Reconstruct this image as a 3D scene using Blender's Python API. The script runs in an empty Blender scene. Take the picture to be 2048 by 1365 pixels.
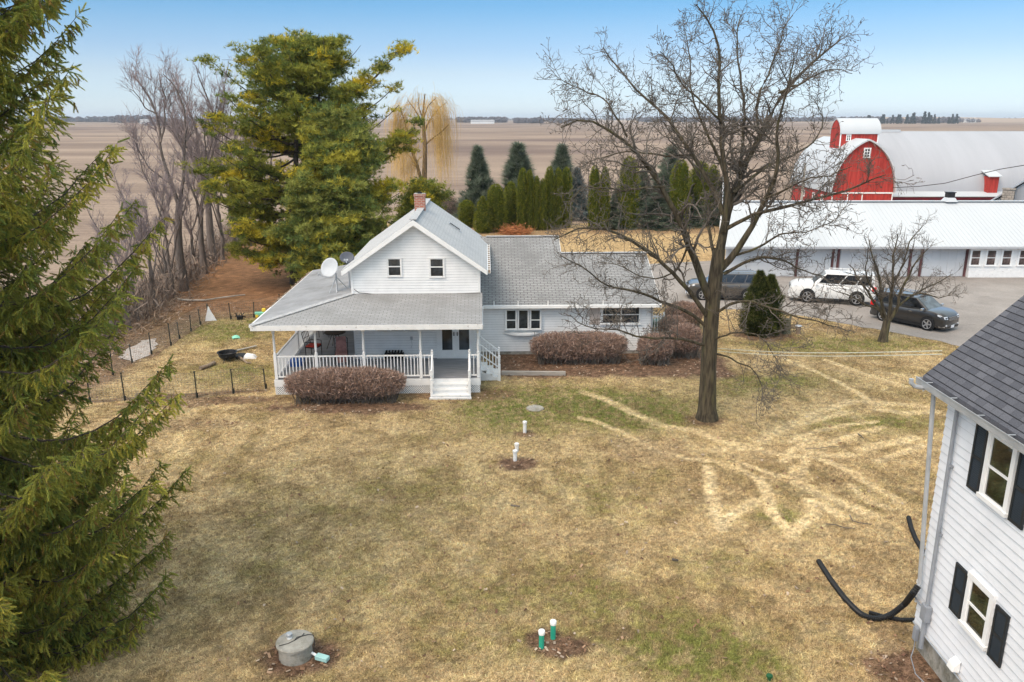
import bpy, math, random
import numpy as np
from mathutils import Vector, Matrix
R = math.radians
sc = bpy.context.scene
COL = sc.collection

# ------------------------------------------------------------------ camera, sky, sun, exposure
CAM_H = 10.4
FPX = 1600.0
PITCH = math.atan(446.5 / FPX)
cam_d = bpy.data.cameras.new('camera'); cam = bpy.data.objects.new('camera', cam_d); COL.objects.link(cam)
cam_d.sensor_width = 36.0; cam_d.lens = 36.0 * FPX / 2048.0
cam_d.clip_start = 0.1; cam_d.clip_end = 20000
cam.location = (0, 0, CAM_H); cam.rotation_euler = (R(90) - PITCH, 0, 0)
sc.camera = cam

SUN_EL, SUN_AZ = R(53), R(222)          # azimuth clockwise from +Y: high behind the camera
w = bpy.data.worlds.new('World'); sc.world = w; w.use_nodes = True
nt = w.node_tree; nt.nodes.clear()
sky = nt.nodes.new('ShaderNodeTexSky'); sky.sky_type = 'NISHITA'; sky.sun_disc = False
sky.sun_elevation = SUN_EL; sky.sun_rotation = SUN_AZ
sky.altitude = 200; sky.air_density = 1.0; sky.dust_density = 0.6; sky.ozone_density = 3.0
bg = nt.nodes.new('ShaderNodeBackground'); bg.inputs[1].default_value = 0.13
# the clear part of the sky deepens quickly above a milky horizon
tc = nt.nodes.new('ShaderNodeTexCoord'); sx = nt.nodes.new('ShaderNodeSeparateXYZ')
cr = nt.nodes.new('ShaderNodeValToRGB')
e = cr.color_ramp.elements
STOPS = [(0.0, (.50, .585, .76)), (.0212, (.41, .472, .62)), (.0506, (.385, .405, .495)), (.077, (.322, .366, .455)), (.099, (.285, .357, .437)), (.127, (.212, .335, .42)),
         (.20, (.38, .48, .58)), (.32, (1.55, 1.36, 1.08)), (.55, (3.42, 2.37, 1.33))]               # unseen upper sky, brightened and warmed to neutralise the scene's light
e[0].position, e[0].color = STOPS[0][0], (*STOPS[0][1], 1); e[1].position, e[1].color = STOPS[-1][0], (*STOPS[-1][1], 1)
for p_, c_ in STOPS[1:-1]: n_ = e.new(p_); n_.color = (*c_, 1)
mx = nt.nodes.new('ShaderNodeMix'); mx.data_type = 'RGBA'; mx.blend_type = 'MULTIPLY'; mx.inputs[0].default_value = 1
nt.links.new(tc.outputs['Generated'], sx.inputs[0]); nt.links.new(sx.outputs[2], cr.inputs[0])
nt.links.new(sky.outputs[0], mx.inputs[6]); nt.links.new(cr.outputs[0], mx.inputs[7])
out = nt.nodes.new('ShaderNodeOutputWorld')
nt.links.new(mx.outputs[2], bg.inputs[0]); nt.links.new(bg.outputs[0], out.inputs[0])

sl = bpy.data.lights.new('sun', 'SUN'); sl.energy = 0.65; sl.angle = R(40); sl.color = (1.0, 0.95, 0.88)
so = bpy.data.objects.new('sun', sl); COL.objects.link(so)
sd = Vector((math.sin(SUN_AZ) * math.cos(SUN_EL), math.cos(SUN_AZ) * math.cos(SUN_EL), math.sin(SUN_EL)))
so.rotation_euler = sd.to_track_quat('Z', 'Y').to_euler(); so.location = (0, 0, 60)
sc.view_settings.view_transform = 'Standard'; sc.view_settings.look = 'None'
sc.view_settings.exposure = 1.33; sc.view_settings.gamma = 1.0
sc.cycles.max_bounces = 12; sc.cycles.diffuse_bounces = 7; sc.cycles.transmission_bounces = 8
sc.render.resolution_x = 1024; sc.render.resolution_y = 682

# ------------------------------------------------------------------ measuring helpers (pixel of the photo -> metres)
cP, sP = math.cos(PITCH), math.sin(PITCH)
def ray(px, py):
    u = (px - 1024) / FPX; v = (682.5 - py) / FPX
    return Vector((u, cP + v * sP, -(sP - v * cP)))
CAMP = Vector((0, 0, CAM_H))
def G(px, py, z=0.0):
    d = ray(px, py); return CAMP + d * ((z - CAM_H) / d.z)
def PY(px, py, Y):
    d = ray(px, py); return CAMP + d * (Y / d.y)
def PX(px, py, X):
    d = ray(px, py); return CAMP + d * (X / d.x)

# ------------------------------------------------------------------ materials
def new_mat(name):
    m = bpy.data.materials.new(name); m.use_nodes = True
    nt = m.node_tree; b = nt.nodes['Principled BSDF']
    return m, nt, b
def N(nt, t, **kw):
    n = nt.nodes.new(t)
    for k, v in kw.items():
        if hasattr(n, k): setattr(n, k, v)
    return n
def rgba(c): return (c[0], c[1], c[2], 1)
def coords(nt, which='Object', scale=None):
    t = N(nt, 'ShaderNodeTexCoord'); o = t.outputs[which]
    if scale is not None:
        mp = N(nt, 'ShaderNodeMapping'); mp.inputs['Scale'].default_value = scale
        nt.links.new(o, mp.inputs[0]); o = mp.outputs[0]
    return o
def noise(nt, vec, scale, detail=4, rough=0.55):
    n = N(nt, 'ShaderNodeTexNoise'); n.inputs['Scale'].default_value = scale
    n.inputs['Detail'].default_value = detail; n.inputs['Roughness'].default_value = rough
    if vec is not None: nt.links.new(vec, n.inputs['Vector'])
    return n.outputs['Fac']
def mixc(nt, fac, a, b, blend='MIX'):
    m = N(nt, 'ShaderNodeMix', data_type='RGBA', blend_type=blend)
    for s, v in ((m.inputs[0], fac), (m.inputs[6], a), (m.inputs[7], b)):
        if isinstance(v, bpy.types.NodeSocket): nt.links.new(v, s)
        elif isinstance(v, (int, float)): s.default_value = v
        else: s.default_value = rgba(v)
    return m.outputs[2]
def ramp(nt, fac, p0, p1):
    m = N(nt, 'ShaderNodeMapRange', interpolation_type='SMOOTHSTEP')
    m.inputs[1].default_value = p0; m.inputs[2].default_value = p1
    nt.links.new(fac, m.inputs[0]); return m.outputs[0]
def bump(nt, b, h, strength=0.3, dist=0.02):
    n = N(nt, 'ShaderNodeBump'); n.inputs['Strength'].default_value = strength; n.inputs['Distance'].default_value = dist
    nt.links.new(h, n.inputs['Height']); nt.links.new(n.outputs[0], b.inputs['Normal'])
def mat(name, c, rough=0.7, var=0.15, vs=2.0, metal=0.0, bmp=0.0, bs=20.0, spec=0.3, dirt=None, ds=1.2, dlo=0.55, dhi=0.8, scale=None, coat=0):
    m, nt, b = new_mat(name)
    v = coords(nt, 'Object', scale)
    f = noise(nt, v, vs, 5)
    col = mixc(nt, ramp(nt, f, 0.3, 0.7), [x * (1 - var) for x in c], [min(x * (1 + var), 0.95) for x in c])
    if dirt is not None:
        col = mixc(nt, ramp(nt, noise(nt, v, ds, 7, 0.7), dlo, dhi), col, dirt)
    nt.links.new(col, b.inputs['Base Color'])
    b.inputs['Roughness'].default_value = rough; b.inputs['Metallic'].default_value = metal
    b.inputs['Specular IOR Level'].default_value = spec
    if coat: b.inputs['Coat Weight'].default_value = coat; b.inputs['Coat Roughness'].default_value = 0.06
    if bmp: bump(nt, b, noise(nt, v, bs, 6), bmp)
    return m
def shingle(name, c1, c2, gap, tab=0.30, row=0.145, mort=0.008, stain=(0.1, 0.1, 0.1), samt=(0.5, 0.85), grit=60, bstr=0.5, band=None):
    m, nt, b = new_mat(name)
    v = coords(nt, 'UV')
    br = N(nt, 'ShaderNodeTexBrick'); br.offset = 0.5
    br.inputs['Color1'].default_value = rgba(c1); br.inputs['Color2'].default_value = rgba(c2); br.inputs['Mortar'].default_value = rgba(gap)
    br.inputs['Scale'].default_value = 1; br.inputs['Mortar Size'].default_value = mort
    br.inputs['Brick Width'].default_value = tab; br.inputs['Row Height'].default_value = row
    br.inputs['Mortar Smooth'].default_value = 0.2; br.inputs['Bias'].default_value = 0.0
    nt.links.new(v, br.inputs['Vector'])
    col = mixc(nt, ramp(nt, noise(nt, v, 0.55, 6, 0.65), *samt), br.outputs['Color'], stain)
    fine = noise(nt, v, grit, 3)
    col = mixc(nt, 0.35, col, mixc(nt, ramp(nt, fine, 0.35, 0.65), (0.55, 0.55, 0.55), (1.35, 1.35, 1.35)), 'MULTIPLY')
    nt.links.new(col, b.inputs['Base Color']); b.inputs['Roughness'].default_value = 0.9
    b.inputs['Specular IOR Level'].default_value = 0.2
    # each course steps down to the next: saw-tooth height along the slope
    sep = N(nt, 'ShaderNodeSeparateXYZ'); nt.links.new(v, sep.inputs[0])
    dv = N(nt, 'ShaderNodeMath', operation='DIVIDE'); dv.inputs[1].default_value = row; nt.links.new(sep.outputs[1], dv.inputs[0])
    fr = N(nt, 'ShaderNodeMath', operation='FRACT'); nt.links.new(dv.outputs[0], fr.inputs[0])
    mu = N(nt, 'ShaderNodeMath', operation='MULTIPLY'); mu.inputs[1].default_value = -1; nt.links.new(fr.outputs[0], mu.inputs[0])
    if band is not None:  # dark shadow band coloured in along the foot of each course
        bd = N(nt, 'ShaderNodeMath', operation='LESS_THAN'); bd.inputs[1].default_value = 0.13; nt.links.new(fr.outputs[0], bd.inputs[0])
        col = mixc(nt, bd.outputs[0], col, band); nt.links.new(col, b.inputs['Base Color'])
    sb = N(nt, 'ShaderNodeMath', operation='SUBTRACT'); nt.links.new(mu.outputs[0], sb.inputs[0]); nt.links.new(br.outputs['Fac'], sb.inputs[1])
    bump(nt, b, sb.outputs[0], bstr, 0.01)
    return m
def attr_mat(name, attr='tint', rough=0.8, spec=0.15, trans=0.0, mottle=0.0, ms=3.0):
    m, nt, b = new_mat(name)
    a = N(nt, 'ShaderNodeAttribute', attribute_name=attr)
    col = a.outputs['Color']
    if mottle:
        f = ramp(nt, noise(nt, coords(nt), ms, 4), 0.35, 0.65)
        col = mixc(nt, mottle, col, mixc(nt, f, (0.6, 0.6, 0.6), (1.4, 1.4, 1.4)), 'MULTIPLY')
    nt.links.new(col, b.inputs['Base Color'])
    b.inputs['Roughness'].default_value = rough; b.inputs['Specular IOR Level'].default_value = spec
    if trans:
        t = N(nt, 'ShaderNodeBsdfTranslucent'); ms_ = N(nt, 'ShaderNodeMixShader'); ms_.inputs[0].default_value = trans
        o = nt.nodes['Material Output']
        nt.links.new(col, t.inputs[0]); nt.links.new(b.outputs[0], ms_.inputs[1]); nt.links.new(t.outputs[0], ms_.inputs[2])
        nt.links.new(ms_.outputs[0], o.inputs[0])
    return m
def glass(name, c=(0.025, 0.03, 0.03), rough=0.04, var=0.5):
    m, nt, b = new_mat(name)
    v = coords(nt)
    col = mixc(nt, ramp(nt, noise(nt, v, 1.7, 3), 0.4, 0.62), [x * (1 - var) for x in c], [x * (1 + var) for x in c])
    nt.links.new(col, b.inputs['Base Color']); b.inputs['Roughness'].default_value = rough
    b.inputs['Specular IOR Level'].default_value = 0.55
    bump(nt, b, noise(nt, v, 1.2, 2), 0.05, 0.02)
    return m

MT = {}
MT['siding'] = mat('white_siding', (0.80, 0.80, 0.79), 0.55, 0.05, 1.5, dirt=(0.52, 0.51, 0.47), ds=0.9, dlo=0.58, dhi=0.95)
MT['siding_blue'] = mat('house_siding', (0.735, 0.755, 0.79), 0.5, 0.05, 1.5, dirt=(0.50, 0.49, 0.47), ds=0.7, dlo=0.62, dhi=0.9)
MT['edge'] = mat('painted_lap_shadow', (0.46, 0.465, 0.475), 0.8, 0.15, 3)  # grey strip painted along each board's foot as the lap's shadow line
MT['trim'] = mat('white_trim', (0.78, 0.78, 0.77), 0.5, 0.04, 4, dirt=(0.5, 0.49, 0.45), ds=3, dlo=0.6, dhi=0.85)
MT['old_trim'] = mat('peeling_white_paint', (0.74, 0.74, 0.73), 0.6, 0.05, 4, dirt=(0.26, 0.23, 0.20), ds=6, dlo=0.60, dhi=0.72)
MT['shingle'] = shingle('grey_shingles', (0.345, 0.345, 0.345), (0.30, 0.30, 0.30), (0.13, 0.13, 0.13), 0.30, 0.14, 0.010, (0.22, 0.22, 0.215), (0.35, 0.75))
MT['shingle_wing'] = shingle('weathered_shingles', (0.32, 0.32, 0.318), (0.27, 0.27, 0.268), (0.075, 0.075, 0.075), 0.32, 0.14, 0.014, (0.17, 0.17, 0.17), (0.35, 0.8))
MT['shingle_light'] = shingle('pale_grey_shingles', (0.46, 0.465, 0.465), (0.43, 0.435, 0.435), (0.34, 0.345, 0.345), 0.30, 0.14, 0.006, (0.34, 0.35, 0.36), (0.4, 0.85))
MT['roll_roof'] = mat('roll_roofing', (0.27, 0.275, 0.285), 0.9, 0.12, 1.2, bmp=0.3, bs=60, dirt=(0.18, 0.18, 0.18), ds=0.8, dlo=0.45, dhi=0.75)
MT['cap'] = mat('ridge_cap_shingles', (0.38, 0.385, 0.39), 0.9, 0.2, 9, bmp=0.3, bs=50)
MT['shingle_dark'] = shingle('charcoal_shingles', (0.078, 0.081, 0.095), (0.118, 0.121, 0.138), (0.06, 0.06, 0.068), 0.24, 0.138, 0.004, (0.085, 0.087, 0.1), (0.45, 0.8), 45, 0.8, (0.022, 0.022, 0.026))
MT['brick'] = shingle('red_brick', (0.40, 0.13, 0.08), (0.30, 0.09, 0.06), (0.42, 0.36, 0.31), 0.21, 0.075, 0.012, (0.33, 0.2, 0.15), (0.5, 0.8), 40, 0.4)
MT['metal_white'] = mat('white_metal_roofing', (0.48, 0.50, 0.515), 0.5, 0.03, 0.35, spec=0.4, scale=(1, 0.3, 0.3), dirt=(0.39, 0.41, 0.425), ds=0.25, dlo=0.5, dhi=0.8)
MT['metal_pale'] = mat('pale_galvanised_roofing', (0.37, 0.375, 0.395), 0.55, 0.04, 0.3, spec=0.4, scale=(2.5, 0.3, 0.3), dirt=(0.325, 0.33, 0.35), ds=0.2, dlo=0.4, dhi=0.8)
MT['barn_red'] = mat('red_barn_paint', (0.36, 0.036, 0.028), 0.8, 0.28, 1.0, bmp=0.15, bs=9, scale=(6, 6, 0.6), dirt=(0.43, 0.085, 0.06), ds=0.8, dlo=0.5, dhi=0.85)
MT['deck'] = mat('grey_deck_boards', (0.24, 0.245, 0.26), 0.7, 0.2, 2.5, bmp=0.2, bs=8, scale=(0.6, 6, 1), dirt=(0.33, 0.33, 0.34), ds=1.0, dlo=0.5, dhi=0.8)
MT['concrete'] = mat('concrete', (0.34, 0.32, 0.28), 0.9, 0.22, 5, bmp=0.25, bs=35, dirt=(0.15, 0.14, 0.105), ds=2.6, dlo=0.45, dhi=0.7)
MT['glass'] = glass('window_glass', (0.035, 0.042, 0.05))
MT['glass_green'] = glass('reflecting_window_glass', (0.022, 0.030, 0.014), 0.03, 0.8)
MT['car_glass'] = glass('tinted_car_glass', (0.012, 0.013, 0.015), 0.04)
MT['windshield'] = glass('windshield_glass', (0.085, 0.10, 0.11), 0.05, 0.25)  # base colour lightened to stand in for sky reflected in the pane
MT['shutter'] = mat('black_shutter_plastic', (0.018, 0.022, 0.026), 0.5, 0.1, 3)
MT['galv'] = mat('galvanised_gutter', (0.42, 0.44, 0.46), 0.45, 0.12, 3, metal=0.35, spec=0.5)
MT['grey_pipe'] = mat('grey_painted_pipe', (0.26, 0.28, 0.31), 0.5, 0.1, 3)
MT['white_plastic'] = mat('white_plastic', (0.78, 0.78, 0.76), 0.4, 0.04, 5, dirt=(0.55, 0.52, 0.45), ds=9, dlo=0.6, dhi=0.85)
MT['green_pvc'] = mat('teal_sewer_pipe', (0.03, 0.36, 0.24), 0.45, 0.12, 6, dirt=(0.2, 0.3, 0.22), ds=10, dlo=0.6, dhi=0.85)
MT['teal_box'] = mat('faded_teal_box', (0.33, 0.55, 0.52), 0.5, 0.1, 5)
MT['black_pipe'] = mat('black_corrugated_pipe', (0.014, 0.015, 0.016), 0.45, 0.15, 6)
MT['black'] = mat('black_rubber', (0.012, 0.012, 0.013), 0.75, 0.15, 8)
MT['black_metal'] = mat('sooty_black_metal', (0.018, 0.018, 0.02), 0.5, 0.3, 6)
MT['dark_gap'] = mat('dark_gap', (0.02, 0.02, 0.02), 0.9, 0.1, 5)
MT['wood_grey'] = mat('weathered_wood', (0.36, 0.33, 0.29), 0.85, 0.22, 3, bmp=0.3, bs=10, scale=(0.5, 5, 5), dirt=(0.19, 0.16, 0.13), ds=1.5, dlo=0.5, dhi=0.75)
MT['log'] = mat('log_bark', (0.24, 0.18, 0.13), 0.9, 0.3, 7, bmp=0.6, bs=25)
MT['stump'] = mat('mossy_stump', (0.10, 0.10, 0.065), 0.95, 0.3, 7, bmp=0.6, bs=25)
MT['bark'] = mat('furrowed_bark', (0.068, 0.055, 0.036), 0.95, 0.55, 9, bmp=1.0, bs=14, scale=(1.6, 1.6, 0.22), dirt=(0.095, 0.09, 0.036), ds=2.2, dlo=0.5, dhi=0.72)
MT['twig'] = mat('grey_twig_bark', (0.125, 0.106, 0.088), 0.95, 0.3, 2, dirt=(0.15, 0.135, 0.12), ds=2.0, dlo=0.5, dhi=0.8)
MT['bark_far'] = mat('dark_bark', (0.15, 0.122, 0.105), 0.95, 0.25, 4, bmp=0.5, bs=12, scale=(2, 2, 0.4))
MT['twig_far'] = mat('mauve_twigs', (0.27, 0.215, 0.21), 0.95, 0.2, 1)
MT['bark_willow'] = mat('willow_bark', (0.15, 0.105, 0.06), 0.95, 0.25, 3)
MT['willow'] = mat('yellow_willow_twigs', (0.56, 0.365, 0.12), 0.9, 0.25, 0.5)
MT['bark_pine'] = mat('pine_bark', (0.075, 0.058, 0.045), 0.95, 0.3, 5, bmp=0.6, bs=16)
MT['needles'] = attr_mat('needles', trans=0.58)
MT['pine_needles'] = attr_mat('pine_needles', trans=0.38)
MT['twigs_tint'] = attr_mat('hedge_twigs')
MT['steel_post'] = mat('dark_steel_post', (0.030, 0.033, 0.026), 0.7, 0.2, 6)
MT['wire'] = mat('fence_wire', (0.23, 0.22, 0.20), 0.6, 0.1, 5, metal=0.3)
MT['cable'] = mat('black_cable', (0.035, 0.033, 0.03), 0.6, 0.1, 5)
MT['pale_cable'] = mat('pale_aluminium_cable', (0.62, 0.62, 0.52), 0.5, 0.1, 5)
MT['dish'] = mat('grey_dish', (0.46, 0.485, 0.51), 0.45, 0.06, 3)
MT['dish_dark'] = mat('dark_dish_back', (0.085, 0.095, 0.12), 0.5, 0.1, 3)
MT['red_cushion'] = mat('red_cushion', (0.40, 0.045, 0.03), 0.85, 0.2, 8)
MT['chair_metal'] = mat('dark_chair_metal', (0.035, 0.025, 0.022), 0.5, 0.2, 6)
MT['throw'] = mat('faded_pink_throw', (0.33, 0.17, 0.15), 0.9, 0.25, 6)
MT['blue'] = mat('blue_plastic', (0.02, 0.10, 0.36), 0.45, 0.1, 5)
MT['tarp'] = mat('white_tarp', (0.80, 0.80, 0.80), 0.5, 0.05, 5, bmp=0.3, bs=6)
MT['toy'] = mat('pale_green_toy_plastic', (0.25, 0.62, 0.45), 0.5, 0.1, 6)
MT['toy_yellow'] = mat('yellow_toy_plastic', (0.75, 0.55, 0.06), 0.5, 0.1, 6)
MT['green_cart'] = mat('dark_green_plastic', (0.012, 0.085, 0.03), 0.45, 0.2, 5)
MT['stone'] = shingle('field_stone', (0.34, 0.30, 0.26), (0.22, 0.2, 0.18), (0.14, 0.125, 0.11), 0.34, 0.2, 0.03, (0.28, 0.25, 0.22), (0.4, 0.7), 20)
MT['grey_roof'] = mat('grey_metal_sheets', (0.27, 0.285, 0.31), 0.55, 0.1, 0.7, scale=(1.5, 0.4, 0.4))
MT['brush_pile'] = attr_mat('dead_brush')
MT['chrome'] = mat('chrome', (0.65, 0.66, 0.68), 0.2, 0.05, 4, metal=0.9)
MT['alloy'] = mat('alloy_wheel', (0.42, 0.42, 0.43), 0.3, 0.1, 6, metal=0.6)
MT['lamp_clear'] = mat('clear_headlight', (0.55, 0.57, 0.6), 0.12, 0.2, 9, spec=0.6)
MT['lamp_red'] = mat('red_tail_light', (0.55, 0.01, 0.012), 0.2, 0.15, 9, spec=0.6)
MT['plate'] = mat('white_plate', (0.7, 0.7, 0.72), 0.4, 0.03, 9)
MT['paint_white'] = mat('white_car_paint', (0.70, 0.70, 0.69), 0.3, 0.03, 2, coat=0.6)
MT['paint_brown'] = mat('bronze_grey_car_paint', (0.036, 0.033, 0.031), 0.3, 0.06, 2, metal=0.2, coat=0.8)
MT['paint_silver'] = mat('silver_taupe_car_paint', (0.085, 0.075, 0.066), 0.32, 0.06, 2, metal=0.3, coat=0.7)
MT['house_dark_red'] = mat('dark_red_boards', (0.16, 0.012, 0.02), 0.75, 0.15, 1.5)
MT['rust_trim'] = mat('dark_red_post', (0.12, 0.05, 0.05), 0.7, 0.2, 3)
MT['shed_wall'] = mat('chalky_white_wall', (0.55, 0.56, 0.575), 0.75, 0.06, 0.8, dirt=(0.45, 0.44, 0.42), ds=0.9, dlo=0.55, dhi=0.85)
MT['curtain'] = glass('curtained_glass', (0.10, 0.07, 0.065), 0.15, 0.6)
MT['far_wall'] = mat('pale_far_wall', (0.7, 0.7, 0.69), 0.7, 0.05, 0.2)
MT['far_roof'] = mat('grey_far_roof', (0.3, 0.3, 0.31), 0.7, 0.1, 0.2)

# ------------------------------------------------------------------ mesh building
def tag(o, label=None, cat=None, group=None, kind=None):
    if label: o['label'] = label
    if cat: o['category'] = cat
    if group: o['group'] = group
    if kind: o['kind'] = kind
    return o
def empty(name, loc=(0, 0, 0), rz=0.0, label=None, cat=None, group=None):
    o = bpy.data.objects.new(name, None); COL.objects.link(o)
    o.location = loc; o.rotation_euler = (0, 0, rz); o.empty_display_size = 0.2
    return tag(o, label, cat, group)
def put(name, me, m, parent=None, loc=None, rot=None):
    o = bpy.data.objects.new(name, me); COL.objects.link(o)
    if m is not None:
        for k in (m if isinstance(m, (list, tuple)) else [m]): me.materials.append(k)
    if parent is not None: o.parent = parent
    if loc is not None: o.location = loc
    if rot is not None: o.rotation_euler = rot
    return o
def dup(o, parent, loc=None, rot=None):
    c = o.copy(); COL.objects.link(c); c.parent = parent
    if loc is not None: c.location = loc
    if rot is not None: c.rotation_euler = rot
    return c
def dup_tree(o, loc, rz=None, scale=None, label=None, group=None):
    r = o.copy(); COL.objects.link(r); r.location = loc
    if rz is not None: r.rotation_euler = (0, 0, rz)
    if scale is not None: r.scale = scale if isinstance(scale, (tuple, list)) else (scale,) * 3
    if label: r['label'] = label
    if group: r['group'] = group
    for ch in list(o.children):
        c = ch.copy(); COL.objects.link(c); c.parent = r
        for g in list(ch.children):
            d = g.copy(); COL.objects.link(d); d.parent = c
    return r
def np_mesh(name, V, F, tint=None, smooth=False, attr='tint'):
    """V (n,3), F (m,k) all the same size; tint (n,3) point colours"""
    me = bpy.data.meshes.new(name)
    V = np.ascontiguousarray(V, dtype=np.float32); F = np.ascontiguousarray(F, dtype=np.int32)
    k = F.shape[1]
    me.vertices.add(len(V)); me.vertices.foreach_set('co', V.ravel())
    me.loops.add(F.size); me.loops.foreach_set('vertex_index', F.ravel())
    me.polygons.add(len(F)); me.polygons.foreach_set('loop_start', np.arange(0, F.size, k, dtype=np.int32))
    me.polygons.foreach_set('loop_total', np.full(len(F), k, dtype=np.int32))
    me.polygons.foreach_set('use_smooth', np.full(len(F), smooth, dtype=bool))
    me.update(calc_edges=True); me.validate()
    if tint is not None:
        a = me.attributes.new(attr, 'FLOAT_COLOR', 'POINT')
        c = np.ones((len(V), 4), np.float32); c[:, :3] = tint
        a.data.foreach_set('color', c.ravel())
    return me
class MB:
    def __init__(s): s.v = []; s.f = []; s.mi = []; s.cur = 0
    def _add(s, vs, fs):
        b = len(s.v); s.v += [tuple(x) for x in vs]
        for f in fs: s.f.append([b + i for i in f]); s.mi.append(s.cur)
        return s
    def box(s, c, d, rz=0.0, M=None):
        x, y, z = d[0] / 2, d[1] / 2, d[2] / 2
        P = [Vector((sx * x, sy * y, sz * z)) for sz in (-1, 1) for sy in (-1, 1) for sx in (-1, 1)]
        if M is None: M = Matrix.Translation(Vector(c)) @ Matrix.Rotation(rz, 4, 'Z')
        else: M = Matrix.Translation(Vector(c)) @ M
        return s._add([M @ p for p in P], [(0, 2, 3, 1), (4, 5, 7, 6), (0, 1, 5, 4), (2, 6, 7, 3), (0, 4, 6, 2), (1, 3, 7, 5)])
    def span(s, a, b):
        return s.box([(a[i] + b[i]) / 2 for i in range(3)], [abs(b[i] - a[i]) for i in range(3)])
    def beam(s, p0, p1, wd, ht, up=(0, 0, 1)):
        p0, p1 = Vector(p0), Vector(p1); d = (p1 - p0); L = d.length; d.normalize()
        sd_ = d.cross(Vector(up))
        if sd_.length < 1e-4: sd_ = Vector((1, 0, 0))
        sd_.normalize(); u = sd_.cross(d)
        M = Matrix(((d.x, sd_.x, u.x, 0), (d.y, sd_.y, u.y, 0), (d.z, sd_.z, u.z, 0), (0, 0, 0, 1)))
        return s.box((p0 + p1) / 2, (L, wd, ht), M=M)
    def poly(s, pts): return s._add(pts, [list(range(len(pts)))])
    def prism(s, pts, vec):
        n = len(pts); vec = Vector(vec)
        P = [Vector(p) for p in pts]
        nrm = Vector((0, 0, 0))
        for i in range(n):
            a, b = P[i], P[(i + 1) % n]; nrm += a.cross(b)
        vs = P + [p + vec for p in P]
        flip = nrm.dot(vec) > 0
        fs = [list(range(n - 1, -1, -1)), list(range(n, 2 * n))]
        for i in range(n): fs.append([i, (i + 1) % n, n + (i + 1) % n, n + i])
        if not flip: fs = [f[::-1] for f in fs]
        return s._add(vs, fs)
    def tube(s, pts, r, n=8, cap=True, rib=None):
        P = [Vector(p) for p in pts]; m = len(P)
        if not isinstance(r, (list, tuple)): r = [r] * m
        vs = []; fs = []
        t = (P[1] - P[0]).normalized(); a = t.cross(Vector((0.13, 0.31, 0.94)))
        if a.length < 1e-3: a = t.cross(Vector((1, 0, 0)))
        a.normalize()
        for i in range(m):
            t = (P[min(i + 1, m - 1)] - P[max(i - 1, 0)])
            if t.length < 1e-9: t = Vector((0, 0, 1))
            t.normalize(); a = a - t * a.dot(t); a.normalize(); b = t.cross(a)
            for k in range(n):
                an = 2 * math.pi * k / n
                vs.append(P[i] + (a * math.cos(an) + b * math.sin(an)) * r[i])
        for i in range(m - 1):
            for k in range(n):
                k2 = (k + 1) % n
                fs.append([i * n + k, i * n + k2, (i + 1) * n + k2, (i + 1) * n + k])
        if cap: fs.append(list(range(n - 1, -1, -1))); fs.append([(m - 1) * n + k for k in range(n)])
        return s._add(vs, fs)
    def cyl(s, p0, p1, r0, r1=None, n=12): return s.tube([p0, p1], [r0, r0 if r1 is None else r1], n)
    def lathe(s, prof, c=(0, 0, 0), n=20):
        vs = []; fs = []
        for (r, z) in prof:
            for k in range(n):
                a = 2 * math.pi * k / n; vs.append((c[0] + r * math.cos(a), c[1] + r * math.sin(a), c[2] + z))
        for i in range(len(prof) - 1):
            for k in range(n):
                k2 = (k + 1) % n; fs.append([i * n + k, i * n + k2, (i + 1) * n + k2, (i + 1) * n + k])
        fs.append(list(range(n - 1, -1, -1))); fs.append([(len(prof) - 1) * n + k for k in range(n)])
        return s._add(vs, fs)
    def loft(s, rings, cap=True):
        n = len(rings[0]); vs = [p for r_ in rings for p in r_]; fs = []
        for i in range(len(rings) - 1):
            for k in range(n):
                k2 = (k + 1) % n; fs.append([i * n + k, i * n + k2, (i + 1) * n + k2, (i + 1) * n + k])
        if cap: fs.append(list(range(n - 1, -1, -1))); fs.append([(len(rings) - 1) * n + k for k in range(n)])
        return s._add(vs, fs)
    def mesh(s, name, uv=True, smooth=False):
        me = bpy.data.meshes.new(name); me.from_pydata(s.v, [], s.f)
        for p, mi in zip(me.polygons, s.mi): p.material_index = mi
        if smooth: me.polygons.foreach_set('use_smooth', [True] * len(me.polygons))
        if uv and len(s.f) < 60000:
            ul = me.uv_layers.new(name='UVMap').data
            for p in me.polygons:
                nx, ny, nz = p.normal; h = math.hypot(nx, ny)
                if h < 0.03: ux, uy = 1.0, 0.0; vx, vy, vz = 0.0, 1.0, 0.0
                else:
                    ux, uy = -ny / h, nx / h
                    vx, vy, vz = -uy * nz * -1, 0, 0
                    # v = n x u
                    vx, vy, vz = (ny * 0 - nz * uy), (nz * ux - nx * 0), (nx * uy - ny * ux)
                for li in p.loop_indices:
                    c = me.vertices[me.loops[li].vertex_index].co
                    ul[li].uv = (c.x * ux + c.y * uy, c.x * vx + c.y * vy + c.z * vz)
        return me
    def build(s, name, m, parent=None, smooth=False, bevel=0.0, loc=None, rot=None, uv=True):
        o = put(name, s.mesh(name, uv, smooth), m, parent, loc, rot)
        if bevel:
            b = o.modifiers.new('bevel', 'BEVEL'); b.width = bevel; b.segments = 2; b.limit_method = 'ANGLE'
        if smooth:
            o.data.set_sharp_from_angle(angle=R(40))
        return o
def clip(poly, axis, val, keep_above):
    outp = []
    for i in range(len(poly)):
        a, b = poly[i], poly[(i + 1) % len(poly)]
        ia = (a[axis] >= val) == keep_above; ib = (b[axis] >= val) == keep_above
        if ia: outp.append(a)
        if ia != ib:
            t = (val - a[axis]) / (b[axis] - a[axis]); outp.append((a[0] + t * (b[0] - a[0]), a[1] + t * (b[1] - a[1])))
    return outp
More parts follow.
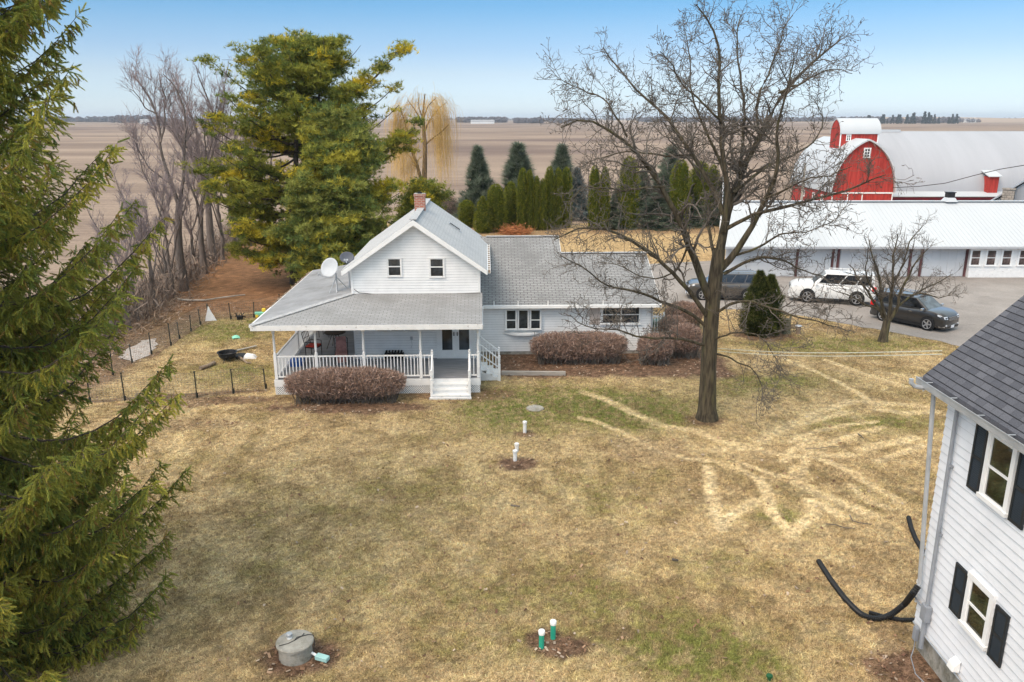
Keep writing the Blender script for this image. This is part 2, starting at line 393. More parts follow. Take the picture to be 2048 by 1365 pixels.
def lap_wall(mb, outline, org, du, nrm, step=0.11, depth=0.016, edge=0.009):
    """overlapping boards: outline in (s, z), wall starts at org, runs along du, faces nrm"""
    z0 = min(p[1] for p in outline); z1 = max(p[1] for p in outline)
    z = z0
    while z < z1 - 1e-4:
        zt = min(z + step, z1)
        q = clip(clip(outline, 1, z, True), 1, zt, False)
        if len(q) >= 3:
            def P(s_, zz, off): return (org[0] + du[0] * s_ + nrm[0] * off, org[1] + du[1] * s_ + nrm[1] * off, zz)
            pts = [P(a, b, 0.004 + depth * (1 - (b - z) / step)) for a, b in q]
            mb.cur = 0; mb.poly(pts)
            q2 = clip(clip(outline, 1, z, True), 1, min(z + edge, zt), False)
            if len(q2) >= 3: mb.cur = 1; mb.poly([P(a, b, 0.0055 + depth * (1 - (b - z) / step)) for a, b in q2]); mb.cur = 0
            lo = [a for a, b in q if abs(b - z) < 1e-5]
            if len(lo) >= 2:
                a0, a1 = min(lo), max(lo)
                mb.poly([P(a0, z, 0.0), P(a1, z, 0.0), P(a1, z, 0.004 + depth), P(a0, z, 0.004 + depth)])
        z = zt
_win_cache = {}
def window(parent, loc, rz, wd, ht, trim=0.09, rails=(0.5,), mull=(), m='trim', gl='glass', name='window', sill=True):
    """faces local -y; origin at the middle of the bottom edge of the opening"""
    key = (round(wd, 3), round(ht, 3), trim, rails, mull, m, gl, sill)
    if key not in _win_cache:
        b = MB(); h2 = wd / 2
        b.span((-h2 - trim, -0.055, 0), (-h2, 0.02, ht)); b.span((h2, -0.055, 0), (h2 + trim, 0.02, ht))
        b.span((-h2 - trim - 0.01, -0.06, ht), (h2 + trim + 0.01, 0.02, ht + trim))
        if trim > .06: b.span((-h2 - trim - 0.02, -0.085, -0.07), (h2 + trim + 0.02, 0.02, 0))
        else: b.span((-h2 - trim - .01, -0.066, -0.036), (h2 + trim + .01, 0.02, 0))
        for k in rails: b.span((-h2, -0.048, ht * k - 0.022), (h2, 0.0, ht * k + 0.022))
        for k in mull: b.span((-h2 + wd * k - 0.035, -0.05, 0), (-h2 + wd * k + 0.035, 0.01, ht))
        t = 0.03                                                        # the sash around the glass
        b.span((-h2, -0.042, 0), (-h2 + t, 0, ht)); b.span((h2 - t, -0.042, 0), (h2, 0, ht))
        b.span((-h2 + t, -0.042, ht - t), (h2 - t, 0, ht)); b.span((-h2 + t, -0.042, 0), (h2 - t, 0, t))
        fm = b.mesh('window'); fm.materials.append(MT[m])
        xs = [-h2] + [-h2 + wd * k for k in mull] + [h2]; zs = [0] + [ht * k for k in rails] + [ht]
        panes = []
        for i in range(len(xs) - 1):
            for j in range(len(zs) - 1):
                p = MB(); off = 0.006 * j
                p.span((xs[i] + 0.005, -0.02 - off, zs[j] + 0.005), (xs[i + 1] - 0.005, -0.008 - off, zs[j + 1] - 0.005))
                pm = p.mesh('pane'); pm.materials.append(MT[gl]); panes.append(pm)
        _win_cache[key] = (fm, panes)
    fm, panes = _win_cache[key]
    o = put(name, fm, None, parent, loc, (0, 0, rz))
    for pm in panes: put('pane', pm, None, o)
    return o
QUICK = False; PLANTS = True
rng = random.Random(7)
nrg = np.random.default_rng(11)
# ------------------------------------------------------------------ the ground
def vnoise(x, y, seed=0):
    xi = np.floor(x).astype(np.int64); yi = np.floor(y).astype(np.int64)
    fx = x - xi; fy = y - yi; fx = fx * fx * (3 - 2 * fx); fy = fy * fy * (3 - 2 * fy)
    def h(a, b):
        n = (a * 374761393 + b * 668265263 + seed * 974634777) & 0x7fffffff
        n = ((n ^ (n >> 13)) * 1274126177) & 0x7fffffff
        return ((n ^ (n >> 16)) & 0xffff) / 65535.0
    return (h(xi, yi) * (1 - fx) + h(xi + 1, yi) * fx) * (1 - fy) + (h(xi, yi + 1) * (1 - fx) + h(xi + 1, yi + 1) * fx) * fy
def fbm(x, y, seed=0, o=4, g=0.5):
    s = 0; a = 1; t = 0
    for i in range(o):
        s = s + a * vnoise(x * 2 ** i + 17.3 * i, y * 2 ** i - 9.1 * i, seed + i); t += a; a *= g
    return s / t
def sst(a, b, x):
    t = np.clip((x - a) / (b - a), 0, 1); return t * t * (3 - 2 * t)
def z5(pts): return [(1180 + x / 2.844, 760 + y / 2.844) for x, y in pts]
TRACKS = [z5(t) for t in (
    [(672, 500), (690, 640), (712, 740), (742, 850)], [(742, 850), (800, 770), (940, 690)], [(960, 560), (1005, 640), (1030, 750), (1150, 880)],
    [(1130, 890), (1270, 770), (1255, 700)], [(1250, 690), (1330, 720), (1420, 770)],
    [(-40, 70), (100, 120), (240, 190), (420, 265), (600, 290), (740, 350), (900, 380)],
    [(-60, 215), (40, 240), (180, 300), (400, 410), (560, 450), (700, 460), (880, 520), (960, 575)],
    [(1000, 310), (1180, 235), (1330, 180)], [(960, 350), (1100, 280), (1200, 250), (1450, 185)], [(1140, 350), (1300, 290), (1450, 260), (1620, 240)],
    [(1250, 390), (1400, 350), (1500, 315), (1650, 275)], [(1540, 395), (1640, 370), (1740, 360), (1850, 330)], [(1630, 465), (1720, 430), (1790, 410), (1900, 370)],
    [(700, 400), (900, 385), (1100, 430), (1300, 445), (1480, 520), (1640, 620), (1760, 690)],
    [(1170, 500), (1180, 590), (1300, 640), (1440, 700), (1600, 770)], [(880, 480), (1050, 545), (1190, 560), (1240, 420)], [(1230, 400), (1350, 430), (1500, 430)],
    [(1250, 200), (1500, 120), (1750, 140), (1900, 150)], [(1100, -120), (1300, -40), (1500, 60), (1640, 150)], [(1340, -110), (1600, -20), (1800, 40)], [(1640, 170), (1800, 190), (1960, 180)],
    [(1480, 600), (1560, 680), (1700, 730)], [(1100, 460), (1150, 400), (1280, 330)])]
TRACKS_W = [[(p.x, p.y) for p in (G(*q) for q in t)] for t in TRACKS]
def spot(x, y, px, py, r, ry=None):
    p = G(px, py); ry = ry or r
    return np.exp(-(((x - p.x) / r) ** 2 + ((y - p.y) / ry) ** 2))
def poly_dist(x, y, pl):
    d = np.full(x.shape, 1e9)
    for (ax, ay), (bx, by) in zip(pl[:-1], pl[1:]):
        dx, dy = bx - ax, by - ay; L2 = dx * dx + dy * dy + 1e-9
        t = np.clip(((x - ax) * dx + (y - ay) * dy) / L2, 0, 1)
        d = np.minimum(d, np.hypot(x - ax - t * dx, y - ay - t * dy))
    return d
def inbox(x, y, x0, x1, y0, y1, s=0.5):
    return sst(x0 - s, x0 + s, x) * (1 - sst(x1 - s, x1 + s, x)) * sst(y0 - s, y0 + s, y) * (1 - sst(y1 - s, y1 + s, y))
def litter_mask(x, y):
    n = fbm(x * 1.7, y * 1.7, 40, 4) - 0.5
    n2 = fbm(x * 6, y * 6, 44, 3) - 0.5
    L = np.zeros_like(x)
    def blob(px, py, r, ry, k=1.0):
        nonlocal L
        p = G(px, py); d = np.hypot((x - p.x) / r, (y - p.y) / ry)
        L = np.maximum(L, k * (1 - sst(0.62, 1.12, d + n * 0.9 + n2 * 0.5)))
    blob(1032, 928, 0.72, 0.62); blob(1052, 870, 0.42, 0.4, 0.8); blob(1110, 1290, 0.72, 0.5); blob(1235, 1262, 0.5, 0.35, 0.6)
    blob(596, 1318, 0.95, 0.62); blob(1413, 840, 0.85, 0.6, 0.75); blob(1840, 1345, 1.0, 0.85); blob(1800, 1280, 0.5, 0.6, 0.45)
    blob(1300, 900, 1.6, 1.1, 0.25); blob(1380, 1000, 1.2, 0.5, 0.15); blob(1530, 672, 1.8, 1.3, 0.9); blob(1690, 660, 1.6, 0.9, 0.35)
    blob(700, 815, 3.6, 0.8, 0.95); blob(905, 790, 2.6, 0.9, 0.7); blob(330, 850, 3.4, 0.55, 0.35); blob(470, 800, 2.6, 0.45, 0.75); blob(330, 808, 2.5, 0.4, 0.7)
    L = np.maximum(L, inbox(x + n, y + n * 0.8, -0.9, 9.4, 31.6, 36.5, 0.35))                       # bed under the wing
    L = np.maximum(L, 0.95 * inbox(x + n * 3, y + n * 3, -25, -9.8, 42.5, 62, 1.2))                # needles under the pines
    L = np.maximum(L, 0.8 * (1 - sst(-17.0, -15.6, x + n * 1.2)) * sst(20, 30, y))
    L = np.maximum(L, 0.5 * inbox(x + n * 2, y + n * 2, -8.5, 5.2, 71, 79, 0.9))
    L = np.maximum(L, 0.6 * inbox(x + n * 2, y + n * 2, 7, 22, 74.5, 80, 0.9))
    for a, b in (((-16.2, 28.6), (-9.9, 30.0)), ((-16.3, 34.5), (-16.3, 42.0)), ((-16.3, 42.0), (-12, 42.4))):
        L = np.maximum(L, 0.8 * (1 - sst(0.1, 0.36, poly_dist(x, y, [a, b]) + n * 0.5)))
    return L
def lawn_colour(x, y):
    n1 = fbm(x * 0.32, y * 0.32, 1, 4); n2 = fbm(x * 1.6, y * 1.6, 2, 4); n3 = fbm(x * 6.5, y * 6.5, 3, 3); n4 = fbm(x * 0.9, y * 0.9, 4, 4)
    n5 = fbm(x * 14, y * 14, 9, 2)
    straw = np.array((0.50, 0.372, 0.205)); tan = np.array((0.335, 0.236, 0.124)); green = np.array((0.215, 0.205, 0.060))
    pale = np.array((0.63, 0.485, 0.275)); lit = np.array((0.135, 0.076, 0.054)); needle = np.array((0.235, 0.112, 0.056)); deep = np.array((0.130, 0.150, 0.038)); gold = np.array((0.43, 0.295, 0.145))
    # mowing stripes, running towards the lower left, fading in and out
    st = 0.5 + 0.5 * np.sin((x * 0.93 + y * 0.30 + (n1 - .5) * 2.2) * 3.6)
    near = 1 - sst(36, 44, y)
    c = straw + (tan - straw) * (sst(0.38, 0.66, n2 * 0.6 + n1 * 0.4))[:, None]
    c = c + (pale - c) * (0.50 * sst(0.52, 0.8, n4 * 0.75 + st * 0.22))[:, None]
    g = 0.62 * sst(0.48, 0.74, n4 * 0.42 + n1 * 0.28 + n2 * .3 + (1 - st) * 0.05)
    z = (spot(x, y, 1010, 820, 1.9, 2.2) + 0.8 * spot(x, y, 1150, 800, 2.6, 1.6) + 0.9 * spot(x, y, 1240, 830, 1.8, 1.6) + 0.75 * spot(x, y, 1360, 1290, 1.7, 1.0) + .3 * spot(x, y, 1250, 1215, 1.2, .6) + .5 * spot(x, y, 1480, 1330, 1.2, .7) + .2 * spot(x, y, 1120, 1180, 1.6, 1.0) + .4 * spot(x, y, 1440, 1130, 1.2, .7)
         + 0.6 * spot(x, y, 1560, 1035, 0.55, 0.7) + 0.5 * spot(x, y, 1320, 820, 2.2, 1.4) + 0.7 * spot(x, y, 1690, 690, 4.5, 1.3) + 0.5 * spot(x, y, 1760, 850, 2.5, 1.0)
         + 0.75 * spot(x, y, 450, 660, 2.6, 2.4) + 0.5 * spot(x, y, 480, 745, 2.4, 1.6) + 0.16 * spot(x, y, 800, 1000, 3.0, 2.2) + 0.22 * spot(x, y, 930, 1180, 2.2, 1.2)
         + 0.3 * spot(x, y, 1000, 1290, 1.6, 0.8) + 0.25 * spot(x, y, 1230, 1000, 1.5, 1.5) + 0.12 * spot(x, y, 640, 1130, 1.8, 1.2) + 0.4 * spot(x, y, 1500, 780, 2.2, 1.0)
         + 0.5 * spot(x, y, 1560, 760, 2.5, 0.8))
    g = np.clip(.13 + g * 0.42 + z * (0.75 + 1.1 * (n2 * .6 + n4 * .4)), 0, 0.97) * np.where(y > 44, 0.35, 1.0)
    gc = green + (deep - green) * np.clip(z * 0.75, 0, 1)[:, None]
    c = c + (gc - c) * (g * (0.25 + 0.75 * sst(0.32, 0.62, n3 * .6 + n5 * .4)))[:, None]
    far = sst(44, 52, y)
    c = c + (gold - c) * (0.75 * far)[:, None]
    pl = np.zeros_like(x)
    br = 0.62 + 0.38 * sst(0.3, 0.55, n2)
    for i, t in enumerate(TRACKS_W):
        wdt = 0.18 if i < 5 else (0.14, 0.17, 0.21)[i % 3]
        pl = np.maximum(pl, (1 - sst(wdt * 0.55, wdt * 1.5, poly_dist(x, y, t) + (n3 - .5) * 0.16)) * (1.1 if i < 5 else 0.80))
    pl = np.maximum(pl, 0.35 * spot(x, y, 1450, 900, 2.0, 0.8)) * br
    c = c + (pale * 1.12 - c) * (0.86 * pl)[:, None]
    L = litter_mask(x, y)
    pn = (sst(41, 45, y) * (1 - sst(-11, -9, x)))[:, None]
    lit = lit * (1 - pn) + needle * pn
    c = c + (lit * (0.7 + 0.6 * n3)[:, None] - c) * (0.88 * L)[:, None]
    n6 = fbm(x * 30, y * 30, 19, 2)
    c = c * (0.74 + 0.52 * n3)[:, None] * (0.66 + 0.68 * n5)[:, None] * (0.72 + 0.56 * n6)[:, None]
    return np.clip(c * np.array((1.03, 1.03, 1.08)), 0.01, 0.9), g, pl, L

def lawn_poly(x, y):
    edge = np.interp(y, [0, 30, 42, 50, 60, 71, 82], [-22.5, -20.5, -20.3, -21.0, -22.6, -23.6, -24.5])
    return (x > edge) & (y < 82)
xs = np.concatenate([np.arange(-26, -13, 0.25), np.arange(-13, 22, 0.085), np.arange(22, 60, 0.3)])
ys = np.concatenate([np.arange(-8, 6, 0.5), np.arange(6, 36, 0.085), np.arange(36, 46, 0.13), np.arange(46, 82.01, 0.25)])
X, Y = np.meshgrid(xs, ys); nx, ny = len(xs), len(ys)
fx, fy = X.ravel(), Y.ravel()
C, g_, p_, l_ = lawn_colour(fx, fy)
hz = 0.03 * (fbm(fx * .5, fy * .5, 20, 3) - .5)
idx = np.arange(nx * ny).reshape(ny, nx)
F = np.stack([idx[:-1, :-1].ravel(), idx[:-1, 1:].ravel(), idx[1:, 1:].ravel(), idx[1:, :-1].ravel()], 1)
cx = fx[F].mean(1); cy = fy[F].mean(1)
F = F[lawn_poly(cx + (fbm(cx * 2, cy * 2, 8, 2) - .5) * 1.0, cy)]
gap = sst(.36, .46, fbm(fx * 8.5, fy * 8.5, 77, 2)) * .38 + .62
C = C * np.where((fy > 6) & (fy < 46), gap, .95)[:, None]          # bare soil shows between the clumps
me = np_mesh('lawn', np.stack([fx, fy, hz], 1), F, C, True, 'turf')
m, nt, b = new_mat('dry_lawn')
a = N(nt, 'ShaderNodeAttribute', attribute_name='turf')
oc = coords(nt)
f1 = noise(nt, oc, 26, 4, 0.7); f2 = noise(nt, oc, 9, 4, 0.6)
col = mixc(nt, 0.75, a.outputs['Color'], mixc(nt, ramp(nt, f1, 0.36, 0.64), (0.45, 0.41, 0.36), (1.5, 1.52, 1.5)), 'MULTIPLY')
col = mixc(nt, 0.35, col, mixc(nt, ramp(nt, f2, 0.35, 0.65), (0.6, 0.62, 0.5), (1.3, 1.28, 1.3)), 'MULTIPLY')
nt.links.new(col, b.inputs['Base Color']); b.inputs['Roughness'].default_value = 0.95; b.inputs['Specular IOR Level'].default_value = 0.08
bump(nt, b, f1, 0.7, 0.04); MT['lawn'] = m
tag(put('lawn', me, m), 'straw coloured lawn with green patches and pale mower tracks around the farmhouse', 'lawn', kind='structure')

DRIVE = [G(*q) for q in ((1318, 604), (1400, 617), (1500, 621), (1600, 632), (1700, 651), (1800, 668), (1880, 684), (2048, 727), (2200, 780))]
DRIVE += [Vector((62, 30, 0)), Vector((62, 54.5, 0)), Vector((19, 54.3, 0)), Vector((16, 60, 0)), Vector((9, 58, 0)), Vector((4, 51.5, 0)), Vector((4.5, 47.5, 0))]
# grass blades standing on the lawn where it is close enough to show them
def grass_blades():
    n = 620000
    # denser close to the viewer
    t = nrg.random(n); yy = 7 + (46 - 7) * t ** 1.2
    xx = nrg.uniform(-1, 1, n) * np.minimum(22, 3.5 + 0.62 * yy)
    dp = [(p_.x, p_.y) for p_ in DRIVE]; on = np.zeros(n, bool)
    for (ax, ay), (bx, by) in zip(dp, dp[1:] + dp[:1]):
        on ^= ((ay > yy) != (by > yy)) & (xx < (bx - ax) * (yy - ay) / (by - ay + 1e-12) + ax)
    L = litter_mask(xx, yy)
    cl = fbm(xx * 8.5, yy * 8.5, 77, 2)
    keep = (nrg.random(n) > L * 0.93) & (cl > 0.40) & lawn_poly(xx, yy)
    # not inside the buildings
    keep &= ~on & ~((xx > 8.1) & (yy < 14.3)) & ~((xx > -9.5) & (xx < -1.1) & (yy > 29.4)) & ~((xx > -1.3) & (yy > 34.6) & (xx < 6.6))
    xx, yy = xx[keep], yy[keep]; n = len(xx)
    c, g, p, L = lawn_colour(xx, yy)
    k = 3
    px = np.repeat(xx, k) + nrg.normal(0, 0.022, n * k); py = np.repeat(yy, k) + nrg.normal(0, 0.022, n * k)
    N_ = n * k; an = nrg.uniform(0, 2 * math.pi, N_); wd = nrg.uniform(0.0055, 0.011, N_) * (0.7 + 0.022 * py)
    hh = nrg.uniform(0.02, 0.06, N_) * (1 + 0.5 * np.repeat(g, k)) * (1 - 0.5 * np.repeat(p, k)); ln = nrg.uniform(0.02, 0.075, N_); la = nrg.uniform(0, 2 * math.pi, N_)
    zz = 0.03 * (fbm(px * .5, py * .5, 20, 3) - .5) - 0.004
    V = np.empty((N_, 3, 3))
    V[:, 0] = np.stack([px - np.cos(an) * wd, py - np.sin(an) * wd, zz], 1)
    V[:, 1] = np.stack([px + np.cos(an) * wd, py + np.sin(an) * wd, zz], 1)
    V[:, 2] = np.stack([px + np.cos(la) * ln, py + np.sin(la) * ln, zz + hh], 1)
    cc = np.repeat(c, k, 0) * np.repeat(nrg.uniform(.62, 1.45, n), k)[:, None] * nrg.uniform(0.68, 1.35, (N_, 1))
    cc = np.repeat(np.clip(cc * 1.18, 0, 0.88), 3, 0)
    me = np_mesh('grass', V.reshape(-1, 3), np.arange(N_ * 3).reshape(-1, 3), cc)
    return tag(put('grass', me, attr_mat('grass_blades', trans=0.2)), 'short dry winter grass covering the front lawn', 'grass', kind='stuff')
if not QUICK: grass_blades()

# fallen leaves scattered on the beds and the lawn
def leaf_litter():
    n = 60000
    xx = nrg.uniform(-20, 12, n); yy = 12.5 + 33 * nrg.random(n) ** 1.2
    L = litter_mask(xx, yy)
    keep = ((nrg.random(n) < L * 0.5) | (nrg.random(n) < 0.035)) & ~((xx > 8.1) & (yy < 14.3)) & ~((xx > -9.4) & (xx < -1.1) & (yy > 29.3)) & ~((xx > -1.3) & (yy > 34.6))
    xx, yy, L = xx[keep], yy[keep], L[keep]; n = len(xx)
    s = nrg.uniform(0.018, 0.05, n); an = nrg.uniform(0, 6.28, n); ti = nrg.uniform(-0.5, 0.5, (n, 2))
    q = np.array([(-1, -.5), (1, -.6), (1.1, .5), (-.9, .6)])
    V = np.empty((n, 4, 3))
    for i, (u, v) in enumerate(q):
        dx = (u * np.cos(an) - v * np.sin(an)) * s; dy = (u * np.sin(an) + v * np.cos(an)) * s
        V[:, i] = np.stack([xx + dx, yy + dy, 0.03 + dx * ti[:, 0] + dy * ti[:, 1]], 1)
    base = np.array([(0.26, 0.15, 0.09), (0.34, 0.22, 0.14), (0.14, 0.075, 0.05), (0.42, 0.33, 0.25)])
    c = base[nrg.integers(0, 4, n)] * nrg.uniform(0.6, 1.25, (n, 1))
    me = np_mesh('leaf_litter', V.reshape(-1, 3), np.arange(n * 4).reshape(-1, 4), np.repeat(c, 4, 0))
    tag(put('leaf_litter', me, attr_mat('dead_leaves')), 'brown dead leaves lying over the beds and lawn', 'dead leaves', kind='stuff')
leaf_litter()

# the bare field out to the horizon
b_ = MB(); S = 9000
b_.poly([(-S, -200, -0.06), (S, -200, -0.06), (S, 2 * S, -0.06), (-S, 2 * S, -0.06)])
m, nt, b = new_mat('bare_field_soil')
oc = coords(nt)
mp = N(nt, 'ShaderNodeMapping'); mp.inputs['Scale'].default_value = (0.0022, 0.017, 1); mp.inputs['Rotation'].default_value = (0, 0, R(-4)); nt.links.new(oc, mp.inputs[0])
band = noise(nt, mp.outputs[0], 1.0, 5, 0.6)
mp2 = N(nt, 'ShaderNodeMapping'); mp2.inputs['Scale'].default_value = (0.006, 0.010, 1); mp2.inputs['Rotation'].default_value = (0, 0, R(25)); nt.links.new(oc, mp2.inputs[0])
sw = noise(nt, mp2.outputs[0], 1.0, 4, 0.55)
mp3 = N(nt, 'ShaderNodeMapping'); mp3.inputs['Scale'].default_value = (0.03, 1.1, 1); mp3.inputs['Rotation'].default_value = (0, 0, R(-4)); nt.links.new(oc, mp3.inputs[0])
rows = noise(nt, mp3.outputs[0], 1.0, 3, 0.5)
fine = noise(nt, oc, 2.2, 6, 0.7)
col = mixc(nt, ramp(nt, band, 0.36, 0.64), (0.205, 0.152, 0.118), (0.325, 0.248, 0.188))
col = mixc(nt, ramp(nt, sw, 0.48, 0.66), col, (0.165, 0.12, 0.10))
col = mixc(nt, 0.5, col, mixc(nt, ramp(nt, rows, 0.35, 0.65), (0.72, 0.70, 0.70), (1.2, 1.2, 1.18)), 'MULTIPLY')
col = mixc(nt, 0.5, col, mixc(nt, ramp(nt, fine, 0.3, 0.7), (0.62, 0.6, 0.6), (1.3, 1.3, 1.3)), 'MULTIPLY')
nt.links.new(col, b.inputs['Base Color']); b.inputs['Roughness'].default_value = 0.95; b.inputs['Specular IOR Level'].default_value = 0.05
tag(b_.build('field', m, uv=False), 'wide bare brown harvested field reaching the horizon', 'field', kind='structure')

# low rise far away on the right with another field on it
def far_rise():
    nx_, ny_ = 60, 12; V = []; F = []
    for j in range(ny_):
        for i in range(nx_):
            x = 250 + 2600 * i / (nx_ - 1); y = 1900 + 1600 * j / (ny_ - 1)
            h = 15 * math.sin(math.pi * j / (ny_ - 1)) * min(1, i / 26) * (0.75 + 0.25 * math.sin(i * 0.35))
            V.append((x, y, h - 0.3))
    for j in range(ny_ - 1):
        for i in range(nx_ - 1):
            a = j * nx_ + i; F.append((a, a + 1, a + nx_ + 1, a + nx_))
    m_ = mat('far_field_soil', (0.36, 0.27, 0.20), 0.95, 0.12, 0.004, spec=0.05, scale=(0.3, 2, 1))
    tag(put('hills', np_mesh('hills', np.array(V), np.array(F), None, True), m_), 'low tan rise on the horizon at the right', 'hill', kind='structure')
far_rise()

# driveway: sealed gravel, widening into the yard in front of the long shed
pts = DRIVE
def dense(ps, step=0.5):
    o = []
    for i in range(len(ps)):
        a, c_ = ps[i], ps[(i + 1) % len(ps)]; k = max(1, int((c_ - a).length / step))
        for j in range(k):
            p = a.lerp(c_, j / k); q = 0.16 * (rng.random() - .5)
            o.append((p.x + q, p.y + q, 0.024))
    return o
b_ = MB(); b_.poly(dense(pts))
m, nt, b = new_mat('worn_gravel_drive')
oc = coords(nt)
col = mixc(nt, ramp(nt, noise(nt, oc, 0.35, 5, 0.6), 0.35, 0.7), (0.245, 0.222, 0.203), (0.32, 0.29, 0.265))
col = mixc(nt, 0.5, col, mixc(nt, ramp(nt, noise(nt, oc, 14, 5, 0.75), 0.3, 0.7), (0.7, 0.7, 0.7), (1.25, 1.25, 1.25)), 'MULTIPLY')
col = mixc(nt, ramp(nt, noise(nt, oc, 0.9, 6, 0.6), 0.58, 0.75), col, (0.19, 0.17, 0.155))
nt.links.new(col, b.inputs['Base Color']); b.inputs['Roughness'].default_value = 0.95; b.inputs['Specular IOR Level'].default_value = 0.1
bump(nt, b, noise(nt, oc, 30, 3), 0.3)
tag(b_.build('driveway', m, uv=False), 'pale gravel driveway widening into the yard before the long shed', 'driveway', kind='structure')
# thin gravel patch by the left fence
b_ = MB(); b_.poly(dense([G(*q) for q in ((262, 726), (300, 712), (316, 690), (312, 678), (285, 682), (255, 700), (240, 716))], 0.3))
tag(b_.build('gravel_patch', mat('grey_gravel', (0.40, 0.36, 0.33), 0.95, 0.2, 9, bmp=0.3, bs=30), uv=False), 'small patch of grey gravel beside the left wire fence', 'gravel', kind='structure')
# ------------------------------------------------------------------ the white farmhouse
TH = R(1.8); HO = Vector((-9.2, 29.5, 0))
HMI = (Matrix.Translation(HO) @ Matrix.Rotation(TH, 4, 'Z')).inverted()
HC = HMI @ CAMP
def RP(px, py, p, n):
    """where the sight line through a photo pixel meets a plane of the house (house coordinates)"""
    d = HMI.to_3x3() @ ray(px, py); p = Vector(p); n = Vector(n)
    return HC + d * ((p - HC).dot(n) / d.dot(n))
def HW(px, py, w_): return RP(px, py, (0, w_, 0), (0, 1, 0))
house = empty('farmhouse', HO, TH, 'white lap sided farmhouse with a front gable, a wraparound porch and a low side wing', 'house')
DZ = 0.60                                                    # porch floor
W0 = 2.75                                                    # plane of the gable wall
UL, UR, UM = 2.70, 7.95, 5.32
EZ, PZ = 4.42, 6.48; SL = (PZ - EZ) / (UM - 2.37)
def rz_(u): return PZ - abs(u - UM) * SL
# walls
b = MB()
tz = rz_(UL) - 0.14
lap_wall(b, [(0, DZ), (UR - UL, DZ), (UR - UL, tz), (UM - UL, PZ - 0.16), (0, tz)], (UL, W0), (1, 0), (0, -1), 0.112, 0.02)
lap_wall(b, [(0, 0.1), (8.0, 0.1), (8.0, tz), (0, tz)], (UL, W0 + 8.0), (0, -1), (-1, 0), 0.112, 0.02)
lap_wall(b, [(0, 0.1), (8.0, 0.1), (8.0, tz), (0, tz)], (UR, W0), (0, 1), (1, 0), 0.112, 0.02)
lap_wall(b, [(0, 0.1), (UR - UL, 0.1), (UR - UL, tz), (UR - UM, PZ - 0.16), (0, tz)], (UR, W0 + 8.0), (-1, 0), (0, 1), 0.112, 0.02)
b.prism([(UL + .02, W0 + .01, 0), (UR - .02, W0 + .01, 0), (UR - .02, W0 + .01, tz), (UM, W0 + .01, PZ - 0.17), (UL + .02, W0 + .01, tz)], (0, 7.98, 0))
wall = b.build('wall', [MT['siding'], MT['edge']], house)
b = MB()
for u in (UL - 0.03, UR - 0.06): b = MB(); b.span((u, W0 - 0.035, DZ), (u + 0.09, W0 + 0.06, tz)); b.build('corner_board', MT['trim'], house)
# main roof
b = MB(); t = 0.10
WF, WB = 2.40, 10.95
for s in (-1, 1):
    ue = UM + s * 2.95
    b.prism([(UM, WF, PZ), (ue, WF, EZ), (ue, WF, EZ - t), (UM, WF, PZ - t)], (0, WB - WF, 0))
roof = b.build('roof', MT['shingle_light'], house)
b = MB()
b.beam((UM, WF - .004, PZ + .012), (UM, WB, PZ + .012), 0.30, 0.022); b.build('ridge_cap', MT['cap'], roof)
b = MB()
for s in (-1, 1):
    ue = UM + s * 2.95
    b.prism([(UM, WF - .03, PZ - .015), (ue, WF - .03, EZ - .015), (ue, WF - .03, EZ - .2), (UM, WF - .03, PZ - .235)], (0, 0.028, 0))
    b.prism([(UM, WF, PZ - t - .004), (ue, WF, EZ - t - .004), (ue, WF, EZ - t - .03), (UM, WF, PZ - t - .03)], (0, W0 - WF, 0))
    b.span((ue - .02 if s < 0 else ue, WF, EZ - .17), (ue if s < 0 else ue + .02, WB, EZ - .012))
b.build('fascia', MT['trim'], roof)
# gutter with hangers on the right eave, clogged with leaves
b = MB(); ue = UM + 2.95 + .022
b.span((ue, WF + .1, EZ - .15), (ue + .012, WB, EZ - .03)); b.span((ue + .10, WF + .1, EZ - .15), (ue + .115, WB, EZ - .02)); b.span((ue + .012, WF + .1, EZ - .15), (ue + .10, WB, EZ - .135))
gu = b.build('gutter', MT['old_trim'], house)
b = MB(); b.span((ue + .014, WF + .12, EZ - .133), (ue + .098, WB - .02, EZ - .06)); b.build('leaf_debris', MT['log'], gu)
for k in range(16): b = MB(); b.span((ue - .01, WF + .35 + k * .52, EZ - .034), (ue + .11, WF + .43 + k * .52, EZ - .018)); b.build('hanger', MT['trim'], gu)
# chimney on the far half of the left slope, close to the ridge
cq = Vector((5.27, 6.75, 0))
ch = empty('chimney', (0, 0, 0)); ch.parent = house
b = MB(); b.span((cq.x - .235, cq.y - .22, 5.9), (cq.x + .235, cq.y + .22, 7.02)); b.span((cq.x - .265, cq.y - .25, 7.02), (cq.x + .265, cq.y + .25, 7.10)); b.build('brick_stack', MT['brick'], ch)
b = MB(); b.span((cq.x - .25, cq.y - .235, 7.10), (cq.x + .25, cq.y + .235, 7.13)); b.build('cap', MT['concrete'], ch)
b = MB(); b.span((cq.x - .10, cq.y - .10, 7.13), (cq.x + .10, cq.y + .10, 7.19)); b.build('flue', MT['dark_gap'], ch)
b = MB(); sl_ = lambda u: PZ - abs(u - UM) * SL
b.prism([(cq.x - .30, cq.y - .28, sl_(cq.x - .30) + .008), (UM - .01, cq.y - .28, PZ), (UM - .01, cq.y + .28, PZ), (cq.x - .30, cq.y + .28, sl_(cq.x - .30) + .008)], (0, 0, .012))
b.build('flashing', MT['shingle_light'], ch)
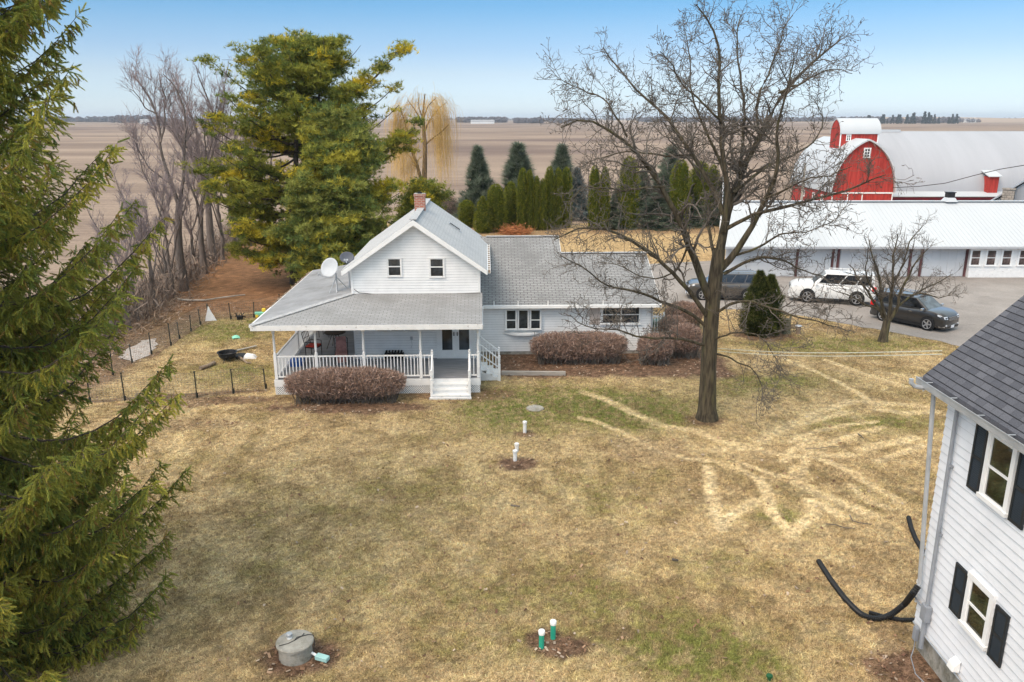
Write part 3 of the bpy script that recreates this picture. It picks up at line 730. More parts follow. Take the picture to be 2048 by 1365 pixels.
# skylight on the right slope
npl = Vector((-SL, 0, -1)); a0 = RP(500 + 1203 / 3.033, 370 + 240 / 3.033, (UM, 0, PZ), (SL, 0, 1)); a1 = RP(500 + 1272 / 3.033, 370 + 283 / 3.033, (UM, 0, PZ), (SL, 0, 1))
b = MB(); wv = Vector((0, 0.42, 0)); lift = Vector((SL, 0, 1)).normalized()
a0 = Vector((a0.x, a0.y, sl_(a0.x))); a1 = Vector((a1.x, a0.y, sl_(a1.x)))
b.prism([a0, a1, a1 + wv, a0 + wv], lift * .07); sk = b.build('skylight', MT['galv'], house)
b = MB(); dd = (a1 - a0).normalized() * .04; b.prism([a0 + dd + wv * .1 + lift * .07, a1 - dd + wv * .1 + lift * .07, a1 - dd + wv * .9 + lift * .07, a0 + dd + wv * .9 + lift * .07], lift * .004)
b.build('pane', MT['dark_gap'], sk)
# gable windows
for (x0, x1, y0, y1) in ((832, 920, 440, 560), (1088, 1178, 440, 565)):
    p = HW(500 + x0 / 3.033, 370 + y0 / 3.033, W0 - .03); q = HW(500 + x1 / 3.033, 370 + y1 / 3.033, W0 - .03)
    window(house, ((p.x + q.x) / 2, W0 - 0.012, q.z + .05), 0, q.x - p.x - .03, p.z - q.z - .10, 0.045, (0.54,), (), 'old_trim')
# window under the porch roof: three lights
window(house, (4.50, W0 - .012, 1.80), 0, 1.72, 0.78, 0.08, (), (1 / 3, 2 / 3))
# french doors
for k, u0 in enumerate((6.22, 6.93)):
    b = MB(); wd = 0.69; z0, z1 = DZ + .06, DZ + 2.04
    y = W0 - .045
    b.span((u0, y, z0), (u0 + .13, y + .04, z1)); b.span((u0 + wd - .13, y, z0), (u0 + wd, y + .04, z1))
    b.span((u0 + .13, y, z0), (u0 + wd - .13, y + .04, z0 + .30)); b.span((u0 + .13, y, z1 - .14), (u0 + wd - .13, y + .04, z1))
    d = b.build('door', MT['trim'], house)
    b = MB(); b.span((u0 + .132, y + .012, z0 + .302), (u0 + wd - .132, y + .03, z1 - .142)); b.build('pane', MT['glass'], d)
    b = MB(); hx = u0 + (wd - .06 if k == 0 else .06); b.span((hx - .02, y - .03, z0 + .92), (hx + .02, y, z0 + 1.08)); b.build('handle', MT['chair_metal'], d)
b = MB()
b.span((6.12, W0 - .06, DZ), (6.21, W0 + .01, DZ + 2.14)); b.span((7.63, W0 - .06, DZ), (7.72, W0 + .01, DZ + 2.14)); b.span((6.21, W0 - .06, DZ + 2.05), (7.63, W0 + .01, DZ + 2.14)); b.span((6.12, W0 - .10, DZ + .003), (7.72, W0 - .0, DZ + .05))
b.build('door_frame', MT['trim'], house)
b = MB(); b.span((5.02, W0 - .06, 1.42), (5.12, W0 - .01, 1.56)); b.tube([(5.07, W0 - .05, 1.42), (5.09, W0 - .06, 1.2), (5.03, W0 - .05, 1.05)], .008, 5); b.build('wall_socket', MT['galv'], house)

# ---- porch
b = MB(); b.span((0.0, 0.0, DZ - .10), (UR, W0 - .02, DZ)); b.span((0.0, W0 - .02, DZ - .10), (UL - .02, 11.0, DZ))
for k in range(29): b.span((0.0, .01 + k * .096, DZ), (UR if k < 28 else UL, .01 + k * .096 + .088, DZ + .008))
for k in range(84): b.span((0.0, 2.80 + k * .096, DZ), (UL - .022, 2.80 + k * .096 + .088, DZ + .008))
porch = b.build('porch_floor', MT['deck'], house)
b = MB(); b.span((-.02, -.03, DZ - .28), (UR + .02, -.002, DZ - .01)); b.span((-.03, -.002, DZ - .28), (-.002, 11.0, DZ - .01)); b.span((UR + .002, -.002, DZ - .28), (UR + .03, W0, DZ - .01)); b.build('band_board', MT['old_trim'], house)
def lattice(name, s0, s1, z0, z1, fn):
    b = MB(); st = .085
    n = int((s1 - s0 + (z1 - z0)) / st)
    for i in range(n + 1):
        for sg in (1, -1):
            # diagonal strip clipped to the panel
            s = s0 - (z1 - z0) + i * st if sg > 0 else s0 + i * st
            a = [s, z0, s + sg * (z1 - z0), z1]
            lo, hi = 0.0, 1.0; dx = a[2] - a[0]
            for lim, sign in ((s0, 1), (s1, -1)):
                # sign*(a0+dx*t-lim)>=0
                f0 = sign * (a[0] - lim); f1 = f0 + sign * dx
                if f0 < 0 and f1 < 0: lo = 2
                elif f0 < 0: lo = max(lo, -f0 / (f1 - f0))
                elif f1 < 0: hi = min(hi, f0 / (f0 - f1))
            if lo < hi - .02: b.beam(fn(a[0] + dx * lo, z0 + (z1 - z0) * lo, sg), fn(a[0] + dx * hi, z0 + (z1 - z0) * hi, sg), .03, .008, fn.up)
    return b.build(name, MT['old_trim'], house)
def fnf(s, z, sg): return (s, -.012 if sg > 0 else -.004, z)
fnf.up = (0, 1, 0)
def fnl(s, z, sg): return (-.012 if sg > 0 else -.004, s, z)
fnl.up = (1, 0, 0)
lattice('lattice_skirt', 0, UR, 0, DZ - .28, fnf); lattice('lattice_skirt', 0, 6, 0, DZ - .28, fnl)
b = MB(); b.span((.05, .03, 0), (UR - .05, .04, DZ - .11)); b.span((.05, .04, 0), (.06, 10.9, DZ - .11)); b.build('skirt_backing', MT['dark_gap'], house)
# posts
pm = MB()
pm.span((-.055, -.055, 0), (.055, .055, 1.02)); pm.lathe([(.045, 1.02), (.058, 1.05), (.035, 1.10), (.05, 1.2), (.042, 1.75), (.034, 1.82), (.052, 1.86)], n=10); pm.span((-.05, -.05, 1.86), (.05, .05, 2.06))
pmesh = pm.mesh('post'); pmesh.materials.append(MT['old_trim'])
PU = [0.06, 1.64, 3.47, 5.66, 7.89]
for u in PU: put('porch_post', pmesh, None, house, (u, .07, DZ))
for w_ in (3.7, 7.4, 10.9): put('porch_post', pmesh, None, house, (.07, w_, DZ))
for w_ in (1.40, 2.68): put('porch_post', pmesh, None, house, (7.89, w_, DZ))
bal = MB(); bal.span((-.017, -.017, .12), (.017, .017, .90)); bmesh_ = bal.mesh('baluster'); bmesh_.materials.append(MT['trim'])
def railing(p0, p1, step=.125):
    p0, p1 = Vector(p0), Vector(p1); L = (p1 - p0).length; d = (p1 - p0) / L
    b = MB(); z = Vector((0, 0, 1))
    b.beam(p0 + z * .92, p1 + z * .92, .075, .045)
    r = b.build('railing', MT['trim'], house)
    b = MB(); b.beam(p0 + z * .10, p1 + z * .10, .05, .05); b.build('bottom_rail', MT['trim'], r)
    n = int(L / step)
    for i in range(n):
        q = p0 + d * (L * (i + .5) / n); put('baluster', bmesh_, None, r, q)
for a, c_ in ((0.12, 1.58), (1.70, 3.41), (3.53, 5.60), (5.72, 6.06), (7.60, 7.83)): railing((a, .07, DZ), (c_, .07, DZ))
for a, c_ in ((.13, 3.64), (3.76, 7.34), (7.46, 10.84)): railing((.07, a, DZ), (.07, c_, DZ))
railing((7.89, .13, DZ), (7.89, 1.34, DZ))
# front steps
def steps(org, du, dw, width, n, run, rise, depth_back=.0):
    b = MB(); o = Vector(org); du = Vector(du); dw = Vector(dw); z = Vector((0, 0, 1))
    s = empty('steps', (0, 0, 0)); s.parent = house
    for i in range(n):
        zt = DZ - rise * (i + 1)
        t = MB(); c0 = o + dw * (run * i) - dw * .0
        p = [c0 - du * (width / 2), c0 + du * (width / 2), c0 + du * (width / 2) + dw * (run + .03), c0 - du * (width / 2) + dw * (run + .03)]
        t.prism([q + z * (zt - .045) for q in p], z * .045)
        p = [c0 - du * (width / 2 - .03) + dw * (run - .03), c0 + du * (width / 2 - .03) + dw * (run - .03), c0 + du * (width / 2 - .03) + dw * run, c0 - du * (width / 2 - .03) + dw * run]
        t.prism([q + z * max(0, zt - rise + .002) for q in p], z * (min(rise, zt) - .05))
        t.build('tread', MT['old_trim'], s)
    for sg in (-1, 1):
        t = MB(); c0 = o + du * (sg * (width / 2 - .02)) - du * .018
        t.prism([c0 + z * .0, c0 + dw * (run * n) + z * .0, c0 + dw * (run * n) + z * max(.05, DZ - rise * n - .05), c0 + z * (DZ - rise - .05)], du * .036)
        t.build('stringer', MT['old_trim'], s)
    return s
fs = steps((6.83, -.03, 0), (1, 0, 0), (0, -1, 0), 1.46, 3, .225, .15)
b = MB(); b.span((6.02, -.80, 0), (7.62, -.70, .075)); b.build('base_board', MT['old_trim'], fs)
nm = MB(); nm.span((-.05, -.05, 0), (.05, .05, .72)); nm.lathe([(.036, .72), (.055, .75), (.034, .79), (.048, .86), (.036, .93)], n=10); nm.span((-.045, -.045, .93), (.045, .045, 1.06)); nm.lathe([(.02, 1.06), (.05, 1.08), (.05, 1.12), (.015, 1.16)], n=10)
nmesh = nm.mesh('newel_post'); nmesh.materials.append(MT['trim'])
for u in (6.10, 7.55):
    put('newel_post', nmesh, None, fs, (u, .07, DZ)); put('newel_post', nmesh, None, fs, (u, -.62, 0.0))
    b = MB(); b.beam((u, .02, DZ + .95), (u, -.60, .95), .06, .045); b.beam((u, .02, DZ + .2), (u, -.60, .22), .045, .045)
    for k in range(3): f_ = (k + 1) / 4; b.span((u - .016, .02 - .62 * f_ - .016, DZ * (1 - f_) + .2), (u + .016, .02 - .62 * f_ + .016, DZ + .95 - f_ * .6))
    b.build('handrail', MT['trim'], fs)
# side steps at the right end of the porch
ss = steps((UR + .03, 2.04, 0), (0, 1, 0), (1, 0, 0), 1.16, 3, .235, .15)
for w_ in (1.44, 2.64):
    put('newel_post', nmesh, None, ss, (UR + .78, w_, -.05))
    b = MB(); u0 = UR; b.beam((u0, w_, DZ + .95), (u0 + .78, w_, .93), .06, .045); b.beam((u0, w_, DZ + .18), (u0 + .78, w_, .20), .045, .045)
    for k in range(5): f_ = (k + 1) / 6; b.span((u0 + .78 * f_ - .016, w_ - .016, DZ * (1 - f_) + .2), (u0 + .78 * f_ + .016, w_ + .016, DZ + .95 - f_ * .6))
    b.build('handrail', MT['trim'], ss)
# porch roof
ZE, ZT = 2.88, 3.41; UE, WE, UX = -.63, -.40, 8.06
t = .09
b = MB()
b.prism([(UE, WE, ZE), (UX, WE, ZE), (UX, W0, ZT), (UL, W0, ZT)], (0, 0, -t)); pr = b.build('porch_roof', MT['shingle'], house)
b = MB(); b.prism([(UE, WE, ZE), (UL, W0, ZT), (UL, 11.0, ZT), (UE, 11.0, ZE)], (0, 0, -t)); b.build('porch_roof', MT['roll_roof'], house)
b = MB()
hp0, hp1 = Vector((UE, WE, ZE + .012)), Vector((UL, W0, ZT + .012))
for k in range(34):
    q0 = hp0.lerp(hp1, k / 34); q1 = hp0.lerp(hp1, (k + 1.15) / 34); b.beam(q0 + Vector((0, 0, .004)), q1 + Vector((0, 0, -.004)), .30, .018)
b.build('hip_cap', MT['cap'], pr)
b = MB(); b.span((UE - .02, WE - .03, ZE - .20), (UX + .02, WE - .003, ZE - .005)); b.span((UE - .03, WE - .003, ZE - .2), (UE - .003, 11.0, ZE - .005)); b.span((UX + .003, WE, ZE - .2), (UX + .028, W0 - .04, ZE - .02)); b.build('fascia', MT['old_trim'], pr)
b = MB(); b.span((UE, WE, ZE - .215), (UX, W0 - .03, ZE - .185)); b.span((UE, W0 - .03, ZE - .215), (UL - .03, 11.0, ZE - .185)); b.build('soffit', MT['trim'], pr)
b = MB(); b.prism([(UX - .04, WE, ZE - .1), (UX - .04, W0 - .02, ZE - .1), (UX - .04, W0 - .02, ZT - .1)], (.03, 0, 0)); b.build('end_board', MT['trim'], pr)
# ragged leaf litter caught in the left gutter
b = MB(); b.span((UE - .13, WE + .2, ZE - .14), (UE - .032, 11.0, ZE - .06)); lg = b.build('gutter', MT['old_trim'], house)
b = MB()
for k in range(60): b.box((UE - .08 + rng.uniform(-.04, .04), 3.0 + k * .13, ZE - .05 + rng.random() * .03), (rng.uniform(.03, .12), rng.uniform(.04, .16), rng.uniform(.02, .07)), rng.random() * 3)
b.build('leaf_debris', MT['log'], lg)
# slack cable along the foot of the gable wall
b = MB(); b.tube([HW(500 + x / 3.033, 370 + y / 3.033, W0 - .06) for x, y in ((630, 632), (660, 655), (760, 664), (1000, 670), (1200, 662), (1395, 655))], .012, 5)
b.build('wall_cable', MT['cable'], house)

# ---- the low wing on the right
WW, WEZ = 5.20, 2.42; WEV = 4.80; WS = .42
UA, UB0, UB = UR - .02, 11.85, 16.0
WRA, WRB = 10.2, 8.75
ZA, ZB = WEZ + (WRA - WEV) * WS, WEZ + (WRB - WEV) * WS
b = MB()
wz = 2.30
lap_wall(b, [(0, .15), (15.72 - UR, .15), (15.72 - UR, wz), (0, wz)], (UR, WW), (1, 0), (0, -1), .115, .02)
lap_wall(b, [(0, .15), (7.1, .15), (7.1, wz), (3.55, ZB - .15), (0, wz)], (15.72, WW), (0, 1), (1, 0), .115, .02)
lap_wall(b, [(0, 2.2), (8.6, 2.2), (5.0, ZA - .12), (0, 2.5)], (UB0 - .1, WW + .1), (0, 1), (1, 0), .115, .02)
b.prism([(UR, WW + .02, 0), (15.70, WW + .02, 0), (15.70, WW + 7.05, 0), (UR, WW + 7.05, 0)], (0, 0, wz - .02))
b.prism([(UR, WW + 7.1, 0), (UB0 - .12, WW + 7.1, 0), (UB0 - .12, WW + 9.6, 0), (UR, WW + 9.6, 0)], (0, 0, 2.4))
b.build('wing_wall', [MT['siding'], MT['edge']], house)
b = MB(); t = .09
b.prism([(UA, WEV, WEZ), (UB0, WEV, WEZ), (UB, WEV, WEZ), (UB, WRB, ZB), (UB0, WRB, ZB), (UB0, WRA, ZA), (UA, WRA, ZA)], (0, 0, -t))
b.prism([(UA, WRA, ZA), (UB0, WRA, ZA), (UB0, WRA + 5.4, WEZ), (UA, WRA + 5.4, WEZ)], (0, 0, -t))
b.prism([(UB0, WRB, ZB), (UB, WRB, ZB), (UB, WRB + 3.95, WEZ), (UB0, WRB + 3.95, WEZ)], (0, 0, -t))
wr = b.build('wing_roof', MT['shingle_wing'], house)
b = MB(); b.beam((UA + .3, WRA, ZA + .008), (UB0, WRA, ZA + .008), .26, .02); b.beam((UB0, WRB, ZB + .008), (UB, WRB, ZB + .008), .26, .02); b.build('ridge_cap', MT['cap'], wr)
b = MB()
b.prism([(UB + .002, WEV, WEZ - .02), (UB + .002, WRB, ZB - .02), (UB + .002, WRB, ZB - .17), (UB + .002, WEV, WEZ - .17)], (.024, 0, 0))
b.prism([(UB0 + .002, WRB - .4, ZB - .02 - .4 * WS), (UB0 + .002, WRA, ZA - .02), (UB0 + .002, WRA, ZA - .16), (UB0 + .002, WRB - .4, ZB - .16 - .4 * WS)], (.024, 0, 0))
b.span((UR, WEV + .01, WEZ - .14), (UB, WW - .03, WEZ - .11)); b.build('fascia', MT['trim'], wr)
b = MB(); b.span((UR + .12, WEV - .13, WEZ - .15), (UB + .02, WEV - .004, WEZ - .02)); gw = b.build('gutter', MT['trim'], house)
for px in (988, 1036, 1096, 1152, 1206):
    p = HW(px, 607, WEV); b = MB(); b.span((p.x - .02, WEV - .05, WEZ - .02), (p.x + .02, WEV - .03, WEZ + .17)); b.build('gutter_strap', MT['trim'], gw)
b = MB(); b.span((15.66, WW - .04, .15), (15.75, WW + .05, wz)); b.build('corner_board', MT['trim'], house)
b = MB(); b.span((UR, WW + .0, 0), (15.70, WW + .015, .15)); b.build('foundation', MT['concrete'], house)
b = MB(); b.tube([(15.68, WW - .09, 2.25), (15.68, WW - .09, .25), (15.72, WW - .25, .12)], .04, 8); b.build('downspout', MT['galv'], house)
# bay window
p = HW(920 + 362 / 4.014, 440 + 720 / 4.014, WW - .25); q = HW(920 + 655 / 4.014, 440 + 890 / 4.014, WW - .25)
bx0, bx1, bz0, bz1 = p.x, q.x, q.z + .05, p.z - .02
bay = empty('bay_window', (0, 0, 0)); bay.parent = house
b = MB(); yb = WW - .16
b.span((bx0 - .03, yb - .03, bz0 - .05), (bx1 + .03, WW, bz0 - .012)); b.span((bx0 - .02, yb - .02, bz1), (bx1 + .02, WW, bz1 + .05))
for x in (bx0 + .02, bx1 - .02): b.span((x - .025, yb + .012, bz0 - .012), (x + .025, WW, bz1))
b.build('bay_frame', MT['trim'], bay)
b = MB(); b.prism([(bx0 - .12, WW - .02, bz0 - .24), (bx0 + .5, WW - .30, bz0 - .27), (bx1 - .5, WW - .30, bz0 - .27), (bx1 - .02, WW - .02, bz0 - .24)], (0, 0, .075)); b.build('shelf', MT['trim'], bay)
hh = bz1 - bz0 - .03; wd3 = (bx1 - bx0) / 3
for k, rl in ((0, (.47,)), (1, ()), (2, (.47,))): window(bay, (bx0 + wd3 * (k + .5), yb + .015, bz0 + .01), 0, wd3 - .10, hh, .035, rl, (), 'trim')
# paired windows near the right end
p = HW(920 + 1143 / 4.014, 440 + 700 / 4.014, WW - .03); q = HW(920 + 1440 / 4.014, 440 + 835 / 4.014, WW - .03)
window(house, ((p.x + q.x) / 2, WW - .012, q.z + .03), 0, q.x - p.x - .02, p.z - q.z - .05, .07, (.55,), (.5,), 'old_trim')
b = MB(); b.span((p.x - .56, WW - .035, q.z - .02), (p.x - .10, WW - .012, wz - .02)); b.build('unpainted_panel', mat('bare_beige_board', (0.55, 0.47, 0.42), .8, .06, 2), house)

# white steps railing behind the right end of the wing
pk = empty('picket_railing', Vector(HO) + Matrix.Rotation(TH, 3, 'Z') @ Vector((16.0, 8.2, 0)), TH, 'short white picket railing standing behind the right end of the wing', 'railing')
b = MB(); b.span((0, -.03, .95), (.95, .03, 1.02)); b.span((0, -.02, .15), (.95, .02, .21)); b.build('rail', MT['trim'], pk)
for k in range(7): b = MB(); b.span((.04 + k * .14, -.05, .05), (.10 + k * .14, -.03, 1.15)); b.build('picket', MT['trim'], pk)
for k in range(2): b = MB(); b.span((k * .9, -.02, 0), (k * .9 + .08, .06, 1.2)); b.build('post', MT['trim'], pk)

def H2W(u, w_, z=0):
    return HO + Matrix.Rotation(TH, 3, 'Z') @ Vector((u, w_, z))

# ---- satellite dishes on the porch roof
def on_left_roof(u): return ZE + (u - UE) * (ZT - ZE) / (UL - UE)
q = RP(675, 583, (UE, 0, ZE), (-(ZT - ZE) / (UL - UE), 0, 1))
d = empty('satellite_dish', H2W(q.x, q.y, q.z), TH, 'big pale grey satellite dish on a tripod standing on the porch roof', 'satellite dish')
def dish_mesh(a_, b_, depth, n=28, rings=6):
    V = [(0, 0, 0)]; F = []
    for i in range(1, rings + 1):
        t_ = i / rings
        for k in range(n):
            an = 2 * math.pi * k / n; V.append((a_ * t_ * math.cos(an), -depth * t_ * t_, b_ * t_ * math.sin(an)))
    for k in range(n): F.append((0, 1 + (k + 1) % n, 1 + k))
    for i in range(rings - 1):
        for k in range(n):
            p0 = 1 + i * n + k; p1 = 1 + i * n + (k + 1) % n; F.append((p0, p1, p1 + n, p0 + n))
    me = bpy.data.meshes.new('dish'); me.from_pydata(V, [], F); me.polygons.foreach_set('use_smooth', [True] * len(F)); return me
o = put('reflector', dish_mesh(.37, .43, .07), MT['dish'], d, (-.24, -.08, 1.02), (R(-24), R(12), R(-16)))
sm = o.modifiers.new('s', 'SOLIDIFY'); sm.thickness = .014
b = MB(); b.tube([(0, 0, .0), (-.02, 0, .78), (-.16, .04, .98)], .03, 8); mast = b.build('mast', MT['galv'], d)
for x, y in ((-.30, -.22), (.02, -.34), (.40, .22)): b = MB(); b.tube([(-.01, 0, .62), (x, y, on_left_roof(q.x + x) - q.z + .01)], .018, 6); b.build('leg', MT['galv'], d)
b = MB(); b.tube([(-.2, -.1, .62), (-.45, -.42, .72), (-.6, -.52, .80)], .015, 6); b.box((-.62, -.54, .84), (.09, .13, .09), .4); b.build('feed_arm', MT['galv'], d)
p = HW(694, 517, 4.3)
d = empty('satellite_dish', H2W(p.x, p.y, p.z), TH, 'smaller dark satellite dish seen by the left eave of the gable roof', 'satellite dish')
o = put('reflector', dish_mesh(.31, .26, .05), MT['dish_dark'], d, (0, 0, .02), (R(-30), 0, R(12)))
sm = o.modifiers.new('s', 'SOLIDIFY'); sm.thickness = .014
b = MB(); b.tube([(0, .05, 0), (.03, .06, -.25), (.04, .06, on_left_roof(p.x) - p.z)], .03, 8); b.build('mast', MT['galv'], d)
b = MB(); b.tube([(0, -.03, -.2), (.02, -.28, -.16)], .015, 6)
b.box((-.05, -.28, -.02), (.07, .08, .06)); b.box((.05, -.28, -.02), (.07, .08, .06)); b.beam((.02, -.28, -.16), (0, -.28, -.04), .03, .03); b.build('receiver', MT['dish'], d)

# ---- things standing on the porch
def porch_chair(label, u, w_, rz, cushion='red_cushion'):
    c = empty('porch_chair', H2W(u, w_, DZ + .008), TH + rz, label, 'chair', 'chairs on the porch')
    b = MB(); b.box((0, 0, .42), (.54, .52, .035)); b.build('seat', MT['chair_metal'], c)
    b = MB(); b.box((0, -.01, .475), (.5, .48, .07)); b.build('cushion', MT[cushion], c, bevel=.02)
    for x in (-.25, .25):
        for y in (-.24, .24): b = MB(); b.tube([(x, y, 0), (x, y, .42)], .018, 6); b.build('leg', MT['chair_metal'], c)
        b = MB(); b.tube([(x, -.24, .42), (x, -.25, .64), (x, -.1, .66), (x, .25, .64)], .018, 6); b.build('armrest', MT['chair_metal'], c)
    b = MB()
    b.tube([(-.25, .24, .42), (-.26, .36, 1.0), (-.2, .38, 1.06), (.2, .38, 1.06), (.26, .36, 1.0), (.25, .24, .42)], .018, 6)
    for x in (-.13, 0, .13): b.tube([(x, .25, .45), (x, .37, 1.05)], .012, 5)
    for z in (.62, .82): b.tube([(-.25, .29, z), (.25, .29, z)], .012, 5)
    b.build('backrest', MT['chair_metal'], c); return c
porch_chair('dark metal chair with a red cushion beside the left porch railing', .85, 3.2, R(75))
porch_chair('second dark chair with red cushion, farther back along the left railing', .75, 6.4, R(80))
porch_chair('patio chair by the house corner, draped with a faded pink throw', 2.25, 2.0, R(10), 'throw')
b = MB(); b.prism([(-.22, .26, .50), (.22, .26, .50), (.2, .37, 1.08), (-.2, .37, 1.08)], (0, -.05, .01)); last = [o for o in bpy.data.objects if o.name.startswith('porch_chair')][-1]; b.build('throw', MT['throw'], last, bevel=.01); b = MB(); b.prism([(-.22, -.27, .50), (.22, -.27, .50), (.24, -.3, .18), (-.2, -.31, .14)], (0, -.02, 0)); b.build('throw', MT['throw'], last, bevel=.01)
t = empty('patio_table', H2W(1.55, 4.4, DZ + .008), TH, 'dark folding table with thin splayed legs on the left porch', 'table')
b = MB(); b.lathe([(.46, .70), (.48, .715), (.46, .73)], n=24); b.build('tabletop', MT['chair_metal'], t)
for k in range(4): a_ = k * math.pi / 2 + .5; b = MB(); b.tube([(.1 * math.cos(a_), .1 * math.sin(a_), .7), (.4 * math.cos(a_), .4 * math.sin(a_), 0)], .016, 6); b.build('leg', MT['chair_metal'], t)
t = empty('storage_tote', H2W(.42, 1.95, DZ + .008), TH, 'flat blue plastic tote on the porch floor beside the left railing', 'tote')
b = MB(); b.loft([[(-.22, -.3, 0), (.22, -.3, 0), (.22, .3, 0), (-.22, .3, 0)], [(-.26, -.34, .2), (.26, -.34, .2), (.26, .34, .2), (-.26, .34, .2)]]); b.build('bin', MT['blue'], t)
b = MB(); b.span((-.28, -.36, .2), (.28, .36, .235)); b.build('lid', MT['blue'], t, bevel=.01)
t = empty('shoe_rack', H2W(4.35, 2.45, DZ + .008), TH, 'low black rack of shoes against the house wall under the porch', 'rack')
b = MB(); b.span((-.4, -.14, .12), (.4, .14, .14)); b.span((-.4, -.14, .28), (.4, .14, .30))
for x in (-.39, .37): b.span((x, -.14, 0), (x + .02, .14, .32))
b.build('rack', MT['black'], t)
for k in range(6): b = MB(); b.box((-.32 + k * .125, -.02, .34), (.085, .24, .07), 0.05 * (k % 3)); b.box((-.32 + k * .125, .06, .39), (.08, .10, .06)); b.build('shoe', MT['black'], t, bevel=.015)
# ------------------------------------------------------------------ plants
def unit(a): return a / np.maximum(np.linalg.norm(a, axis=-1, keepdims=True), 1e-9)
def tubes_np(P, Rr, sides):
    """P (n,k,3) centre lines, Rr (n,k) radii -> quads"""
    n, k, _ = P.shape
    T = np.empty_like(P); T[:, 1:-1] = P[:, 2:] - P[:, :-2]; T[:, 0] = P[:, 1] - P[:, 0]; T[:, -1] = P[:, -1] - P[:, -2]
    T = unit(T); ref = np.tile(np.array((0.31, 0.17, 0.93)), (n, k, 1)); ref[np.abs((T * ref).sum(-1)) > .97] = (1, 0, 0)
    A = unit(np.cross(T, ref)); B = np.cross(T, A)
    an = np.arange(sides) * 2 * math.pi / sides
    V = P[:, :, None] + Rr[:, :, None, None] * (A[:, :, None] * np.cos(an)[None, None, :, None] + B[:, :, None] * np.sin(an)[None, None, :, None])
    base = (np.arange(n) * k * sides)[:, None, None]; i = np.arange(k - 1)[None, :, None] * sides; j = np.arange(sides)[None, None, :]; j2 = (j + 1) % sides
    F = np.stack([base + i + j, base + i + j2, base + i + sides + j2, base + i + sides + j], -1).reshape(-1, 4)
    return V.reshape(-1, 3), F
def resample(P, Rr, k):
    P = np.asarray(P, float); Rr = np.asarray(Rr, float)
    s = np.concatenate([[0], np.cumsum(np.linalg.norm(np.diff(P, axis=0), axis=1))]); t = np.linspace(0, s[-1], k)
    # Catmull-Rom like smoothing through the points
    Q = np.stack([np.interp(t, s, P[:, i]) for i in range(3)], 1)
    for _ in range(2): Q[1:-1] = Q[1:-1] * .5 + (Q[:-2] + Q[2:]) * .25
    return Q, np.interp(t, s, Rr)
def children(P, Rr, n, lmin, lmax, ang=(35, 65), up=0.15, jit=0.25, rf=0.6, k=6, tmin=0.15, tmax=1.0, rend=0.35, rmin=0.005, lpow=0.0):
    m = len(P); kk = P.shape[1]
    L = np.linalg.norm(np.diff(P, axis=1), axis=2).sum(1)
    pi = nrg.choice(m, n, p=L / L.sum()); t = tmin + (tmax - tmin) * nrg.random(n)
    x = t * (kk - 1); i0 = np.minimum(x.astype(int), kk - 2); f = (x - i0)[:, None]
    S = P[pi, i0] * (1 - f) + P[pi, i0 + 1] * f; T = unit(P[pi, i0 + 1] - P[pi, i0])
    r0 = (Rr[pi, i0] * (1 - f[:, 0]) + Rr[pi, i0 + 1] * f[:, 0])
    q = nrg.normal(size=(n, 3)); q = unit(q - T * (q * T).sum(1, keepdims=True))
    a = np.radians(nrg.uniform(*ang, n))[:, None]
    D = unit(T * np.cos(a) + q * np.sin(a) + np.array((0, 0, up)))
    ln = nrg.uniform(lmin, lmax, n) * (1 - 0.45 * t)
    out = np.empty((n, k, 3)); out[:, 0] = S; d = D.copy()
    for j in range(1, k):
        d = unit(d + nrg.normal(size=(n, 3)) * jit + np.array((0, 0, up * .35)))
        out[:, j] = out[:, j - 1] + d * (ln / (k - 1))[:, None]
    r = np.maximum(r0 * rf, rmin); rr = r[:, None] * np.linspace(1, rend, k)[None]
    return out, np.maximum(rr, rmin * .7)
def tree_meshes(trunkP, trunkR, tsides, limbs, lsides, twigs, bark, twig, parent, crown='crown'):
    """trunk with its limbs = one mesh, the fine twigs = the crown"""
    Vs, Fs, o = [], [], 0
    for P, Rr, s in [(trunkP, trunkR, tsides)] + ([(limbs[0], limbs[1], lsides)] if limbs else []):
        V, F = tubes_np(P, Rr, s); Vs.append(V); Fs.append(F + o); o += len(V)
    t = put('trunk', np_mesh('trunk', np.concatenate(Vs), np.concatenate(Fs), None, True), MT[bark], parent)
    Vs, Fs, o = [], [], 0
    for P, Rr, s in twigs:
        V, F = tubes_np(P, Rr, s); Vs.append(V); Fs.append(F + o); o += len(V)
    c = put(crown, np_mesh('crown', np.concatenate(Vs), np.concatenate(Fs), None, True), MT[twig], parent)
    return t, c

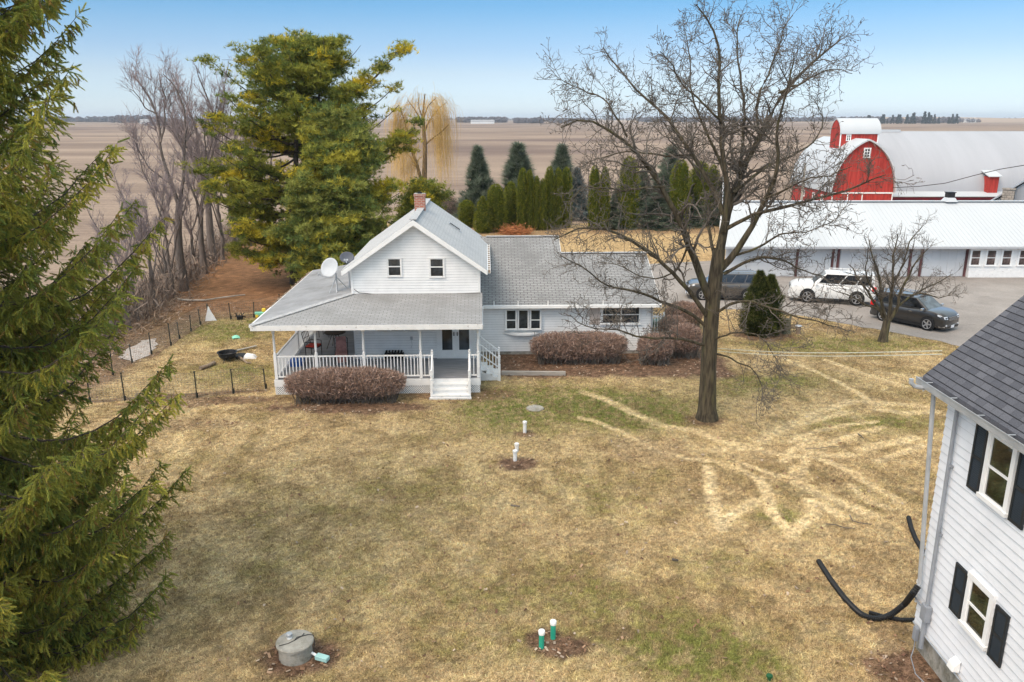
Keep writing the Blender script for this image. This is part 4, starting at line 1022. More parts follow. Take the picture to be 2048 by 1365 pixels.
# ---- the big leafless tree on the lawn
def z3(x, y): return (1080 + x / 1.606, y / 1.606)
def big_tree():
    base = G(1413, 838); Y0 = base.y
    root = empty('bare_tree', base, 0, 'big leafless spreading tree standing alone on the front lawn', 'tree')
    def path(pts, d0, d1):
        o = []
        for i, (x, y) in enumerate(pts):
            p = PY(*z3(x, y), Y0 + d0 + (d1 - d0) * i / (len(pts) - 1)); o.append(tuple(p - base))
        return o
    trunk = path([(536, 1350), (537, 1320), (540, 1200), (546, 1080), (556, 950), (566, 870), (576, 800)], 0, 0)
    trunk[0] = (trunk[0][0], 0, -.1)
    tr = [.44, .325, .275, .26, .25, .235, .205]
    defs = [  # points, radii, depth change
        ([(570, 850), (590, 740), (612, 640), (640, 560), (682, 470), (722, 380), (765, 300), (830, 220), (905, 150), (960, 120)], .22, .03, 0, 1.5),
        ([(588, 745), (604, 690), (604, 600), (598, 480), (588, 370), (586, 250), (598, 130), (562, 60), (520, 10)], .15, .025, 0, -.8),
        ([(552, 980), (515, 890), (475, 790), (435, 690), (395, 600), (335, 510), (280, 440), (200, 390), (120, 350), (60, 400)], .19, .025, 0, -2.0),
        ([(590, 690), (548, 580), (485, 500), (440, 425), (372, 345), (290, 280), (240, 200), (205, 150)], .12, .022, 0, 2.0),
        ([(548, 1030), (480, 940), (405, 840), (300, 770), (215, 725), (110, 745), (60, 780)], .12, .02, 0, -2.6),
        ([(545, 1060), (480, 1000), (395, 975), (300, 940), (210, 930), (130, 860), (60, 840)], .09, .018, 0, -1.4),
        ([(542, 1110), (470, 1100), (410, 1085), (330, 1090), (255, 1050), (180, 1060), (110, 1010)], .075, .015, 0, -3.2),
        ([(575, 870), (632, 820), (668, 740), (720, 640), (758, 560), (770, 465), (745, 380), (790, 290), (815, 180)], .17, .025, 0, -1.8),
        ([(600, 735), (680, 690), (790, 660), (900, 632), (985, 605), (1050, 560), (1110, 545)], .10, .018, 0, -2.2),
        ([(590, 880), (680, 835), (770, 830), (850, 870), (925, 885)], .085, .018, 0, -1.0),
        ([(560, 1010), (640, 960), (740, 975), (830, 1000), (920, 1025), (985, 1050)], .075, .015, 0, -2.8),
        ([(556, 1135), (620, 1150), (680, 1180), (720, 1230), (725, 1290)], .05, .012, 0, -1.4),
        ([(548, 1100), (610, 1060), (690, 1070), (760, 1130), (790, 1200)], .05, .012, 0, -2.6),
        ([(640, 560), (655, 450), (660, 340), (645, 220), (625, 110), (650, 40)], .085, .02, .3, 1.6),
        ([(700, 430), (700, 320), (745, 200), (770, 110), (800, 60)], .07, .018, .6, 2.4),
        ([(590, 400), (535, 330), (470, 250), (425, 180), (400, 150)], .06, .016, -.4, -1.6),
        ([(604, 590), (560, 480), (530, 380), (490, 280), (500, 180), (480, 110)], .07, .016, 0, 1.8),
        ([(765, 300), (850, 260), (930, 220), (1000, 230)], .05, .014, 1.0, .2),
        ([(620, 620), (700, 560), (800, 510), (880, 470), (940, 400), (900, 330)], .08, .016, 0, 2.6),
        ([(400, 600), (330, 600), (240, 610), (150, 600), (90, 660)], .06, .014, -1.0, -2.6),
        ([(475, 790), (440, 880), (350, 900), (270, 860), (190, 840)], .05, .013, -.4, 1.2),
        ([(485, 500), (380, 500), (290, 480), (200, 500), (130, 540)], .055, .014, .6, 2.8),
        ([(280, 440), (220, 330), (150, 300), (80, 260)], .045, .012, -1.2, -.4),
        ([(632, 820), (720, 790), (800, 740), (860, 760), (950, 720)], .06, .014, -.2, -3.0),
        ([(570, 850), (540, 760), (545, 650), (520, 560), (470, 470), (420, 380)], .09, .016, 0, 3.2),
        ([(722, 640), (800, 600), (870, 560), (930, 570), (990, 540)], .05, .013, -.8, -3.4)]
    LP, LR = [], []
    for pts, r0, r1, d0, d1 in defs:
        q = path(pts, d0, d1); Q, rr = resample(q, (np.linspace(1, 0, len(q)) ** 1.2 * (r0 - r1) + r1) * .76, 16)
        Q[2:] += np.cumsum(nrg.normal(0, .028, (14, 3)), 0); LP.append(Q); LR.append(rr)
    LP, LR = np.array(LP), np.array(LR)
    TP, TR = resample(trunk, tr, 14)
    c1 = children(LP, LR, 400, .7, 2.5, (30, 62), .14, .24, .5, 8, .22, 1.0, .3, .011)
    c2 = children(c1[0], c1[1], 2300, .35, 1.15, (35, 70), .10, .32, .6, 7, .12, 1.0, .4, .008)
    c2b = children(LP, LR, 420, .3, 1.1, (40, 80), .12, .30, .35, 7, .3, 1.0, .4, .008)
    tw = (np.concatenate([c2[0], c2b[0]]), np.concatenate([c2[1], c2b[1]]))
    c3 = children(*tw, 11000, .14, .55, (35, 80), .05, .45, .75, 6, .15, 1.0, .6, .0062)
    c3[1][:, -1] = .003
    k = nrg.random(len(c3[1])) < .38; c3[1][k, -2] = .016; c3[1][k, -1] = .006           # dry pods and buds at the tips
    tree_meshes(TP[None], TR[None], 14, (LP, LR), 8, [(c1[0], c1[1], 5), (tw[0], tw[1], 4), (c3[0], c3[1], 3)], 'bark', 'twig', root)
if PLANTS: big_tree()

def small_tree():
    base = G(1767, 684); Y0 = base.y
    root = empty('bare_tree', base, 0, 'small leafless multi-stemmed tree beside the driveway, in front of the dark crossover', 'tree')
    def path(pts, d0, d1):
        return [tuple(PY(x, y, Y0 + d0 + (d1 - d0) * i / (len(pts) - 1)) - base) for i, (x, y) in enumerate(pts)]
    trunk = path([(1765, 688), (1767, 672), (1772, 655), (1774, 640)], 0, 0); trunk[0] = (trunk[0][0], 0, -.1)
    defs = [([(1773, 645), (1757, 620), (1742, 595), (1722, 560), (1700, 530)], .10, .02, 0, .8), ([(1774, 645), (1762, 610), (1763, 570), (1752, 520), (1744, 480)], .10, .02, 0, -.6),
            ([(1775, 642), (1784, 610), (1790, 565), (1788, 510), (1800, 460)], .11, .02, 0, .3), ([(1776, 645), (1795, 620), (1805, 580), (1830, 530), (1860, 500)], .10, .02, 0, -.7),
            ([(1776, 640), (1800, 605), (1840, 580), (1880, 565), (1905, 545)], .07, .015, 0, .6), ([(1762, 600), (1740, 570), (1725, 540), (1732, 490)], .06, .015, 0, -1.2),
            ([(1790, 560), (1815, 520), (1822, 480), (1850, 455)], .06, .014, .2, 1.4), ([(1757, 620), (1725, 605), (1700, 585), (1672, 575)], .05, .012, 0, -1.0),
            ([(1804, 590), (1845, 590), (1880, 600), (1900, 590)], .045, .012, -.3, -1.0)]
    LP, LR = [], []
    for pts, r0, r1, d0, d1 in defs:
        q = path(pts, d0, d1); Q, rr = resample(q, np.linspace(r0, r1, len(q)), 12); Q[2:] += np.cumsum(nrg.normal(0, .03, (10, 3)), 0); LP.append(Q); LR.append(rr)
    LP, LR = np.array(LP), np.array(LR); TP, TR = resample(trunk, [.27, .2, .18, .17], 8)
    c1 = children(LP, LR, 110, .5, 1.7, (25, 55), .18, .18, .5, 7, .2, 1.0, .35, .010)
    c2 = children(*c1, 520, .3, .9, (30, 60), .12, .25, .6, 6, .15, 1.0, .5, .008)
    c3 = children(*c2, 1300, .12, .4, (30, 60), .08, .3, .8, 5, .2, 1.0, .6, .007)
    tree_meshes(TP[None], TR[None], 12, (LP, LR), 7, [(c1[0], c1[1], 5), (c2[0], c2[1], 4), (c3[0], c3[1], 3)], 'bark', 'twig', root)
if PLANTS: small_tree()

# ---- leafless hedgerow trees on the left: four grown, the rest copies
HEDGEROW = 'leafless trees in the hedgerow by the field'
def hedgerow_tree(h, spread, loc, label, seed, stems=2, n1=60, n2=420, n3=2600, twig='twig_far', bark='bark_far'):
    global nrg
    nrg = np.random.default_rng(seed)
    root = empty('bare_tree', loc, 0, label, 'tree', HEDGEROW)
    k = 16; t = np.linspace(0, 1, k)
    TP = np.zeros((1, k, 3)); TP[0, :, 2] = t * h * .42; TP[0, :, 0] = np.cumsum(nrg.normal(0, .03, k)); TP[0, :, 1] = np.cumsum(nrg.normal(0, .03, k)); TP[0, 0] = (0, 0, -.1)
    r = .0125 * h + .03; TR = (r * (1.0 - .35 * t))[None]; TR[0, 0] *= 1.35
    LP, LR = [], []
    for s in range(3 + stems):
        i = k - 1 if s < 2 else int(k * nrg.uniform(.35, 1)) - 1
        P = np.empty((k, 3)); P[0] = TP[0, i]; az = nrg.uniform(0, 6.28) if s else .3; d = unit(np.array((math.cos(az) * .42, math.sin(az) * .42, 1.0)))
        L = (h - P[0, 2]) * nrg.uniform(.78, 1.05) * (1 if s < 3 else .8)
        for j in range(1, k):
            d = unit(d + nrg.normal(0, .05, 3) + np.array((0, 0, .07))); P[j] = P[j - 1] + d * L / (k - 1) * np.array((spread, spread, 1))
        LP.append(P); LR.append(TR[0, i] * (.78 if s < 2 else .5) * np.linspace(1, .10, k))
    LP, LR = np.array(LP), np.array(LR)
    c1 = children(LP, LR, n1, .10 * h, .26 * h, (22, 46), .26, .09, .5, 8, .35, 1, .3, .014)
    c2 = children(*c1, n2, .04 * h, .12 * h, (25, 48), .22, .12, .6, 6, .15, 1, .4, .009)
    c3 = children(*c2, n3, .02 * h, .07 * h, (25, 50), .16, .15, .8, 5, .15, 1, .6, .0072)
    tree_meshes(TP, TR, 9, (LP, LR), 6, [(c1[0], c1[1], 4), (c2[0], c2[1], 3), (c3[0], c3[1], 3)], bark, twig, root)
    nrg = np.random.default_rng(seed + 500)
    return root
if PLANTS:
    def path_tree(label, bx, by, trunk, defs, r0, tr, seed):
        global nrg
        nrg = np.random.default_rng(seed); base = G(bx, by); Y0 = base.y; root = empty('bare_tree', base, 0, label, 'tree', HEDGEROW)
        def path(p, d1): return [tuple(PY(x / 2, y / 2, Y0 + d1 * i / (len(p) - 1)) - base) for i, (x, y) in enumerate(p)]
        t = path(trunk, 0); t[0] = (t[0][0], 0, -.1); TP, TR = resample(t, np.linspace(r0, r0 * .62, len(t)), 10); LP, LR = [], []
        for p, ra, d1 in defs:
            q = path(p, d1); Q, rr = resample(q, np.linspace(ra * .72, .018, len(q)), 14); Q[2:] += np.cumsum(nrg.normal(0, .05, (12, 3)), 0); LP.append(Q); LR.append(rr)
        LP, LR = np.array(LP), np.array(LR)
        c1 = children(LP, LR, 75, 1.2, 3.4, (20, 48), .22, .12, .5, 8, .25, 1, .3, .016); c2 = children(*c1, 460, .5, 1.6, (25, 48), .18, .14, .6, 6, .15, 1, .45, .011); c3 = children(*c2, 2400, .25, .85, (22, 48), .12, .16, .8, 5, .15, 1, .6, .0058)
        tree_meshes(TP[None], TR[None], 10, (LP, LR), 7, [(c1[0], c1[1], 4), (c2[0], c2[1], 3), (c3[0], c3[1], 3)], 'bark_far', 'twig_far', root); return root
    A = path_tree('tall forked leafless tree, left of the two thickest trunks in the hedgerow', 369, 582, [(738, 1160), (725, 1080), (714, 1000), (709, 915), (713, 860), (720, 800)],
        [([(709, 915), (690, 880), (650, 840), (618, 795), (596, 750), (560, 680), (535, 600)], .11, -1.5), ([(716, 830), (692, 745), (662, 680), (642, 570), (628, 460), (600, 375), (560, 325), (535, 290)], .17, .8), ([(720, 800), (735, 700), (735, 560), (742, 450), (722, 380), (690, 330), (665, 300)], .15, -.8),
         ([(643, 570), (662, 450), (654, 340), (640, 285)], .09, 1.6), ([(628, 460), (575, 420), (545, 370), (520, 350)], .06, -.6), ([(735, 600), (700, 520), (680, 430), (690, 370)], .07, 1.4), ([(690, 745), (640, 700), (590, 640), (570, 560)], .06, -1.6)], .30, 0, 21)
    B = path_tree('tall straight leafless tree, right of the two thickest trunks in the hedgerow', 426, 527, [(852, 1053), (845, 980), (838, 900), (835, 830), (822, 755)],
        [([(824, 765), (806, 680), (790, 560), (770, 450), (742, 400), (716, 335), (690, 300)], .17, .8), ([(824, 755), (832, 690), (858, 600), (850, 480), (830, 400), (802, 335), (788, 290)], .17, -.8), ([(840, 830), (862, 740), (875, 650), (886, 560), (880, 450)], .11, 1.6), ([(812, 690), (838, 560), (842, 480), (862, 400), (872, 325)], .11, 0),
         ([(795, 590), (745, 520), (730, 450), (700, 400)], .07, -1.2), ([(858, 600), (885, 500), (900, 400), (895, 330)], .08, 1.0), ([(836, 840), (800, 780), (770, 700), (755, 600)], .07, -1.8)], .31, 0, 22)
    Cc = hedgerow_tree(8.0, 1.0, G(312, 616), 'slender leaning leafless tree at the near end of the hedgerow', 23, 1, 36, 220, 1200)
    Dd = hedgerow_tree(6.0, 1.1, G(275, 642), 'low shrubby leafless tree near the foreground spruce', 24, 2, 34, 220, 1200)
    sp = [(A, 410, 548, .80, 'thin leafless hedgerow tree between the two thickest trunks'), (B, 470, 508, .85, 'leafless tree half hidden at the left edge of the pine'), (Cc, 347, 592, 1.05, 'thin leafless sapling just left of the thick forked hedgerow tree'),
          (Cc, 393, 560, .95, 'slim leafless sapling right behind the thick forked hedgerow tree'), (Dd, 334, 600, 1.0, 'bushy leafless shrub tree under the thin hedgerow sapling'),
          (Cc, 446, 520, 1.25, 'leafless sapling just right of the tall straight hedgerow trunk'), (A, 500, 492, .75, 'leafless tree behind the low left boughs of the pine'),
          (Cc, 258, 660, .9, 'leafless sapling showing behind the tips of the foreground spruce'), (Dd, 225, 690, .9, 'leafless shrub behind the foreground spruce, nearest of the hedgerow'), (B, 545, 480, .7, 'farthest leafless tree, seen through gaps of the pine')]
    for i, (src, px, py, s, lb) in enumerate(sp): dup_tree(src, G(px, py), 1.1 + i * 1.7, s, lb)

# dry scrub along the foot of the hedgerow
def twig_cloud(name, n, pos, dirs, ln, wd, tint, m, parent=None):
    side = unit(np.cross(dirs, nrg.normal(size=(n, 3))))
    V = np.empty((n, 4, 3)); mid = pos + dirs * (ln * .55)[:, None] + side * (ln * .06 * nrg.normal(size=n))[:, None]
    V[:, 0] = pos - side * wd[:, None]; V[:, 1] = pos + side * wd[:, None]; V[:, 2] = mid + side * (wd * .6)[:, None]; V[:, 3] = pos + dirs * ln[:, None]
    return put(name, np_mesh(name, V.reshape(-1, 3), np.arange(n * 4).reshape(-1, 4), np.repeat(tint, 4, 0)), m, parent)
if PLANTS:
    n = 17000; t = nrg.random(n); yy = 30 + 42 * t ** 1.3
    ex = np.interp(yy, [0, 30, 42, 50, 60, 71, 82], [-22.5, -20.5, -20.3, -21.0, -22.6, -23.6, -24.5])
    xx = ex - .5 + nrg.normal(0, .75, n); lump = fbm(xx * .6, yy * .6, 31, 3)
    k = lump > .36; xx, yy, lump = xx[k], yy[k], lump[k]; n = len(xx)
    hh = 1.9 * np.clip((lump - .3) * 2.4, .15, 1)
    P = np.stack([xx, yy, hh * nrg.random(n) ** 1.6], 1); D = unit(nrg.normal(size=(n, 3)) * .55 + np.array((0, 0, .8)))
    base = np.array([(.22, .17, .14), (.29, .22, .175), (.16, .125, .105), (.34, .26, .20)])
    o = twig_cloud('undergrowth', n, P, D, nrg.uniform(.3, .95, n), nrg.uniform(.006, .014, n), base[nrg.integers(0, 4, n)] * nrg.uniform(.7, 1.2, (n, 1)), MT['twigs_tint'])
    tag(o, 'dry brown scrub growing along the foot of the hedgerow trees', 'scrub', kind='stuff')
    # dead weeds in a loose band in front of it
    n = 9000; yy = nrg.uniform(30, 48, n); ex = np.interp(yy, [0, 30, 42, 50, 60], [-22.5, -20.5, -20.3, -21.0, -22.6])
    xx = ex + nrg.uniform(0, 2.6, n) * nrg.random(n)
    P = np.stack([xx, yy, np.zeros(n)], 1); D = unit(nrg.normal(size=(n, 3)) * np.array((1, 1, .4)) + np.array((0, 0, .25)))
    o = twig_cloud('dead_weeds', n, P, D, nrg.uniform(.12, .5, n), nrg.uniform(.006, .013, n), np.array((.40, .29, .21)) * nrg.uniform(.5, 1.2, (n, 1)), MT['twigs_tint'])
    tag(o, 'matted dead weeds and fallen twigs in front of the hedgerow', 'weeds', kind='stuff')

# ---- clipped leafless hedges
def hedge(label, cx, cy, lx, ly, h, n, rz=0.0, name='clipped_hedge', group=None, box=3.2):
    root = empty(name, (cx, cy, 0), rz, label, 'hedge', group)
    # random points in a rounded box, most of them near the skin
    u = unit(nrg.normal(size=(n, 3))); e = box
    s = (np.abs(u) ** e).sum(1) ** (-1 / e); rr = np.where(nrg.random(n) < .72, nrg.uniform(.80, 1.0, n), nrg.uniform(.25, .9, n))
    q = u * (s * rr)[:, None]
    lumps = 1 + .10 * (fbm(q[:, 0] * lx * 1.3 + 9, q[:, 1] * ly * 1.3 + q[:, 2] * 2, 51, 3) - .5)
    zc = h * .56; P = np.stack([q[:, 0] * lx / 2 * lumps, q[:, 1] * ly / 2 * lumps, zc + q[:, 2] * (h - zc) * lumps], 1)
    low = P[:, 2] < h * .42
    P[:, 0] *= np.where(low, 1 - .10 * (1 - P[:, 2] / (h * .42)), 1); P[:, 1] *= np.where(low, 1 - .3 * (1 - P[:, 2] / (h * .42)), 1)
    P[:, 2] = np.clip(P[:, 2], .02, h)
    kp = (~low) | (nrg.random(n) < .42); P, q = P[kp], q[kp]; n = len(P)
    D = unit(q * np.array((.7, .7, .5)) + nrg.normal(size=(n, 3)) * .55 + np.array((0, 0, .45)))
    ln = nrg.uniform(.09, .26, n); P = P - D * ln[:, None] * .6
    base = np.array([(.34, .235, .19), (.44, .32, .265), (.25, .165, .13), (.37, .245, .175)])
    tint = base[nrg.integers(0, 4, n)] * nrg.uniform(.75, 1.2, (n, 1))
    twig_cloud('crown', n, P, D, ln, nrg.uniform(.0045, .009, n), tint, MT['twigs_tint'], root)
    # stems fanning up from the ground
    ns = int(90 * lx); x0 = nrg.uniform(-.42, .42, ns) * lx; y0 = nrg.uniform(-.25, .25, ns) * ly
    k = 6; SP = np.empty((ns, k, 3)); t = np.linspace(0, 1, k)
    ax = x0 + nrg.normal(0, .25, ns); ay = y0 + nrg.normal(0, .25, ns) * 1.6; hh = nrg.uniform(.6, .93, ns) * h
    SP[:, :, 0] = x0[:, None] + (np.clip(ax, -lx * .46, lx * .46) - x0)[:, None] * t; SP[:, :, 1] = y0[:, None] + (np.clip(ay, -ly * .45, ly * .45) - y0)[:, None] * t; SP[:, :, 2] = hh[:, None] * t - .03
    SP[:, 1:] += nrg.normal(0, .025, (ns, k - 1, 3))
    V, F = tubes_np(SP, np.tile(np.linspace(.014, .006, k), (ns, 1)), 3)
    put('stem', np_mesh('stem', V, F), MT['twig'], root)
    return root
if PLANTS:
    hedge('long clipped leafless hedge in front of the porch railing, left of the steps', -6.30, 28.75, 4.55, 1.35, 1.30, 30000, R(2))
    hedge('long clipped leafless hedge under the bay window of the wing', 2.95, 33.75, 4.3, 1.35, 1.38, 24000, R(2))
    hedge('rounded leafless shrub at the right end of the wing hedge', 6.25, 33.55, 1.6, 1.3, 1.40, 8000, name='clipped_shrub', box=2.4)
    hedge('domed leafless shrub just left of the big tree trunk', 7.75, 34.6, 1.6, 1.4, 1.55, 9000, name='clipped_shrub', box=2.4)
    hedge('loose leafless shrub behind the wing corner, beside the driveway', 8.75, 39.6, 2.0, 1.6, 1.45, 9000, name='clipped_shrub', box=2.2)
    hedge('small leafless shrub between the wing corner and the driveway shrub', 7.75, 37.2, 1.5, 1.3, 1.3, 6000, name='clipped_shrub', box=2.2)

# ---- needles: many small blades placed along twigs
def frames(D):
    ref = np.tile(np.array((0.02, 0.03, 1.0)), (len(D), 1)); ref[np.abs(D[:, 2]) > .95] = (1, 0, 0)
    S = unit(np.cross(D, ref)); U = np.cross(S, D); return S, U
def scatter(T, P, D, s, tint, roll=True):
    """T (k,3,3) template triangles, x along D"""
    n = len(P); S, U = frames(D)
    if roll:
        a = nrg.uniform(0, 6.28, n)[:, None]; S, U = S * np.cos(a) + U * np.sin(a), U * np.cos(a) - S * np.sin(a)
    t = T.reshape(-1, 3)
    V = P[:, None] + s[:, None, None] * (t[None, :, 0, None] * D[:, None] + t[None, :, 1, None] * S[:, None] + t[None, :, 2, None] * U[:, None])
    V = V.reshape(-1, 3); return V, np.arange(len(V)).reshape(-1, 3), np.repeat(tint, len(t), 0)
def brush_template(nx_, na, spread, fwd, wd, tip=True):
    T = []
    for i in range(nx_):
        x = i / nx_
        for k in range(na):
            a = 6.283 * (k + .5 * (i % 2)) / na; r = spread * (1 - .55 * x); c, s_ = math.cos(a), math.sin(a)
            T.append([(x - .03, -s_ * wd, c * wd), (x - .03, s_ * wd, -c * wd), (x + fwd, c * r, s_ * r)])
    return np.array(T)
BRUSH = brush_template(6, 4, .19, .24, .065)
def foreground_spruce():
    base = Vector((-10.55, 13.4, 0))
    root = empty('spruce_tree', base, 0, 'tall spruce with drooping branches filling the left side of the foreground', 'tree')
    H_ = 20.5; P = np.stack([np.zeros(14), np.zeros(14), np.linspace(-.1, H_, 14)], 1)[None]
    BP, BR = [], []; zl = np.arange(.7, H_ - .6, .30)
    for z in zl:
        reach = np.interp(z, [0, 1.5, 3, 5, 8, 10, 12.4, 16, 20.5], [3.2, 3.75, 4.1, 4.5, 4.35, 4.25, 3.95, 2.4, .1])
        for q in range(7):
            az = nrg.uniform(0, 6.283); L = reach * nrg.uniform(.55, 1.04); k = 10; t = np.linspace(0, 1, k)
            e = np.interp(z, [0, 6, 12, 20], [-.18, -.08, .12, .5]); sag = np.interp(z, [0, 8, 16], [.20, .22, .10])
            r_ = L * t; zz = z + L * (e * t - sag * np.sin(math.pi * t) + .17 * t ** 3)
            w_ = np.cumsum(nrg.normal(0, .05, k)); w_[0] = 0; zz = zz + np.cumsum(nrg.normal(0, .025, k))
            BP.append(np.stack([math.cos(az) * r_ - math.sin(az) * w_, math.sin(az) * r_ + math.cos(az) * w_, np.maximum(zz, .25)], 1)); BR.append(np.linspace(.026, .004, k) * (.5 + L / 5))
    BP, BR = np.array(BP), np.array(BR)
    V1, F1 = tubes_np(P, np.linspace(.28, .03, 14)[None], 12)
    put('trunk', np_mesh('trunk', V1, F1, None, True), MT['bark_pine'], root)
    # side shoots to both sides, then hanging sprays on them
    S_, D_, L_ = [], [], []
    for b_, in zip(BP):
        L = np.linalg.norm(np.diff(b_, axis=0), axis=1).sum(); m = int(L / .078)
        t = np.linspace(.16, 1.0, m); x = t * 9; i0 = np.minimum(x.astype(int), 8); f = (x - i0)[:, None]
        p = b_[i0] * (1 - f) + b_[i0 + 1] * f; T = unit(b_[i0 + 1] - b_[i0])
        for sg in (-1, 1):
            sd_ = unit(np.cross(T, np.array((0, 0, 1.0)))) * sg
            d = unit(T * .55 + sd_ * nrg.uniform(.45, .95, (m, 1)) + np.array((0, 0, -.30)) + nrg.normal(0, .16, (m, 3)))
            ln = (.14 + .85 * np.minimum(1 - t * .88, .25 + t * 1.0)) * nrg.uniform(.55, 1.1, m) * min(1, L / 3.2)
            S_.append(p); D_.append(d); L_.append(ln)
        S_.append(b_[-1:] - T[-1:] * .05); D_.append(unit(T[-1:] + np.array((0, 0, .25)))); L_.append(np.array([.22]))
    S_, D_, L_ = np.concatenate(S_), np.concatenate(D_), np.concatenate(L_)
    n = len(S_); k = 5; SP = np.empty((n, k, 3)); SP[:, 0] = S_; d = D_.copy()
    for j in range(1, k): d = unit(d + np.array((0, 0, -.13)) + nrg.normal(0, .05, (n, 3))); SP[:, j] = SP[:, j - 1] + d * (L_ / (k - 1))[:, None]
    V2, F2 = tubes_np(BP, BR, 5); V3, F3 = tubes_np(SP, np.tile(np.linspace(.005, .003, k), (n, 1)), 3)
    put('branch', np_mesh('branch', np.concatenate([V2, V3]), np.concatenate([F2, F3 + len(V2)])), MT['bark_pine'], root)
    # sprays: three to eight per shoot
    cnt = np.clip((L_ / .05).astype(int), 3, 14); idx = np.repeat(np.arange(n), cnt); m = len(idx)
    t = nrg.random(m); x = t * (k - 1); i0 = np.minimum(x.astype(int), k - 2); f = (x - i0)[:, None]
    p = SP[idx, i0] * (1 - f) + SP[idx, i0 + 1] * f; T = unit(SP[idx, i0 + 1] - SP[idx, i0])
    dd = unit(T * .8 + nrg.normal(0, .50, (m, 3)) + np.array((0, 0, -.50)))
    s = nrg.uniform(.10, .21, m)
    lum = fbm(p[:, 0] * 1.1, p[:, 2] * 1.1 + p[:, 1], 60, 3)
    a = np.array((.38, .39, .090)); b2 = np.array((.60, .55, .125)); c2 = np.array((.27, .33, .090)); yl = np.array((.42, .30, .10))
    w1 = sst(.42, .66, lum + nrg.normal(0, .08, m))[:, None]; tint = a * (1 - w1) + b2 * w1
    kx = nrg.random(m); tint = np.where((kx < .25)[:, None], c2, tint); tint = np.where((kx > .93)[:, None], yl, tint) * nrg.uniform(.7, 1.25, (m, 1))
    V, F, tt = scatter(BRUSH, p, dd, s, tint)
    put('crown', np_mesh('crown', V, F, tt), MT['needles'], root)
    # hanging cones
    cm = MB(); cm.lathe([(.004, 0), (.018, -.02), (.024, -.06), (.020, -.11), (.006, -.14)], n=8); cme = cm.mesh('cone'); cme.materials.append(mat('pale_cone', (.42, .31, .20), .8, .2, 20))
    # near the tips of boughs that face the viewer
    tips = [b_ for b_ in BP if b_[-1][0] > .3 and b_[-1][1] < 1.2 and 3.5 < b_[-1][2] < 12]
    for i in range(22):
        b_ = tips[int(nrg.integers(0, len(tips)))]; q = b_[-2] + nrg.normal(0, .09, 3); put('cone', cme, None, root, (q[0], q[1], q[2] - .10), (.2 * nrg.normal(), .2 * nrg.normal(), 0))
if PLANTS: foreground_spruce()

